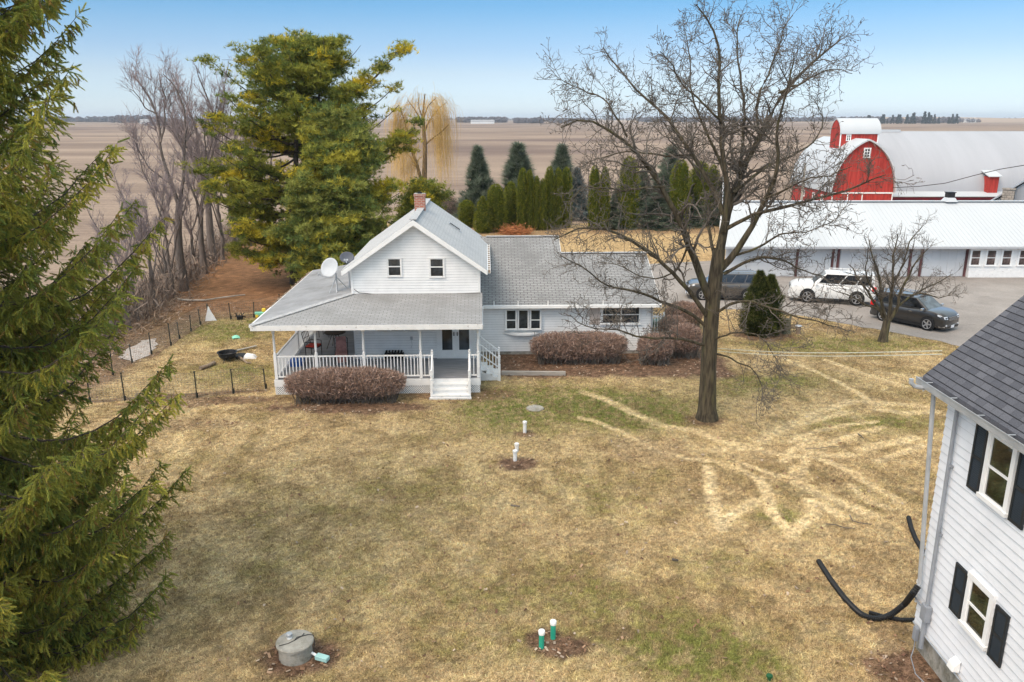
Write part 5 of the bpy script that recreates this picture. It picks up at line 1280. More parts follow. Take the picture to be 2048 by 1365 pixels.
TUFT = []
for i in range(9):
    a = 2.4 * i; z = .15 + .8 * ((i * .618) % 1); r = math.sqrt(max(0, 1 - z * z)); d = Vector((z, r * math.cos(a), r * math.sin(a))); sd_ = d.cross(Vector((.3, .5, .8))).normalized() * .14
    TUFT.append([tuple(-sd_ * .6), tuple(sd_ * .6), tuple(d)])
TUFT = np.array(TUFT)
def pine(label, base, H_, prof, n_lev, nb, clump, tufts, cols, e_prof, seed, lean=(0, 0), trunks=((0, 0),), cluster=.9, tsz=(.17, .32)):
    global nrg
    nrg = np.random.default_rng(seed)
    root = empty('pine_tree', base, 0, label, 'tree')
    TPs, TRs = [], []
    for (ox, oy) in trunks:
        t = np.linspace(0, 1, 14); TPs.append(np.stack([lean[0] * t + ox * t ** .7 * 3, lean[1] * t + oy * t ** .7 * 3, -.1 + (H_ * .93) * t], 1)); TRs.append((.019 * H_ + .03) * (1 - .88 * t))
    TPs, TRs = np.array(TPs), np.array(TRs)
    BP, BR = [], []
    for z in np.linspace(prof[0][0], H_ * .985, n_lev):
        reach = np.interp(z, [p[0] for p in prof], [p[1] for p in prof])
        for q in range(nb):
            ti = int(nrg.integers(0, len(TPs))); f = np.clip(z / (H_ * .93), 0, 1) * 13; i0 = min(int(f), 12); o = TPs[ti, i0] + (TPs[ti, i0 + 1] - TPs[ti, i0]) * (f - i0)
            az = nrg.uniform(0, 6.283); L = reach * nrg.uniform(.55, 1.05); k = 9; t = np.linspace(0, 1, k); e = np.interp(z / H_, [p[0] for p in e_prof], [p[1] for p in e_prof]) + nrg.normal(0, .10)
            w_ = np.cumsum(nrg.normal(0, .07, k)); w_[0] = 0; r_ = L * t
            BP.append(np.stack([o[0] + math.cos(az) * r_ - math.sin(az) * w_, o[1] + math.sin(az) * r_ + math.cos(az) * w_, z + L * (e * t - .13 * np.sin(math.pi * t) + .10 * t ** 2)], 1)); BR.append(np.linspace(.055, .014, k) * (.4 + L / 6))
    BP, BR = np.array(BP), np.array(BR)
    V1, F1 = tubes_np(TPs, TRs, 10); V2, F2 = tubes_np(BP, BR, 5)
    c1 = children(BP, BR, len(BP) * 5, .6, 1.7, (35, 65), .05, .15, .6, 6, .3, 1, .4, .012)
    V3, F3 = tubes_np(c1[0], c1[1], 4)
    put('trunk', np_mesh('trunk', np.concatenate([V1, V2, V3]), np.concatenate([F1, F2 + len(V1), F3 + len(V1) + len(V2)]), None, True), MT['bark_pine'], root)
    # foliage pads along the outer parts of the boughs and on every side shoot
    n1 = len(BP) * clump; bi = nrg.integers(0, len(BP), n1); t = nrg.uniform(.35, 1.0, n1) * 8; i0 = np.minimum(t.astype(int), 7); f = (t - i0)[:, None]
    pa = BP[bi, i0] * (1 - f) + BP[bi, i0 + 1] * f
    n2 = int(len(c1[0]) * 1.5); ci = nrg.integers(0, len(c1[0]), n2); t = nrg.uniform(.4, 1.0, n2) * 5; i0 = np.minimum(t.astype(int), 4); f = (t - i0)[:, None]
    pb = c1[0][ci, i0] * (1 - f) + c1[0][ci, i0 + 1] * f
    pc = np.concatenate([pa, pb]); m = len(pc)
    big = fbm(pc[:, 0] * .8 + 3, pc[:, 2] * 1.0 + pc[:, 1] * .8, 70 + seed, 3)
    w1 = sst(.50, .66, big + nrg.normal(0, .07, m))[:, None]
    ca, cb, cc = (np.array(c) for c in cols); tint = cb * (1 - w1) + cc * w1; tint = np.where((nrg.random(m) < .36)[:, None], ca, tint)
    P = np.repeat(pc, tufts, 0); N_ = len(P); P = P + nrg.normal(0, 1, (N_, 3)) * np.array((.32, .32, .105)) * cluster
    D = unit(nrg.normal(0, .75, (N_, 3)) + np.array((0, 0, .75)))
    tint = np.repeat(tint, tufts, 0) * nrg.uniform(.72, 1.28, (N_, 1))
    V, F, tt = scatter(TUFT, P, D, nrg.uniform(*tsz, N_), tint)
    put('crown', np_mesh('crown', V, F, tt), MT['pine_needles'], root)
    nrg = np.random.default_rng(seed + 900); return root
PCOLS = ((.15, .185, .042), (.31, .31, .055), (.60, .48, .045))
if PLANTS:
    pb = G(588, 568)
    pine('huge yellow-tipped dark pine behind the farmhouse', (pb.x, pb.y, 0), 14.6,
         [(2.0, 4.2), (3.5, 5.6), (6.5, 6.5), (9, 6.2), (10.5, 5.4), (12, 4.2), (13.2, 2.6), (14.0, 1.6), (14.6, .7)], 28, 7, 7, 17, PCOLS, [(0, -.12), (.3, .0), (.6, .22), (1, .55)], 5, (1.2, 0), ((0, 0), (.45, .2)))
    pine('paler green pine growing between the huge pine and the gable roof', (-10.4, 47.5, 0), 10.6,
         [(1.2, 3.0), (3, 3.6), (6, 3.2), (8.5, 2.0), (10.6, .4)], 26, 6, 6, 16, ((.15, .20, .058), (.29, .305, .075), (.46, .41, .06)), [(0, -.15), (.5, .05), (1, .4)], 6, (.3, 0))
    pine('lower pine at the right foot of the huge pine, above the porch roof', (-6.4, 60.0, 0), 5.4,
         [(.6, 2.0), (2, 2.3), (4, 1.5), (5.4, .3)], 14, 6, 6, 14, PCOLS, [(0, -.1), (.5, .1), (1, .4)], 8)

# ---- weeping willow beyond the pines
def willow():
    global nrg
    nrg = np.random.default_rng(77)
    Y0 = 92.0; base = PY(852, 400, Y0); base.z = 0
    root = empty('willow_tree', base, 0, 'weeping willow with golden hanging twigs beyond the pines', 'tree')
    def path(pts, d1): return [tuple(PY(x, y, Y0 + d1 * i / (len(pts) - 1)) - base) for i, (x, y) in enumerate(pts)]
    defs = [([(852, 430), (848, 360), (851, 300), (848, 262), (846, 235), (845, 205), (850, 188)], .34, .05, 0), ([(846, 380), (835, 330), (822, 300), (812, 250), (800, 215)], .24, .04, -1), ([(848, 265), (862, 235), (880, 215), (893, 205)], .12, .03, 1),
            ([(847, 250), (830, 220), (815, 200)], .12, .03, .8), ([(850, 290), (868, 275), (886, 262), (897, 250)], .12, .03, -1.2), ([(846, 240), (856, 212), (872, 196)], .09, .03, -.8), ([(846, 240), (836, 210), (838, 195)], .09, .03, 1.2), ([(822, 300), (806, 280), (796, 262)], .09, .03, .6)]
    LP, LR = [], []
    for p, r0, r1, d1 in defs:
        q = path(p, d1); Q, rr = resample(q, np.linspace(r0, r1, len(q)), 12); LP.append(Q); LR.append(rr)
    LP, LR = np.array(LP), np.array(LR)
    c1 = children(LP[1:], LR[1:], 70, .8, 2.0, (30, 60), .15, .2, .5, 7, .25, 1, .4, .02)
    n = 1250; pi = nrg.integers(0, len(c1[0]), n); j = nrg.integers(1, 7, n)
    S = c1[0][pi, j] + nrg.normal(0, .35, (n, 3)); k = 7
    SP = np.empty((n, k, 3)); SP[:, 0] = S; out_ = unit(S * np.array((1, 1, 0)) + nrg.normal(0, .5, (n, 3)) * np.array((1, 1, 0)))
    ln = np.minimum(nrg.uniform(2.0, 7.5, n), S[:, 2] - .4)
    for q in range(1, k):
        f = q / (k - 1); SP[:, q] = S + out_ * (.8 * (1 - (1 - f) ** 3)) + np.stack([nrg.normal(0, .04, n), nrg.normal(0, .04, n), .35 * math.sin(f * 2.2) - ln * f ** 1.3], 1)
    tree_meshes(LP[:1], LR[:1], 9, (LP[1:], LR[1:]), 7, [(c1[0], c1[1], 4), (SP, np.tile(np.linspace(.010, .007, k), (n, 1)), 3)], 'bark_willow', 'willow', root)
if PLANTS: willow()

# ---- arborvitae and garden spruces
FAN = []
for i in range(5):
    a = -1.0 + .5 * i; FAN.append([(0, -.05, 0), (0, .05, 0), (math.cos(a) * (1 - .12 * abs(i - 2)), math.sin(a) * .62, .12 * (i % 2))])
FAN = np.array(FAN)
def arborvitae(name, label, base, rad, h, n, size, cols, seed, cat='shrub', group=None, tips=((0, 0, 1.0),), prof=((0, .55), (.08, .85), (.3, 1.0), (.6, .92), (.82, .68), (.94, .38), (1, .06)), dens=1.0, lumps=.22):
    global nrg
    nrg = np.random.default_rng(seed)
    root = empty(name, base, 0, label, cat, group)
    Vs, Fs, Ts, o = [], [], [], 0
    for (ox, oy, hs) in tips:
        m = n // len(tips); t = nrg.random(m) ** 1.15; az = nrg.uniform(0, 6.283, m)
        r = np.interp(t, [p[0] for p in prof], [p[1] for p in prof]) * rad
        lump = fbm(az * 2.2 + 5, t * h * 2.0, seed, 3); r = r * (1 - lumps * .5 + lumps * (lump * 2 - .5)) * nrg.uniform(.82, 1.02, m)
        P = np.stack([np.cos(az) * r + ox * t, np.sin(az) * r + oy * t, t * h * hs], 1)
        D = unit(np.stack([np.cos(az) * .5, np.sin(az) * .5, np.full(m, .75)], 1) + nrg.normal(0, .28, (m, 3)))
        ca, cb, cc = (np.array(c) for c in cols); wt = sst(.35, .65, lump + nrg.normal(0, .12, m))[:, None]; tint = (ca * (1 - wt) + cb * wt); tint = np.where((nrg.random(m) < .12)[:, None], cc, tint) * nrg.uniform(.75, 1.25, (m, 1))
        V, F, tt = scatter(FAN, P, D, nrg.uniform(*size, m), tint); Vs.append(V); Fs.append(F + o); Ts.append(tt); o += len(V)
        # dense inner foliage
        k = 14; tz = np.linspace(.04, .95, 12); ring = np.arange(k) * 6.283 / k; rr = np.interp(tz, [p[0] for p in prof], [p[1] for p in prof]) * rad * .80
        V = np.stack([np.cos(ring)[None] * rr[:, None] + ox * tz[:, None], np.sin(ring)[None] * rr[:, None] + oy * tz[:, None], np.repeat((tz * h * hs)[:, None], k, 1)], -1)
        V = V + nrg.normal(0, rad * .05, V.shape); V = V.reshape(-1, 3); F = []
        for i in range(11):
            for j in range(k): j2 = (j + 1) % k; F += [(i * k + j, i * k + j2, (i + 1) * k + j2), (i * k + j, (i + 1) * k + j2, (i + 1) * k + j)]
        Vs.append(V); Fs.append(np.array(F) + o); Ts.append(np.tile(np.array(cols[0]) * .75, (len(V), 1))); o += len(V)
    b = MB(); b.tube([(0, 0, -.05), (0, 0, h * .5)], [rad * .12 + .03, .03], 7); b.build('trunk', MT['bark_pine'], root, uv=False)
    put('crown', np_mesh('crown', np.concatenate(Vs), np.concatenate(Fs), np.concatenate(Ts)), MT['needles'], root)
    nrg = np.random.default_rng(seed + 300); return root
ACOL = ((.11, .135, .016), (.235, .245, .026), (.34, .30, .05))
SCOL = ((.075, .105, .065), (.18, .215, .15), (.28, .31, .25))
GC = 'arborvitae in the garden row'
if PLANTS:
    p = G(1521, 668)
    arborvitae('arborvitae_tree', 'twin-topped dark arborvitae standing on the lawn in front of the parked silver car', p, .98, 3.15, 9500, (.10, .22), ((.040, .055, .016), (.105, .115, .028), (.17, .15, .05)), 61, 'shrub', None, ((-.26, 0, 1.0), (.34, .1, .93)), lumps=.5, prof=((0, .78), (.12, 1.0), (.35, .94), (.6, .66), (.82, .36), (1, .06)))
    A1 = None; YA = 77.0
    rows = [(934, 401, 455, 30, 'short bushy arborvitae at the left end of the garden row'), (966, 394, 466, 32, 'conical low arborvitae, second from the left end of the garden row'), (993, 370, 463, 34, 'stout round-topped arborvitae left of the brush pile'),
            (1022, 365, 457, 25, 'round-topped slim arborvitae right behind the brush pile'), (1045, 339, 461, 21, 'tall narrow arborvitae just right of the brush pile'), (1059, 342, 461, 17, 'thin tall arborvitae pressed against its taller left neighbour'),
            (1073, 354, 461, 15, 'thin medium arborvitae, left one of the two slimmest'), (1085, 359, 461, 15, 'thin medium arborvitae, right one of the two slimmest'), (1098, 335, 459, 20, 'tall pointed arborvitae in front of the dark spruce'),
            (1115, 338, 458, 19, 'tall arborvitae in front of the dark spruce, middle of three'), (1131, 337, 456, 22, 'tall arborvitae at the right end of the left garden row'), (1187, 333, 460, 22, 'tall narrow arborvitae starting the right garden row beside the gap'),
            (1207, 336, 460, 20, 'slim arborvitae, second after the gap in the garden row'), (1254, 316, 458, 38, 'broad flat-topped tall arborvitae behind the leafless branches'), (1356, 322, 456, 36, 'broad arborvitae left of the leafless tree trunk, behind its limbs'), (1395, 325, 452, 40, 'widest arborvitae just left of the main leafless limbs'), (1420, 332, 450, 24, 'last arborvitae of the right garden row, by the thin white pole')]
    protos = [arborvitae('arborvitae_tree', 'x', (0, 0, 0), 1.0, 1.0 * 6, 2600, (.18, .34), ACOL, 62 + i, 'shrub', GC, lumps=.3, prof=pf) for i, pf in enumerate((((0, .8), (.1, .95), (.4, 1.0), (.75, .92), (.9, .7), (.97, .4), (1, .1)), ((0, .7), (.1, .95), (.3, 1.0), (.6, .75), (.85, .4), (1, .05))))]
    used = [False, False]
    for i, (px, yt, yb, wpx, lb) in enumerate(rows):
        b0 = G(px, yb); top = PY(px, yt, b0.y).z; rad = 1.1 * wpx / 2 * (b0.y / .99) / FPX; k = 1 if i in (1,) else 0
        sc_ = (rad, rad, top / 6.0)
        if not used[k]: r = protos[k]; used[k] = True; r.location = b0; r.scale = sc_; r['label'] = lb
        else: dup_tree(protos[k], b0, i * 2.1, sc_, lb)
    SP_ = ((0, .92), (.05, 1.0), (.3, .76), (.6, .44), (.85, .17), (1, .02))
    s1 = arborvitae('spruce_tree', 'x', (0, 0, 0), 1.0, 6.0, 3400, (.22, .55), SCOL, 81, 'tree', 'spruces behind the garden row', prof=SP_, lumps=1.1)
    s2 = arborvitae('spruce_tree', 'x', (0, 0, 0), 1.0, 6.0, 3400, (.20, .42), ((.075, .105, .105), (.18, .225, .225), (.26, .31, .31)), 83, 'tree', 'spruces behind the garden row', prof=SP_, lumps=1.1)
    used = [0, 0]
    for k, px, yt, yb, wpx, lb in ((0, 957, 297, 436, 72, 'narrow spruce at the left end, behind the shortest arborvitae'), (0, 1036, 291, 436, 96, 'wide dark spruce behind the tall narrow arborvitae'), (0, 1122, 294, 436, 78, 'dark spruce behind the end of the left garden row'),
                                   (1, 1152, 338, 438, 60, 'bluish spruce standing in the gap of the garden row'), (0, 1282, 345, 440, 66, 'low dark spruce behind the leafless left limbs'), (0, 1336, 298, 440, 82, 'tall spruce seen through the leafless tree, left of its trunk'), (0, 1312, 388, 456, 80, 'low spreading spruce in front of the right garden row'), (1, 1165, 392, 440, 40, 'small bluish spruce low in the gap of the garden row'), (0, 1234, 378, 457, 58, 'broad low spruce between the slim arborvitae and the flat-topped one'), (0, 1378, 372, 452, 74, 'broad low spruce at the foot of the widest arborvitae'), (0, 1440, 360, 450, 60, 'low spruce behind the big tree trunk beside the white shed')):
        b0 = G(px, yb); top = PY(px, yt, b0.y).z; rad = wpx / 2 * b0.y / FPX; src = (s1, s2)[k]; sc_ = (rad, rad, top / 6.0)
        if not used[k]: src.location = b0; src.scale = sc_; src['label'] = lb; used[k] = 1
        else: dup_tree(src, b0, px * .37, sc_, lb)
    # scrubby bush beyond the farmhouse roof, left of the garden row
    b0 = G(905, 432); hedge('leafless scrubby bush between the willow and the garden row', b0.x, b0.y, 5.0, 2.0, 2.2, 3500, name='wild_bush', box=2.0)
    b0 = G(885, 425); arborvitae('juniper_bush', 'low green juniper bush at the foot of the willow', b0, 2.2, 2.0, 1500, (.2, .4), ((.035, .055, .02), (.075, .10, .035), (.12, .13, .05)), 91, prof=((0, .8), (.3, 1), (.7, .7), (1, .1)), lumps=.6)

# ---- far tree lines on the horizon
def far_tree(name, conifer, seed):
    r_ = np.random.default_rng(seed); n = 260; t = r_.random(n); az = r_.uniform(0, 6.283, n)
    rad = (1 - t) * .30 + .03 if conifer else .42 * np.sqrt(np.clip(1 - (2 * t - .9) ** 2, .03, 1))
    P = np.stack([np.cos(az) * rad * r_.uniform(.5, 1, n), np.sin(az) * rad * r_.uniform(.5, 1, n), (t if conifer else .12 + .88 * t)], 1)
    s = .11; V = np.repeat(P, 3, 0) + r_.normal(0, s * .6, (n * 3, 3)); V[:, 2] = np.clip(V[:, 2], 0, 1.02)
    return np_mesh(name, V, np.arange(n * 3).reshape(-1, 3))
FM = [mat('far_conifer_green', (.032, .046, .048), .95, .2, .1), mat('far_leafless_wood', (.16, .145, .16), .95, .2, .1)]
fc = far_tree('far_conifer', True, 1); fd = far_tree('far_wood', False, 2); fc.materials.append(FM[0]); fd.materials.append(FM[1])
r_ = random.Random(5)
for i in range(34):
    px = 1742 + i * 5.0 + r_.uniform(-2, 2); Yd = 1500; p = PY(px, 243, Yd); o = bpy.data.objects.new('conifer_tree', fc); COL.objects.link(o)
    hgt = r_.uniform(9, 17) * (1.25 if 14 < i < 22 else 1); o.location = (p.x, Yd + r_.uniform(-25, 25), 0); o.scale = (hgt * .75, hgt * .75, hgt)
    o.rotation_euler = (0, 0, i); tag(o, 'dark conifer in the far shelterbelt on the horizon above the barn', 'tree', 'conifers of the far shelterbelt')
def far_wood(label, spans, seed):
    r_ = np.random.default_rng(seed); Vs, o = [], 0; base = np.array([v.co[:] for v in fd.vertices])
    for (x0, x1, yb, hpx, Yd, n) in spans:
        for i in range(n):
            px = r_.uniform(x0, x1); p = PY(px, yb, Yd); s = hpx * Yd / FPX * r_.uniform(.45, 1.05); a = r_.uniform(0, 6.28)
            q = base * np.array((s * 1.3, s * 1.3, s)); q = np.stack([q[:, 0] * math.cos(a) - q[:, 1] * math.sin(a), q[:, 0] * math.sin(a) + q[:, 1] * math.cos(a), q[:, 2]], 1)
            Vs.append(q + np.array((p.x, Yd + r_.uniform(-30, 30), 0)))
    V = np.concatenate(Vs); tag(put('distant_woods', np_mesh('distant_woods', V, np.arange(len(V)).reshape(-1, 3)), FM[1]), label, 'woods', kind='stuff')
far_wood('bluish leafless woods on the horizon beyond the left field', [(100, 330, 241, 11, 2000, 190), (-80, 120, 241, 9, 2300, 120), (235, 292, 243, 14, 1700, 30), (330, 520, 240, 7, 2300, 60), (300, 440, 250, 8, 1100, 30)], 3)
far_wood('bluish leafless woods on the horizon in the middle', [(915, 1012, 242, 11, 1800, 110), (1030, 1085, 244, 11, 1600, 70), (1085, 1180, 240, 7, 2400, 110), (880, 1340, 238.6, 5, 3400, 240), (1100, 1150, 244, 8, 1600, 20)], 4)
far_wood('bluish leafless woods on the horizon behind the big tree and the barn', [(1280, 1480, 241, 10, 2000, 170), (1470, 1660, 241, 9, 2100, 190), (1640, 1760, 240, 10, 2200, 130), (1750, 1910, 242, 12, 1650, 90), (1900, 1960, 241, 8, 1900, 26), (1990, 2100, 237, 5, 3300, 30)], 6)
def far_farm(px, yb, Yd, wd, h, lb):
    p = PY(px, yb, Yd); f = empty('far_farmhouse', (p.x, Yd, 0), .2, lb, 'building', 'farm buildings on the horizon')
    b = MB(); b.span((-wd / 2, -4, 0), (wd / 2, 4, h)); b.build('wall', MT['far_wall'], f, uv=False)
    b = MB(); b.prism([(-wd / 2 - .5, -4.5, h), (-wd / 2 - .5, 0, h + 3), (-wd / 2 - .5, 4.5, h)], (wd + 1, 0, 0)); b.build('roof', MT['far_roof'], f, uv=False)
for a_ in ((290, 243, 1500, 16, 5, 'pale far farm building left of the hedgerow trees'), (965, 244, 1500, 42, 4, 'long low pale shed on the horizon beyond the willow'), (1072, 242, 1700, 14, 5, 'pale far house among the middle horizon trees'), (1940, 240, 1900, 30, 5, 'pale far farm building right of the conifer shelterbelt'), (1918, 239, 1950, 16, 6, 'tan far house just right of the conifer shelterbelt')): far_farm(*a_)
# ------------------------------------------------------------------ long white shed along the yard
shed = empty('long_shed', (14, 52.6, 0), 0, 'long low white shed with a ribbed white metal roof along the gravel yard', 'shed')
sx0, sx1 = 0.0, 46.0; SE, SR = 2.20, 4.62; sy = 0.95
b = MB(); b.prism([(sx0 + .4, sy, 0), (sx1, sy, 0), (sx1, 10.2, 0), (sx0 + 3.9, 10.2, 0)], (0, 0, SE - .05))
b.build('wall', MT['shed_wall'], shed)
b = MB(); t = .06
hipx = 1.9
b.prism([(sx0, 0, SE), (sx1, 0, SE), (sx1, 5.4, SR), (sx0 + hipx, 5.4, SR)], (0, 0, -t)); b.prism([(sx0 + hipx, 5.4, SR), (sx1, 5.4, SR), (sx1, 10.8, SE), (sx0 + 3.6, 10.8, SE)], (0, 0, -t)); b.prism([(sx0, 0, SE), (sx0 + hipx, 5.4, SR), (sx0 + 3.6, 10.8, SE)], (0, 0, -t))
k = 0
while .35 + k * .3 < sx1:
    x = .35 + k * .3; y1 = 5.4 * min(1, x / hipx); z1 = SE + (SR - SE) * y1 / 5.4
    b.beam((x, -.01, SE + .008), (x, y1, z1 + .004), .022, .014); k += 1
sr = b.build('roof', MT['metal_white'], shed)
b = MB(); b.beam((sx0 + hipx, 5.4, SR + .03), (sx1, 5.4, SR + .03), .5, .03); b.build('ridge_cap', MT['metal_white'], sr)
b = MB(); b.span((sx0, -.02, SE - .16), (sx1, .01, SE - .065)); b.build('fascia', MT['metal_pale'], sr)
def shx(px): return PY(px, 530, 53.5).x - 14
for px in (1593, 1664, 1675, 1819, 1841, 1931):
    b = MB(); b.span((shx(px) - .07, sy - .10, 0), (shx(px) + .07, sy - .01, SE - .1)); b.build('door_post', MT['rust_trim'], shed)
for a, c_ in ((1500, 1590), (1596, 1661), (1679, 1815), (1845, 1927)):
    b = MB(); x0, x1 = shx(a), shx(c_)
    n = max(2, int((x1 - x0) / .55))
    for i in range(n): b.span((x0 + (x1 - x0) * i / n + .006, sy - .05, .04), (x0 + (x1 - x0) * (i + 1) / n - .006, sy - .012, SE - .2))
    b.span((x0, sy - .065, 1.0), (x1, sy - .052, 1.12)); b.build('sliding_door', MT['shed_wall'], shed)
x0 = shx(1933); b = MB(); b.span((x0, sy - .42, 0), (sx1, sy - .008, SE - .12)); b.build('office_wall', MT['old_trim'], shed)
for px in (1947.5, 1978.5, 2009.5, 2043, 2076, 2109):
    p = PY(px, 540, 53.1); window(shed, (p.x - 14, sy - .43, .86), 0, .60, 1.02, .09, (.5,), (), 'trim', 'curtain')
p = PY(1898, 405, 58); b = MB(); b.loft([[(-.42, -.42, 0), (.42, -.42, 0), (.42, .42, 0), (-.42, .42, 0)], [(-.26, -.26, .28), (.26, -.26, .28), (.26, .26, .28), (-.26, .26, .28)]])
vt = b.build('roof_vent', MT['metal_white'], shed, loc=(p.x - 14, 5.4, SR))
b = MB(); b.span((-.24, -.24, .28), (.24, .24, .62)); b.span((-.29, -.29, .62), (.29, .29, .67)); b.build('vent_head', MT['black_metal'], vt)

# ------------------------------------------------------------------ red barn with a curved white roof
barn = empty('red_barn', (35, 81, 0), 0, 'red barn with rounded gothic white roof, red gable and a long roof to the right', 'barn')
def gothic(a, e, p, n=14, c=.42):
    R_ = a * (1 + c); ph = math.acos(a * c / R_); pts = []
    for i in range(n + 1):
        f = ph * i / n; pts.append((-a * c + R_ * math.cos(f), e + (p - e) * math.sin(f) / math.sin(ph)))
    return pts                                                   # from the right eave up to the ridge
def arch(a, e, p, n=14, c=.42): q = gothic(a, e, p, n, c); return q + [(-x, z) for x, z in q[-2::-1]]
def shell(mb, a, e, p, th, fn, L0, L1, n=14, c=.42):
    o = arch(a, e, p, n, c); i_ = arch(a - th, e, p - th * 1.1, n, c); m = len(o)
    vs = [fn(x, L, z) for L in (L0, L1) for (x, z) in o] + [fn(x, L, z) for L in (L0, L1) for (x, z) in i_]; fs = []
    for i in range(m - 1): fs += [(i, i + 1, m + i + 1, m + i), (2 * m + i + 1, 2 * m + i, 3 * m + i, 3 * m + i + 1), (i + 1, i, 2 * m + i, 2 * m + i + 1), (m + i, m + i + 1, 3 * m + i + 1, 3 * m + i)]
    fs += [(0, m, 3 * m, 2 * m), (m - 1, 3 * m - 1, 4 * m - 1, 2 * m - 1)]
    mb._add(vs, fs)
E0, P0, A0 = 3.25, 8.35, 3.15
wy = lambda x, L, z: (x, L, z)
b = MB(); b.prism([(x, .02, z) for x, z in arch(A0 - .08, E0, P0 - .12)], (0, 11.4, 0)); b.span((-A0 + .06, .02, 0), (A0 - .06, 11.42, E0)); b.build('wall', MT['barn_red'], barn)
b = MB(); shell(b, A0 + .12, E0 - .05, P0 + .05, .14, wy, -.32, 11.7); br = b.build('roof', MT['metal_white'], barn, smooth=True)
b = MB(); b.span((-A0, -.03, E0 - .16), (A0, .015, E0 - .02))
for px in (1664, 1695, 1724, 1784): x = max(-A0 + .06, min(A0 - .08, PY(px, 395, 81).x - 35)); b.span((x - .05, -.03, 0), (x + .05, .015, E0 - .163))
b.build('white_trim', MT['old_trim'], barn)
p = PY(1733, 316, 81); q = PY(1733, 297, 81)
window(barn, (p.x - 35, .0, p.z + .05), 0, .5, q.z - p.z - .1, .10, (1 / 3, 2 / 3), (.5,), 'trim')
for px in (1588, 1618, 1640): pass
for y_ in (2.2, 4.6, 7.6): window(barn, (-A0 + .05, y_, 2.2), -R(90), .45, .55, .07, (), (), 'old_trim')
# head house across the ridge
dm = empty('head_house', (0, 0, 0)); dm.parent = barn
DY, DA, DE, DP = 4.3, 1.28, 8.85, 10.28
ax = lambda x, L, z: (L, DY + x, z)
b = MB(); b.prism([(-1.6, DY + x, z) for x, z in arch(DA, DE, DP)], (3.9, 0, 0)); b.span((-1.6, DY - DA + .01, 6.2), (2.3, DY + DA - .01, DE)); b.build('wall', MT['barn_red'], dm)
b = MB(); shell(b, DA + .12, DE - .04, DP + .08, .1, ax, -1.66, 2.5); b.build('roof', MT['metal_white'], dm, smooth=True)
b = MB(); b.span((-1.62, DY - DA - .025, 6.8), (-1.50, DY - DA + .005, DE)); b.span((2.2, DY - DA - .02, 7.2), (2.3, DY - DA + .005, DE)); b.span((-.2, DY - DA - .02, 7.9), (2.2, DY - DA + .005, 8.02)); b.build('white_trim', MT['trim'], dm)
window(dm, (PY(1696, 272, 84.2).x - 35, DY - DA, 8.15), 0, .36, .55, .06, (.5,), (.5,), 'trim')
# main barn to the right
ML, MR, MY, MA, ME, MP = 2.6, 62.0, 10.2, 7.0, 3.05, 8.98
mxf = lambda x, L, z: (L, MY + x, z)
b = MB(); b.prism([(ML + .1, MY + x, z) for x, z in arch(MA - .15, ME, MP - .15, 14, 1.6)], (MR - ML - .2, 0, 0)); b.span((ML + .1, MY - MA + .15, 0), (MR, MY + MA - .15, ME)); b.build('wall', MT['house_dark_red'], barn)
b = MB(); shell(b, MA, ME - .02, MP, .12, mxf, ML, MR, 18, 1.6)
k = 0
mr = b.build('roof', MT['metal_pale'], barn, smooth=True)
b = MB(); p0 = PY(1757, 262, 91).x - 35; p1 = PY(1800, 262, 91).x - 35; b.span((p0, MY - .35, MP - .1), (p1, MY + .35, MP + .16)); b.build('ridge_vent', MT['metal_white'], mr)
b = MB(); b.prism([(A0 + .05, MY - MA - 1.9, 2.72), (MR, MY - MA - 1.9, 2.72), (MR, MY - MA + .35, 3.10), (A0 + .05, MY - MA + .35, 3.10)], (0, 0, -.08)); b.build('lean_to_roof', MT['metal_white'], barn)
b = MB(); b.span((A0 + .1, MY - MA - 1.75, 0), (MR, MY - MA + .2, 2.62)); b.build('lean_to_wall', MT['house_dark_red'], barn)
b = MB()
for a, c_ in ((1795, 1850), (1862, 1875), (1880, 1898), (1906, 1950), (1958, 1990)): b.span((PY(a, 398, 82).x - 35, MY - MA - 1.79, 1.4), (PY(c_, 398, 82).x - 35, MY - MA - 1.752, 2.35))
b.build('opening', MT['dark_gap'], barn)
p = PY(1980, 353, 84.4); cx_ = p.x - 35
ct = empty('chute_dormer', (0, 0, 0)); ct.parent = barn
b = MB(); b.span((cx_ - .52, 2.6, 2.9), (cx_ + .52, 6.2, p.z)); b.build('wall', MT['barn_red'], ct)
b = MB(); b.prism([(cx_ - .72, 2.35, p.z), (cx_ + .72, 2.35, p.z), (cx_ + .72, 4.6, p.z + .75), (cx_ - .72, 4.6, p.z + .75)], (0, 0, .07)); b.build('roof', MT['metal_white'], ct)

# grey gabled outbuilding with a stone chimney
ob = empty('grey_outbuilding', (43.8, 66.0, 0), -R(36), 'grey gabled outbuilding with a stone chimney at the right edge, between shed and barn', 'outbuilding')
b = MB(); b.prism([(-5.4, 0, 0), (5.4, 0, 0), (5.4, 0, 2.35), (0, 0, 6.72), (-5.4, 0, 2.35)], (0, 11, 0)); ow = b.build('wall', MT['grey_roof'], ob)
b = MB()
for s in (-1, 1): b.prism([(0, -.3, 6.95), (s * 5.9, -.3, 2.13), (s * 5.9, -.3, 2.05), (0, -.3, 6.85)], (0, 11.6, 0))
b.build('roof', MT['grey_roof'], ob)
b = MB()
for x in (-1.3, -.5): b.span((x - .03, -.06, 2.4), (x + .03, -.005, 5.0))
for i in range(6): b.span((-1.3, -.075, 2.5 + i * .45), (-.5, -.062, 2.55 + i * .45))
b.build('ladder', MT['trim'], ob)
q = PY(2016, 381, 66.5); b = MB(); ql = Matrix.Rotation(R(36), 3, 'Z') @ Vector((q.x - 43.8, q.y - 66, 0))
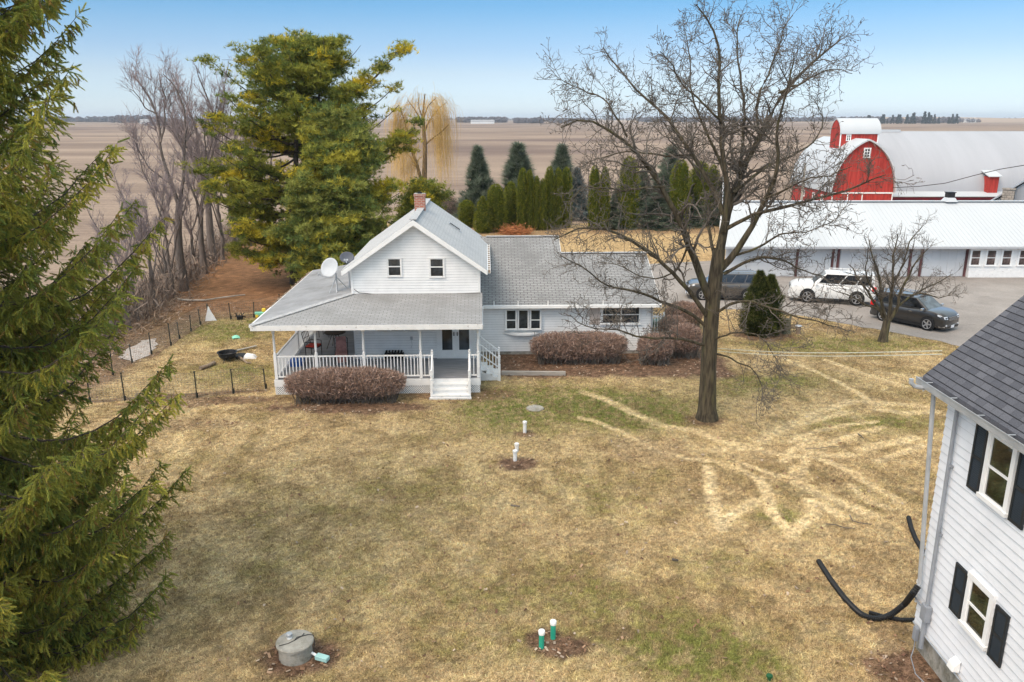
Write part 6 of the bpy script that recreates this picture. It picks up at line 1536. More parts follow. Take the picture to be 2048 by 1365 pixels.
b.span((ql.x - .43, -.75, 0), (ql.x + .43, -.01, q.z)); b.span((ql.x - .5, -.82, q.z), (ql.x + .5, .06, q.z + .1)); b.build('chimney', MT['stone'], ob)

# poles and the cable above the barn yard
p = PY(1611, 326, 79.2); f = PY(1603, 392, 79.2)
po = empty('utility_pole', (f.x, 79.2, 0), 0, 'grey wooden pole standing in front of the barn\'s left roof', 'pole')
b = MB(); b.tube([(0, 0, -.1), (p.x - f.x, 0, p.z)], [.15, .10], 8); b.build('shaft', MT['wood_grey'], po)
b = MB(); b.cyl((p.x - f.x, -.12, p.z - .25), (p.x - f.x, .12, p.z - .25), .04, n=8); b.build('bolt', MT['galv'], po)
p = PY(1450, 322, 62); po = empty('flag_pole', (p.x, 62, 0), 0, 'thin white pole beyond the trunk of the big leafless tree', 'pole')
b = MB(); b.tube([(0, 0, -.1), (0, 0, p.z)], [.07, .05], 8); b.lathe([(.02, p.z), (.07, p.z + .05), (.02, p.z + .1)], n=8); b.build('shaft', MT['trim'], po)
b = MB(); pts = [(1785, 376), (1840, 373), (1890, 367), (1950, 351), (2000, 339), (2048, 331), (2120, 322)]
b.tube([PY(x, y, 80.6 - i * 2.2) for i, (x, y) in enumerate(pts)], .035, 5); tag(b.build('power_cable', MT['cable'], uv=False), 'dark sagging cable crossing in front of the long barn roof', 'cable')
for i, (y0, y1) in enumerate(((697, 702), (703, 709))):
    b = MB(); p0 = PY(1436, y0, 26.9); p1 = PY(1884, y1, 15.2)
    b.tube([p0.lerp(p1, k / 8) - Vector((0, 0, .10 * math.sin(math.pi * k / 8))) for k in range(9)], .009, 5)
    tag(b.build('service_cable', MT['pale_cable'], uv=False), ('upper' if i == 0 else 'lower') + ' of the two thin pale cables running from the big tree to the dark roof', 'cable', 'pale cables over the lawn')

# ------------------------------------------------------------------ tall white house at the right edge
hx, hy = 8.17, 14.1
rh = empty('white_house', (hx, hy, 0), 0, 'tall white lap sided house with a charcoal roof and black shutters at the right edge', 'house')
b = MB(); lap_wall(b, [(0, .52), (13.0, .52), (13.0, 5.42), (0, 5.42)], (0, 0), (0, -1), (-1, 0), .172, .018, .006)
lap_wall(b, [(0, .52), (7.6, .52), (7.6, 5.42), (3.8, 9.1), (0, 5.42)], (7.6, 0), (-1, 0), (0, 1), .172, .018)
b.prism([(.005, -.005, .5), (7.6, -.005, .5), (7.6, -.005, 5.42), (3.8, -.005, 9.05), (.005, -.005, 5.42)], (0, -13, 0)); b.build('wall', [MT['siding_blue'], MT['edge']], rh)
b = MB(); b.span((.06, -12.9, -.2), (7.5, -.06, .515)); b.build('foundation', MT['concrete'], rh)
RX0, RZ0, RS = -.33, 5.66, .95; RX1 = 3.8; RZ1 = RZ0 + (RX1 - RX0) * RS
b = MB(); ry0, ry1 = .42, -12.9
b.prism([(RX0, ry0, RZ0), (RX0, ry1, RZ0), (RX1, ry1, RZ1), (RX1, ry0, RZ1)], (0, 0, -.10)); b.prism([(RX1, ry0, RZ1), (RX1, ry1, RZ1), (2 * RX1 - RX0, ry1, RZ0), (2 * RX1 - RX0, ry0, RZ0)], (0, 0, -.10))
rr_ = b.build('roof', MT['shingle_dark'], rh)
b = MB(); b.span((RX0 + .02, ry1, RZ0 - .24), (RX0 + .045, ry0 - .02, RZ0 - .10)); b.span((RX0 + .045, ry1, RZ0 - .245), (-.025, ry0 - .02, RZ0 - .215))
b.prism([(RX0 + .02, ry0 - .02, RZ0 - .11), (RX1, ry0 - .02, RZ1 - .11), (RX1, ry0 - .02, RZ1 - .3), (RX0 + .02, ry0 - .02, RZ0 - .3)], (0, -.03, 0)); b.build('fascia', MT['trim'], rr_)
b = MB(); g0 = RX0 - .115
b.span((g0, ry1, RZ0 - .15), (g0 + .012, ry0 + .02, RZ0 - .02)); b.span((g0 - .012, ry1, RZ0 - .035), (g0, ry0 + .02, RZ0 - .012)); b.span((g0 + .012, ry1, RZ0 - .15), (RX0 + .018, ry0 + .02, RZ0 - .138)); b.span((RX0 + .004, ry1, RZ0 - .138), (RX0 + .018, ry0 + .02, RZ0 - .115)); b.span((g0 + .012, ry0 + .006, RZ0 - .138), (RX0 + .004, ry0 + .02, RZ0 - .03))
gg = b.build('gutter', MT['galv'], rh)
b = MB(); b.span((g0 + .014, ry1, RZ0 - .137), (RX0 + .002, ry0, RZ0 - .10)); b.build('leaf_debris', MT['log'], gg)
for k in range(14): b = MB(); y_ = .05 - k * .85; b.span((g0 - .006, y_ - .012, RZ0 - .02), (RX0 + .05, y_ + .012, RZ0 - .008)); b.build('gutter_strap', MT['galv'], gg)
def wallp(y_, off=.0): return (-.024 - off, y_ - hy)
def rh_window(ya, yb, z0, z1, gl):
    window(rh, (-.012, (ya + yb) / 2 - hy, z0), -R(90), ya - yb, z1 - z0, .095, (.5,), (), 'trim', gl)
rh_window(12.58, 11.98, 4.14, 5.25, 'glass_green'); rh_window(12.48, 11.90, 1.66, 2.56, 'glass_green')
def shutter(ya, yb, z0, z1):
    b = MB(); x0, x1 = -.055, -.02; t = .05; A_, B_ = ya - hy, yb - hy
    b.span((x0, B_, z0), (x1, B_ + t, z1)); b.span((x0, A_ - t, z0), (x1, A_, z1))
    for z in (z0, z0 + (z1 - z0) * .46, z1 - .06): b.span((x0, B_ + t, z), (x1, A_ - t, z + .06))
    n = int((z1 - z0) / .04)
    for i in range(n): z = z0 + .05 + (z1 - z0 - .1) * i / n; b.prism([(x0 + .008, B_ + t, z), (x0 + .026, B_ + t, z + .036), (x0 + .022, B_ + t, z + .038), (x0 + .004, B_ + t, z + .004)], (0, (A_ - t) - (B_ + t), 0))
    b.span((x0 + .030, B_ + t, z0 + .02), (x1 - .001, A_ - t, z1 - .02)); b.build('shutter', MT['shutter'], rh)
for a in ((13.08, 12.72, 4.06, 5.33), (11.84, 11.48, 4.06, 5.33), (13.0, 12.63, 1.62, 2.58), (11.74, 11.38, 1.56, 2.54)): shutter(*a)
# pipework on the wall
b = MB(); X0 = -.085
q = [PY(1823, 758, 14.28), PY(1822, 766, 14.28), PY(1829, 773, 14.28), PY(1845, 776, 14.28), PY(1858, 775, 14.27), PY(1868, 779, 14.26)]
q = [(p.x - hx, p.y - hy, p.z) for p in q]; lx, ly = q[-1][0], q[-1][1]
pe = PX(1838, 1175, 8.05); ex_, ey_, ez_ = pe.x - hx, pe.y - hy, pe.z
b.tube(q + [(lx * .97 + ex_ * .03, ly * .97 + ey_ * .03, q[-1][2] - .12), (lx * .5 + ex_ * .5, ly * .5 + ey_ * .5, (q[-1][2] + ez_) / 2), (ex_, ey_, ez_ + .08), (ex_ - .03, ey_, ez_)], .042, 8); b.build('downspout', MT['galv'], rh)
b = MB(); b.tube([(X0, 13.66 - hy, 5.40), (X0, 13.62 - hy, 1.25)], .036, 8); b.tube([(X0, 13.62 - hy, .95), (X0, 13.61 - hy, .30)], .045, 8)
b.tube([(X0, 13.64 - hy, 1.12), (X0, 13.95 - hy, 1.12), (X0 + .02, 14.1 - hy, 1.12)], .022, 6)
for z in (4.2, 2.8): b.box((X0 + .03, 13.64 - hy, z), (.07, .11, .03))
b.build('conduit', MT['grey_pipe'], rh)
b = MB(); b.span((-.15, 13.52 - hy, .92), (-.026, 13.72 - hy, 1.26)); b.build('meter_box', MT['grey_pipe'], rh, bevel=.01)
b = MB(); b.tube([(-.06, 14.05 - hy, .60), (-.06, 8.0 - hy, .58)], .018, 6); b.build('base_pipe', MT['galv'], rh)
b = MB(); b.tube([(-.10, 13.82 - hy, .60), (-.10, 13.82 - hy, .12), (-.2, 13.7 - hy, .02), (-.35, 13.2 - hy, .02), (-.28, 12.8 - hy, .02)], .011, 5); b.span((-.14, 13.76 - hy, .34), (-.07, 13.88 - hy, .62)); b.build('ground_cable', MT['grey_pipe'], rh)
b = MB(); y_ = 12.5 - hy; b.prism([(-.03, y_ - .1, .66), (-.17, y_ - .1, .68), (-.14, y_ - .1, .80), (-.03, y_ - .1, .90)], (0, .2, 0)); b.build('dryer_vent', MT['white_plastic'], rh, bevel=.01)
b = MB(); b.tube([(.02, .1, .95), (.02, .1, 1.35)], .03, 8); b.lathe([(.02, 1.35), (.05, 1.38), (.05, 1.44), (.02, 1.48)], (.02, .1, 0), n=8); b.build('corner_lamp', MT['white_plastic'], rh)

# black corrugated drain pipes
def corrugated(label, pts, r=.055):
    P, _ = resample(np.array([tuple(p) for p in pts]), np.ones(len(pts)), 60)
    L = np.linalg.norm(np.diff(P, axis=0), axis=1).sum(); k = int(L / .018); Q, _ = resample(P, np.ones(60), k)
    b = MB(); b.tube([tuple(q) for q in Q], [r + (.006 if i % 2 else -.004) for i in range(k)], 10); o = b.build('drain_pipe', MT['black_pipe'], uv=False, smooth=False)
    return tag(o, label, 'drain pipe', 'black drain pipes by the house corner')
r = .055
ep = pe + Vector((-.02, 0, .03))
corrugated('long black corrugated pipe curving from the downspout across the lawn', [ep, ep + Vector((-.10, -.05, -.12)), G(1810, 1208, .42), G(1783, 1230, .16), G(1752, 1240, r), G(1722, 1230, r), G(1690, 1198, r), G(1660, 1158, r), G(1637, 1122, r)], .06)
corrugated('short black corrugated pipe lying between the long pipe and the foundation', [G(1832, 1240, .10), G(1800, 1240, r), G(1765, 1233, r), G(1738, 1225, r)], .045)
corrugated('short black corrugated pipe coming from behind the white house corner', [G(1875, 1135, r), G(1848, 1105, r), G(1832, 1080, r), G(1822, 1055, r), G(1817, 1035, r)], .055)

# ------------------------------------------------------------------ vehicles
def suv(label, loc, rz, L, W, H, wb, wr, paint, hood_z, belt_z, x_ws, x_rf, x_rr, x_tail, lowtrim=None, rack=True, square=0.0, cat='car', lamp='lamp_clear'):
    c = empty('parked_suv', loc, rz, label, cat, 'vehicles parked on the driveway')
    hw = W / 2; gz = .22 * H / 1.7; xf = L / 2; fx = wb / 2; nose = hood_z - .10
    rings = []
    def sec(x, w_, zb, zt, crown):
        zm = zb + (zt - zb) * .55
        h = [(w_ * .90, zb), (w_ * .985, zb + .10), (w_, zm), (w_ * .985, zt - .10), (w_ * .93, zt - .015), (w_ * .6, zt + crown * .6), (0, zt + crown)]
        return [(x, y, z) for y, z in h] + [(x, -y, z) for y, z in h[-2::-1]]
    st = [(-xf, .80, gz + .22, belt_z - .28, 0), (-xf + .03, .90, gz + .12, belt_z - .06, 0), (-xf + .18, .965, gz, belt_z, .0), (-xf + .6, 1, gz, belt_z + .01, 0), (0, 1.0, gz, belt_z, 0), (x_ws - .05, 1.0, gz, hood_z + .02, .01), (x_ws + .25, .985, gz, hood_z, .03),
          (xf - .42, .95, gz, nose + .04, .03), (xf - .14, .88, gz, nose - .06, .02), (xf - .03, .80, gz + .05, nose - .17, .01), (xf, .72, gz + .12, nose - .28, 0)]
    b = MB(); b.loft([sec(x, hw * k, zb, zt, cr_) for x, k, zb, zt, cr_ in st]); body = b.build('body', MT[paint], c, smooth=True)
    # cabin
    bw, rw = hw * .93, hw * (.76 + .06 * square); zr = H - .05
    def cor(s): return [Vector((x_ws, s * bw * .97, hood_z - .02)), Vector((x_rf, s * rw * .96, zr - .03)), Vector((x_rr, s * rw * .97, zr - .02)), Vector((x_tail, s * bw * .95, belt_z - .02))]
    Lc, Rc = cor(1), cor(-1)
    b = MB(); mid = [Vector((0, 0, .05)), Vector((0, 0, .045))]
    b._add(Lc + Rc + [Vector((x_rf + .1, 0, zr + .035)), Vector((x_rr - .1, 0, zr + .04))], [(0, 3, 2, 1), (4, 5, 6, 7), (0, 1, 8, 5, 4) if False else (0, 1, 5, 4), (3, 7, 6, 2), (1, 2, 9, 8), (5, 8, 9, 6), (1, 8, 5), (2, 6, 9)])
    cab = b.build('cabin', MT[paint], c, smooth=False, bevel=.03)
    def pane(q, u0, u1, v0, v1, name='side_window', off=.012, gm='car_glass'):
        """q: bottom-left, bottom-right, top-right, top-left corner of a cabin face"""
        def P(u, v): return (q[0] * (1 - u) + q[1] * u) * (1 - v) + (q[3] * (1 - u) + q[2] * u) * v
        pts = [P(u0[0], v0), P(u1[0], v0), P(u1[1], v1), P(u0[1], v1)]
        n_ = (pts[1] - pts[0]).cross(pts[3] - pts[0]).normalized(); cen = Vector((0, 0, belt_z)); 
        if n_.dot((pts[0] + pts[2]) / 2 - cen) < 0: n_ = -n_
        b = MB(); b.prism([p + n_ * .004 for p in pts], n_ * off); return b.build(name, MT[gm], c)
    pane([Lc[0], Rc[0], Rc[1], Lc[1]], (.06, .07), (.94, .93), .05, .93, 'windshield', .012, 'windshield')
    pane([Rc[3], Lc[3], Lc[2], Rc[2]], (.08, .1), (.92, .9), .18, .88, 'rear_window')
    for s, cc_ in ((1, Lc), (-1, Rc)):
        q = [cc_[3], cc_[0], cc_[1], cc_[2]]
        pane(q, (.60, .56), (.93, .97), .12, .90); pane(q, (.33, .26), (.58, .535), .12, .90); pane(q, (.06, .06), (.30, .23), .16, .90)
    # wheels
    for sx_ in (1, -1):
        for s in (1, -1):
            wl = empty('wheel', (sx_ * fx, s * (hw - .115), wr)); wl.parent = c
            b = MB(); b.cyl((0, -.12, 0), (0, .12, 0), wr, n=26); tb = b.build('tyre', MT['black'], wl, bevel=.025)
            b = MB(); R2 = wr * .68; o = s * .124
            for k in range(5):
                a = 6.283 * k / 5; b.beam((0, o, 0), (R2 * math.cos(a), o - s * .008, R2 * math.sin(a)), .075, .02, (0, 1, 0))
            for k in range(24):
                a0, a1 = 6.283 * k / 24, 6.283 * (k + 1) / 24; b.beam((R2 * math.cos(a0), o, R2 * math.sin(a0)), (R2 * math.cos(a1), o, R2 * math.sin(a1)), .03, .045, (0, 1, 0))
            b.cyl((0, o - s * .02, 0), (0, o + s * .012, 0), .07, n=10); b.build('rim', MT['alloy'], wl)
            b = MB(); ys = s * (hw + .004)
            b.cyl((sx_ * fx, ys - s * .10, wr + .02), (sx_ * fx, ys, wr + .02), wr * 1.16, n=24); b.build('wheel_arch', MT[lowtrim or 'black'], c)
    # put the wheel faces proud of the arches
    for o in c.children:
        if o.name.startswith('wheel') and not o.name.startswith('wheel_arch'): o.location.y += (.03 if o.location.y > 0 else -.03)
    b = MB()
    for s in (1, -1): b.span((-fx + wr * 1.1, s * (hw - .02), gz - .06), (fx - wr * 1.1, s * (hw + .012), gz + .10))
    b.build('sill', MT[lowtrim or 'black'], c)
    b = MB(); b.loft([sec(xf - .30, hw * .94, gz - .04, gz + .18, 0), sec(xf + .0, hw * .80, gz - .03, gz + .17, 0), sec(xf + .035, hw * .7, gz + .0, gz + .15, 0)]); b.build('bumper', MT[lowtrim or paint], c)
    b = MB(); b.loft([sec(-xf + .30, hw * .955, gz - .03, gz + .30, 0), sec(-xf - .03, hw * .86, gz - .02, gz + .28, 0), sec(-xf - .05, hw * .78, gz, gz + .25, 0)]); b.build('bumper', MT[lowtrim or paint], c)
    gh = nose - .28
    b = MB(); b.box((xf - .015, 0, gh + .03), (.05, hw * 1.0, .20)); g_ = b.build('grille', MT['black'], c)
    b = MB()
    for z in (-.07, -.015, .04, .095): b.box((xf + .014, 0, gh + .03 + z), (.014, hw * .96, .02))
    b.build('grille_bar', MT['chrome'], g_)
    for s in (1, -1):
        b = MB(); b.loft([[(xf - .42, s * hw * .97, nose - .10), (xf - .42, s * hw * .955, nose - .02), (xf - .42, s * hw * .86, nose - .03), (xf - .42, s * hw * .86, nose - .14)], [(xf - .02, s * hw * .80, nose - .25), (xf - .08, s * hw * .80, nose - .12), (xf - .05, s * hw * .52, nose - .13), (xf + .01, s * hw * .52, nose - .26)]]); b.build('headlight', MT[lamp], c, bevel=.01)
        b = MB(); b.box((-xf + .13, s * hw * .905, belt_z - .10), (.26, hw * .18, .26)); b.build('tail_light', MT['lamp_red'], c, bevel=.03)
        b = MB(); b.box((x_ws - .22, s * (hw + .11), belt_z + .09), (.12, .20, .14)); b.beam((x_ws - .2, s * hw * .93, belt_z + .03), (x_ws - .22, s * (hw + .05), belt_z + .06), .05, .04); b.build('mirror', MT[paint if paint == 'paint_white' else 'chrome'], c, bevel=.03)
        b = MB(); b.cyl((xf - .05, s * hw * .66, gz + .16), (xf + .03, s * hw * .66, gz + .16), .055, n=10); b.build('fog_light', MT['lamp_clear'], c)
        for x in (x_ws - .95, x_ws - 1.85):
            b = MB(); b.box((x, s * (hw * .985 + .012), belt_z - .14), (.19, .03, .03)); b.build('door_handle', MT['chrome'], c)
            b = MB(); b.box((x - .12, s * (hw * 1.0 + .001), (gz + belt_z) / 2 + .03), (.012, .012, belt_z - gz - .18)); b.build('door_seam', MT['dark_gap'], c)
        if rack:
            b = MB(); b.beam((x_rf - .25, s * rw * .86, zr + .055), (x_rr + .15, s * rw * .86, zr + .06), .04, .035)
            for x in (x_rf - .25, x_rr + .15, (x_rf + x_rr) / 2): b.box((x, s * rw * .86, zr + .02), (.06, .04, .08))
            b.build('roof_rail', MT['chrome' if paint != 'paint_white' else 'paint_white'], c)
    b = MB(); b.box((xf + .045, 0, gz + .08), (.012, .32, .14)); b.build('license_plate', MT['plate'], c)
    b = MB(); b.box((-xf - .045, 0, gz + .40), (.10, .32, .14)); b.build('license_plate', MT['plate'], c)
    c.scale = (.90, .90, .94)
    return c
def park(px0, px1, off_side, wb):
    """near-side rear and front contact points -> centre and heading"""
    a, c_ = G(*px0), G(*px1); d = (c_ - a).normalized(); m = (a + c_) / 2
    n_ = Vector((-d.y, d.x, 0)); n_ = n_ if n_.y > 0 else -n_
    return m + n_ * off_side, math.atan2(d.y, d.x)
loc, rz = park((1762, 643), (1854, 663), .86, 2.64)
suv('dark bronze-grey crossover with silver wheels parked at the lawn edge', loc + Vector((0, 0, .024)), rz, 4.45, 1.86, 1.70, 2.64, .36, 'paint_brown', 1.08, 1.02, 1.22, .42, -1.88, -2.14, square=.6)
loc, rz = park((1711, 613), (1614, 607), .95, 2.95)
suv('big white square-backed SUV parked in the middle of the driveway', loc + Vector((0, 0, .024)), rz, 5.15, 2.02, 1.95, 2.95, .41, 'paint_white', 1.22, 1.15, 1.20, .42, -2.38, -2.50, square=1.3)
loc, rz = park((1495, 604), (1404, 602), .9, 2.85)
suv('silver-taupe SUV parked behind the leafless tree trunk and the dark arborvitae', loc + Vector((0, 0, .024)), rz, 4.75, 1.92, 1.76, 2.85, .37, 'paint_silver', 1.12, 1.08, 1.05, .34, -1.95, -2.25)

# ------------------------------------------------------------------ wire fences
def fence(label, posts, tops):
    base = G(*posts[0]); f = empty('wire_fence', base, 0, label, 'fence')
    P = []
    for (x, y), ty in zip(posts, tops):
        g = G(x, y); h = max(.85, min(1.3, PY(x, ty, g.y).z)) if ty else 1.15; P.append((g - base, h))
        b = MB(); q = g - base; tilt = Vector((rng.uniform(-.04, .04), rng.uniform(-.04, .04), 0))
        b.tube([q + Vector((0, 0, -.1)), q + tilt + Vector((0, 0, h))], .024, 6); b.box(q + tilt + Vector((0, 0, h - .02)), (.05, .05, .05)); b.box(q + Vector((.0, .02, .12)), (.09, .012, .18)); b.build('post', MT['steel_post'], f)
    b = MB()
    for (p, h0), (q, h1) in zip(P[:-1], P[1:]):
        L = (q - p).length; n = max(1, int(L / .11))
        for k in range(12):
            z = .04 + .088 * k; b.beam(p + Vector((0, 0, z)), q + Vector((0, 0, z)), .0045, .0045)
        for i in range(n): c_ = p.lerp(q, (i + .5) / n); b.beam(c_ + Vector((0, 0, .03)), c_ + Vector((0, 0, 1.01)), .0045, .0045)
    b.build('wire_mesh', MT['wire'], f); return f
fence('wire fence on dark steel posts running left from the porch corner', [(532, 779), (467, 788), (394, 797), (321, 801), (250, 803), (180, 806)], [738, 739, 743, 743, None, None])
fence('wire fence on dark steel posts along the left side of the dog yard', [(226, 752), (264, 727), (303, 710), (342, 693), (359, 679), (382, 664), (401, 651), (418, 640)], [None, 697, 666, 647, 648, 634, 624, 611])
fence('short wire fence run at the back of the dog yard', [(418, 640), (462, 639.5), (508, 636), (560, 630)], [611, 607, 606, None])

# ------------------------------------------------------------------ small things on the lawn
p = G(592, 1312); s = empty('septic_riser', p, 0, 'round concrete septic riser with a cracked lid in the left foreground', 'septic riser')
s.scale = (1.0, 1.0, .84)
b = MB(); b.lathe([(.325, -.05), (.33, .0), (.325, .34), (.30, .345)], n=36); b.build('ring', MT['concrete'], s)
b = MB(); b.lathe([(.335, .346), (.365, .352), (.37, .41), (.35, .43), (.2, .437), (0.01, .44)], n=36); b.build('lid', MT['concrete'], s)
b = MB(); b.tube([(-.12, .06, .42), (-.12, .06, .52)], .055, 12); vp = b.build('vent_pipe', MT['white_plastic'], s)
b = MB(); b.lathe([(.064, .50), (.064, .56), (.05, .572)], (-.12, .06, 0), n=14); b.build('cap', MT['galv'], vp)
b = MB(); b.tube([(-.26, -.2, .45), (-.1, -.12, .447), (.0, -.03, .45), (.10, .10, .45), (.24, .17, .45), (.33, .16, .44), (.38, .05, .32), (.37, -.05, .16), (.42, -.10, .10)], .009, 5)
b.tube([(.0, -.03, .45), (.03, .06, .46), (.12, .12, .45), (.14, .2, .455)], .009, 5); b.build('cable', MT['cable'], s)
b = MB(); b.tube([(.34, -.05, .13), (.45, -.12, .11)], .03, 8); b.build('bracket', MT['white_plastic'], s)
b = MB(); b.box((.57, -.17, .10), (.27, .13, .10), R(-22)); b.build('junction_box', MT['teal_box'], s, bevel=.008)
def cleanout(label, px, py, r, h, m, group):
    c = empty('cleanout_pipe', G(px, py), 0, label, 'pipe', group)
    b = MB(); b.cyl((0, 0, -.05), (0, 0, h), r, n=16); b.build('pipe', MT[m], c, smooth=True)
    b = MB(); b.lathe([(r * 1.22, h - .085), (r * 1.25, h - .08), (r * 1.25, h - .01), (r * 1.1, h), (r * .5, h + .002), (r * .45, h + .02), (.004, h + .021)], n=18); b.build('cap', MT['white_plastic'], c, smooth=True)
cleanout('nearer green pipe of the pair with a white cap in the lawn', 1083, 1296, .055, .41, 'green_pvc', 'green capped pipes')
cleanout('farther green pipe of the pair with a white cap in the lawn', 1106, 1277, .055, .42, 'green_pvc', 'green capped pipes')
cleanout('white capped pipe standing alone nearest the house in a leaf patch', 1049.5, 866, .06, .42, 'white_plastic', 'white capped pipes')
cleanout('white capped pipe at the front of the pair in the leaf patch', 1030, 922, .06, .36, 'white_plastic', 'white capped pipes')
cleanout('white capped pipe at the back of the pair in the leaf patch', 1033.5, 904, .06, .30, 'white_plastic', 'white capped pipes')
p = G(1070, 818); s = empty('manhole_cover', p, 0, 'flat round concrete cover set in the green grass near the wing bed', 'cover')
b = MB(); b.lathe([(.33, -.02), (.33, .03), (.31, .045), (.01, .05)], n=30); b.build('lid', MT['concrete'], s)
b = MB(); b.tube([(-.05, 0, .05), (-.04, 0, .08), (.04, 0, .08), (.05, 0, .05)], .009, 6); b.build('handle', MT['galv'], s)
p = G(1538, 1362); s = empty('post_cap', p, 0, 'small dark green capped stake at the bottom edge of the lawn', 'stake')
b = MB(); b.cyl((0, 0, -.05), (0, 0, .10), .035, n=12); b.build('stake', MT['green_cart'], s)
b = MB(); b.lathe([(.06, .09), (.065, .10), (.06, .13), (.03, .145), (.005, .147)], n=16); b.build('cap', MT['green_cart'], s)
# timber edging of the bed
p0, p1 = G(1003, 750), G(1131, 751); b = MB(); b.beam(p0 + Vector((0, 0, .08)), p1 + Vector((0, 0, .08)), .15, .17); tag(b.build('edging_timber', MT['wood_grey'], bevel=.008), 'weathered grey timber edging the mulch bed beside the side steps', 'timber')
# stump, lidded post
p = G(1572, 667); b = MB(); b.lathe([(.26, -.05), (.21, .1), (.19, .4), (.18, .74), (.12, .76)], n=14); b.tube([(.1, 0, .6), (.17, 0, .85), (.19, 0, .98)], [.07, .06, .03], 8); tag(b.build('tree_stump', MT['stump'], loc=p), 'mossy dark stump standing to the right of the dark arborvitae', 'stump')
p = G(1596, 668); s = empty('wood_post', p, 0, 'short brown post with a flat metal lid beside the mossy stump', 'post')
b = MB(); b.lathe([(.12, -.05), (.115, .2), (.115, .38)], n=12); b.build('post', MT['log'], s)
b = MB(); b.lathe([(.15, .38), (.17, .40), (.15, .43), (.02, .45)], n=14); b.build('lid', MT['galv'], s)
# wheelbarrow by the wing
p = G(1320, 664); s = empty('wheelbarrow', p, R(20), 'dark green wheelbarrow tipped beside the right end of the wing', 'wheelbarrow')
b = MB(); b.loft([[(-.3, -.2, .3), (.35, -.2, .3), (.35, .2, .3), (-.3, .2, .3)], [(-.5, -.35, .58), (.55, -.35, .66), (.55, .35, .66), (-.5, .35, .58)]]); b.build('tray', MT['green_cart'], s, bevel=.02)
b = MB()
for y in (-.22, .22): b.tube([(-.95, y * 1.3, .5), (-.2, y, .3), (.5, y * .4, .2)], .02, 6); b.tube([(-.35, y, .3), (-.4, y, 0)], .018, 6)
b.build('frame', MT['chair_metal'], s)
b = MB(); b.cyl((.55, -.05, .18), (.55, .05, .18), .18, n=18); b.build('wheel', MT['black'], s, bevel=.02)
# fire pit and what lies round it
p = G(456, 722); s = empty('fire_pit', p, 0, 'black round kettle fire pit on short legs in the dog yard', 'fire pit')
b = MB(); b.lathe([(.10, .10), (.28, .13), (.37, .24), (.39, .38), (.44, .40), (.44, .415), (.37, .405), (.35, .25), (.26, .16), (.01, .14)], n=28); b.build('bowl', MT['black_metal'], s)
for k in range(3): a = 2.1 * k + .4; b = MB(); b.tube([(.30 * math.cos(a), .30 * math.sin(a), .16), (.42 * math.cos(a), .42 * math.sin(a), 0)], .018, 6); b.build('leg', MT['black_metal'], s)
b = MB(); b.lathe([(.01, .17), (.25, .175), (.01, .23)], n=12); b.build('ash', MT['concrete'], s)
b = MB(); b.lathe([(.01, .0), (.16, .01), (.3, .05), (.33, .08), (.3, .10), (.02, .05)], n=20); o = b.build('kettle_lid', MT['black_metal'], loc=G(480, 714)); tag(o, 'black metal lid lying behind the fire pit', 'lid')
def stick(name, label, cat, pts, r, m, n=8, group=None):
    b = MB(); rr = r if isinstance(r, (list, tuple)) else [r * (1 - .35 * i / (len(pts) - 1)) for i in range(len(pts))]
    b.tube(pts, rr, n); return tag(b.build(name, MT[m], uv=False), label, cat, group)
stick('log', 'short cut log lying left of the fire pit', 'log', [G(400, 737, .08), G(414, 733, .085), G(429, 726, .08)], [.09, .085, .085], 'log', 10)
b = MB(); b.beam(G(466, 703, .06), G(513, 692, .10), .12, .035); tag(b.build('plank', MT['wood_grey'], uv=False), 'pale plank lying behind the fire pit', 'plank')
stick('fallen_branch', 'bent bare branch lying right of the fire pit', 'branch', [G(478, 714, .12), G(486, 719, .12), G(494, 726, .05), G(503, 726, .04)], .05, 'log', 7, 'branches lying on the ground')
b = MB(); b.loft([[(-.3, -.2, 0), (.3, -.16, 0), (.27, .2, 0), (-.25, .2, 0)], [(-.24, -.12, .16), (.12, -.14, .2), (.2, .14, .15), (-.2, .16, .22)]]); tag(b.build('paper_sack', MT['tarp'], loc=G(501, 717), bevel=.03), 'crumpled pale sack on the grass between the fire pit and the porch', 'sack')
p = G(421, 643); b = MB(); b.loft([[(-.28, -.02, .0), (.30, .05, .02), (.30, .09, .02), (-.28, .03, .0)], [(-.20, -.02, .3), (.2, .04, .25), (.2, .07, .25), (-.2, .02, .3)], [(-.1, -.03, .62), (.03, .0, .62), (.03, .03, .62), (-.1, .0, .62)], [(-.06, -.02, .8), (-.02, -.01, .8), (-.02, .01, .8), (-.06, .0, .8)]]); tag(b.build('hanging_tarp', MT['tarp'], loc=p), 'white triangular sheet hanging on the fence corner', 'sheet')
p = G(480, 640); b = MB()
for i in range(9): a = i * .7; b.tube([(.1 * math.cos(a), .12 * math.sin(a), 0), (.22 * math.cos(a + .5), .2 * math.sin(a), .2 + .03 * (i % 3)), (.3 * math.cos(a + .7), .1, .12 + .25 * (i % 2))], .022, 5)
b.box((0, 0, .12), (.3, .2, .2), .4); tag(b.build('metal_scrap', MT['black_metal'], loc=p, uv=False), 'tangle of black scrap metal by the back fence', 'scrap')
p = G(472, 677); s = empty('toy_turtle', p, .4, 'pale green plastic toy lying on the grass above the fire pit', 'toy')
b = MB(); b.lathe([(.16, .02), (.18, .06), (.12, .13), (.02, .16)], n=16); b.build('shell', MT['toy'], s, smooth=True)
for k in range(4): a = .8 + 1.57 * k; b = MB(); b.box((.18 * math.cos(a), .18 * math.sin(a), .04), (.12, .07, .06), a); b.build('foot', MT['toy'], s, bevel=.015)
p = G(520, 634); s = empty('toy_wagon', p, .2, 'yellow and green plastic toy by the back fence near the porch', 'toy')
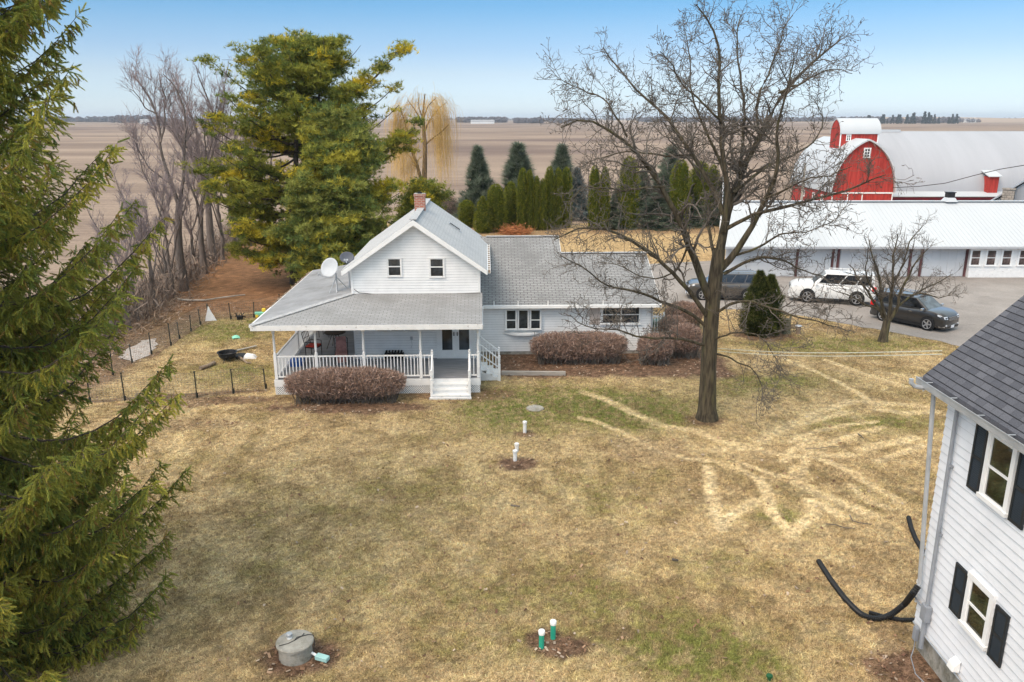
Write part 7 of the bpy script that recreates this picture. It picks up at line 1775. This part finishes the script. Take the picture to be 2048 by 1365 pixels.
b = MB(); b.loft([[(-.2, -.14, .08), (.2, -.14, .08), (.2, .14, .08), (-.2, .14, .08)], [(-.26, -.18, .26), (.26, -.18, .26), (.26, .18, .26), (-.26, .18, .26)]]); b.build('tub', MT['toy'], s, bevel=.02)
b = MB(); b.box((.22, .05, .36), (.2, .2, .2)); b.build('seat', MT['toy_yellow'], s, bevel=.04)
for x in (-.14, .14):
    for y in (-.16, .16): b = MB(); b.cyl((x, y - .03, .08), (x, y + .03, .08), .08, n=12); b.build('wheel', MT['toy_yellow'], s)
# sticks blown down from the tree
for lb, pts, r_ in (('thin dark stick lying on the lawn below the pale W mark', [(1652, 1048), (1672, 1050), (1690, 1056), (1710, 1057)], .016), ('crooked dark stick with a kink, right of the thin stick', [(1700, 1032), (1705, 1042), (1718, 1046), (1744, 1049)], .016),
                   ('short black stick on the pale mower tracks', [(1716, 868), (1722, 872), (1727, 877)], .022), ('long thin stick among the mower tracks', [(1610, 897), (1640, 897), (1665, 893), (1690, 895)], .012), ('short dark stick on the lawn left of the tree', [(1302, 784), (1316, 782), (1328, 779)], .012),
                   ('small dark clump of bark on the open lawn', [(1345, 1119), (1351, 1120), (1356, 1121)], .035), ('brown curled bark piece in the middle of the lawn', [(1022, 1011), (1030, 1012), (1040, 1013)], .03)):
    stick('fallen_stick', lb, 'stick', [G(x, y, .05 + .02 * (i % 2)) for i, (x, y) in enumerate(pts)], r_, 'twig', 6, 'sticks on the lawn')
stick('fallen_branch', 'long dead branch lying behind the dog yard fence', 'branch', [G(356, 599, .08), G(380, 601, .1), G(410, 601, .12), G(440, 596, .1), (G(470, 592, .15)), G(490, 590, .1)], .06, 'wood_grey', 7, 'branches lying on the ground')
# heap of dead brush by the garden row
if PLANTS:
    n = 2600; p = G(1030, 468); P = np.stack([nrg.normal(0, .62, n), nrg.normal(0, .5, n), np.abs(nrg.normal(0, .28, n))], 1); D = unit(nrg.normal(size=(n, 3)) * np.array((1, 1, .45)))
    o = twig_cloud('brush_heap', n, P, D, nrg.uniform(.2, .6, n), nrg.uniform(.012, .024, n), np.array((.42, .17, .07)) * nrg.uniform(.6, 1.25, (n, 1)), MT['brush_pile']); o.location = p
    tag(o, 'heap of rusty brown dead brush in front of the arborvitae row', 'brush heap')

# ------------------------------------------------------------------ thin air between here and the horizon
b = MB(); b.span((-9200, -400, -1.1), (9200, 18300, 60))
m = bpy.data.materials.new('thin_haze'); m.use_nodes = True; nt = m.node_tree; nt.nodes.clear()
v = N(nt, 'ShaderNodeVolumePrincipled'); v.inputs['Color'].default_value = (0.80, 0.87, 0.95, 1); v.inputs['Density'].default_value = 0.00013; v.inputs['Anisotropy'].default_value = 0.0
o_ = N(nt, 'ShaderNodeOutputMaterial'); nt.links.new(v.outputs[0], o_.inputs['Volume'])
tag(b.build('haze', m, uv=False), 'thin pale haze over the fields', 'haze', kind='stuff')
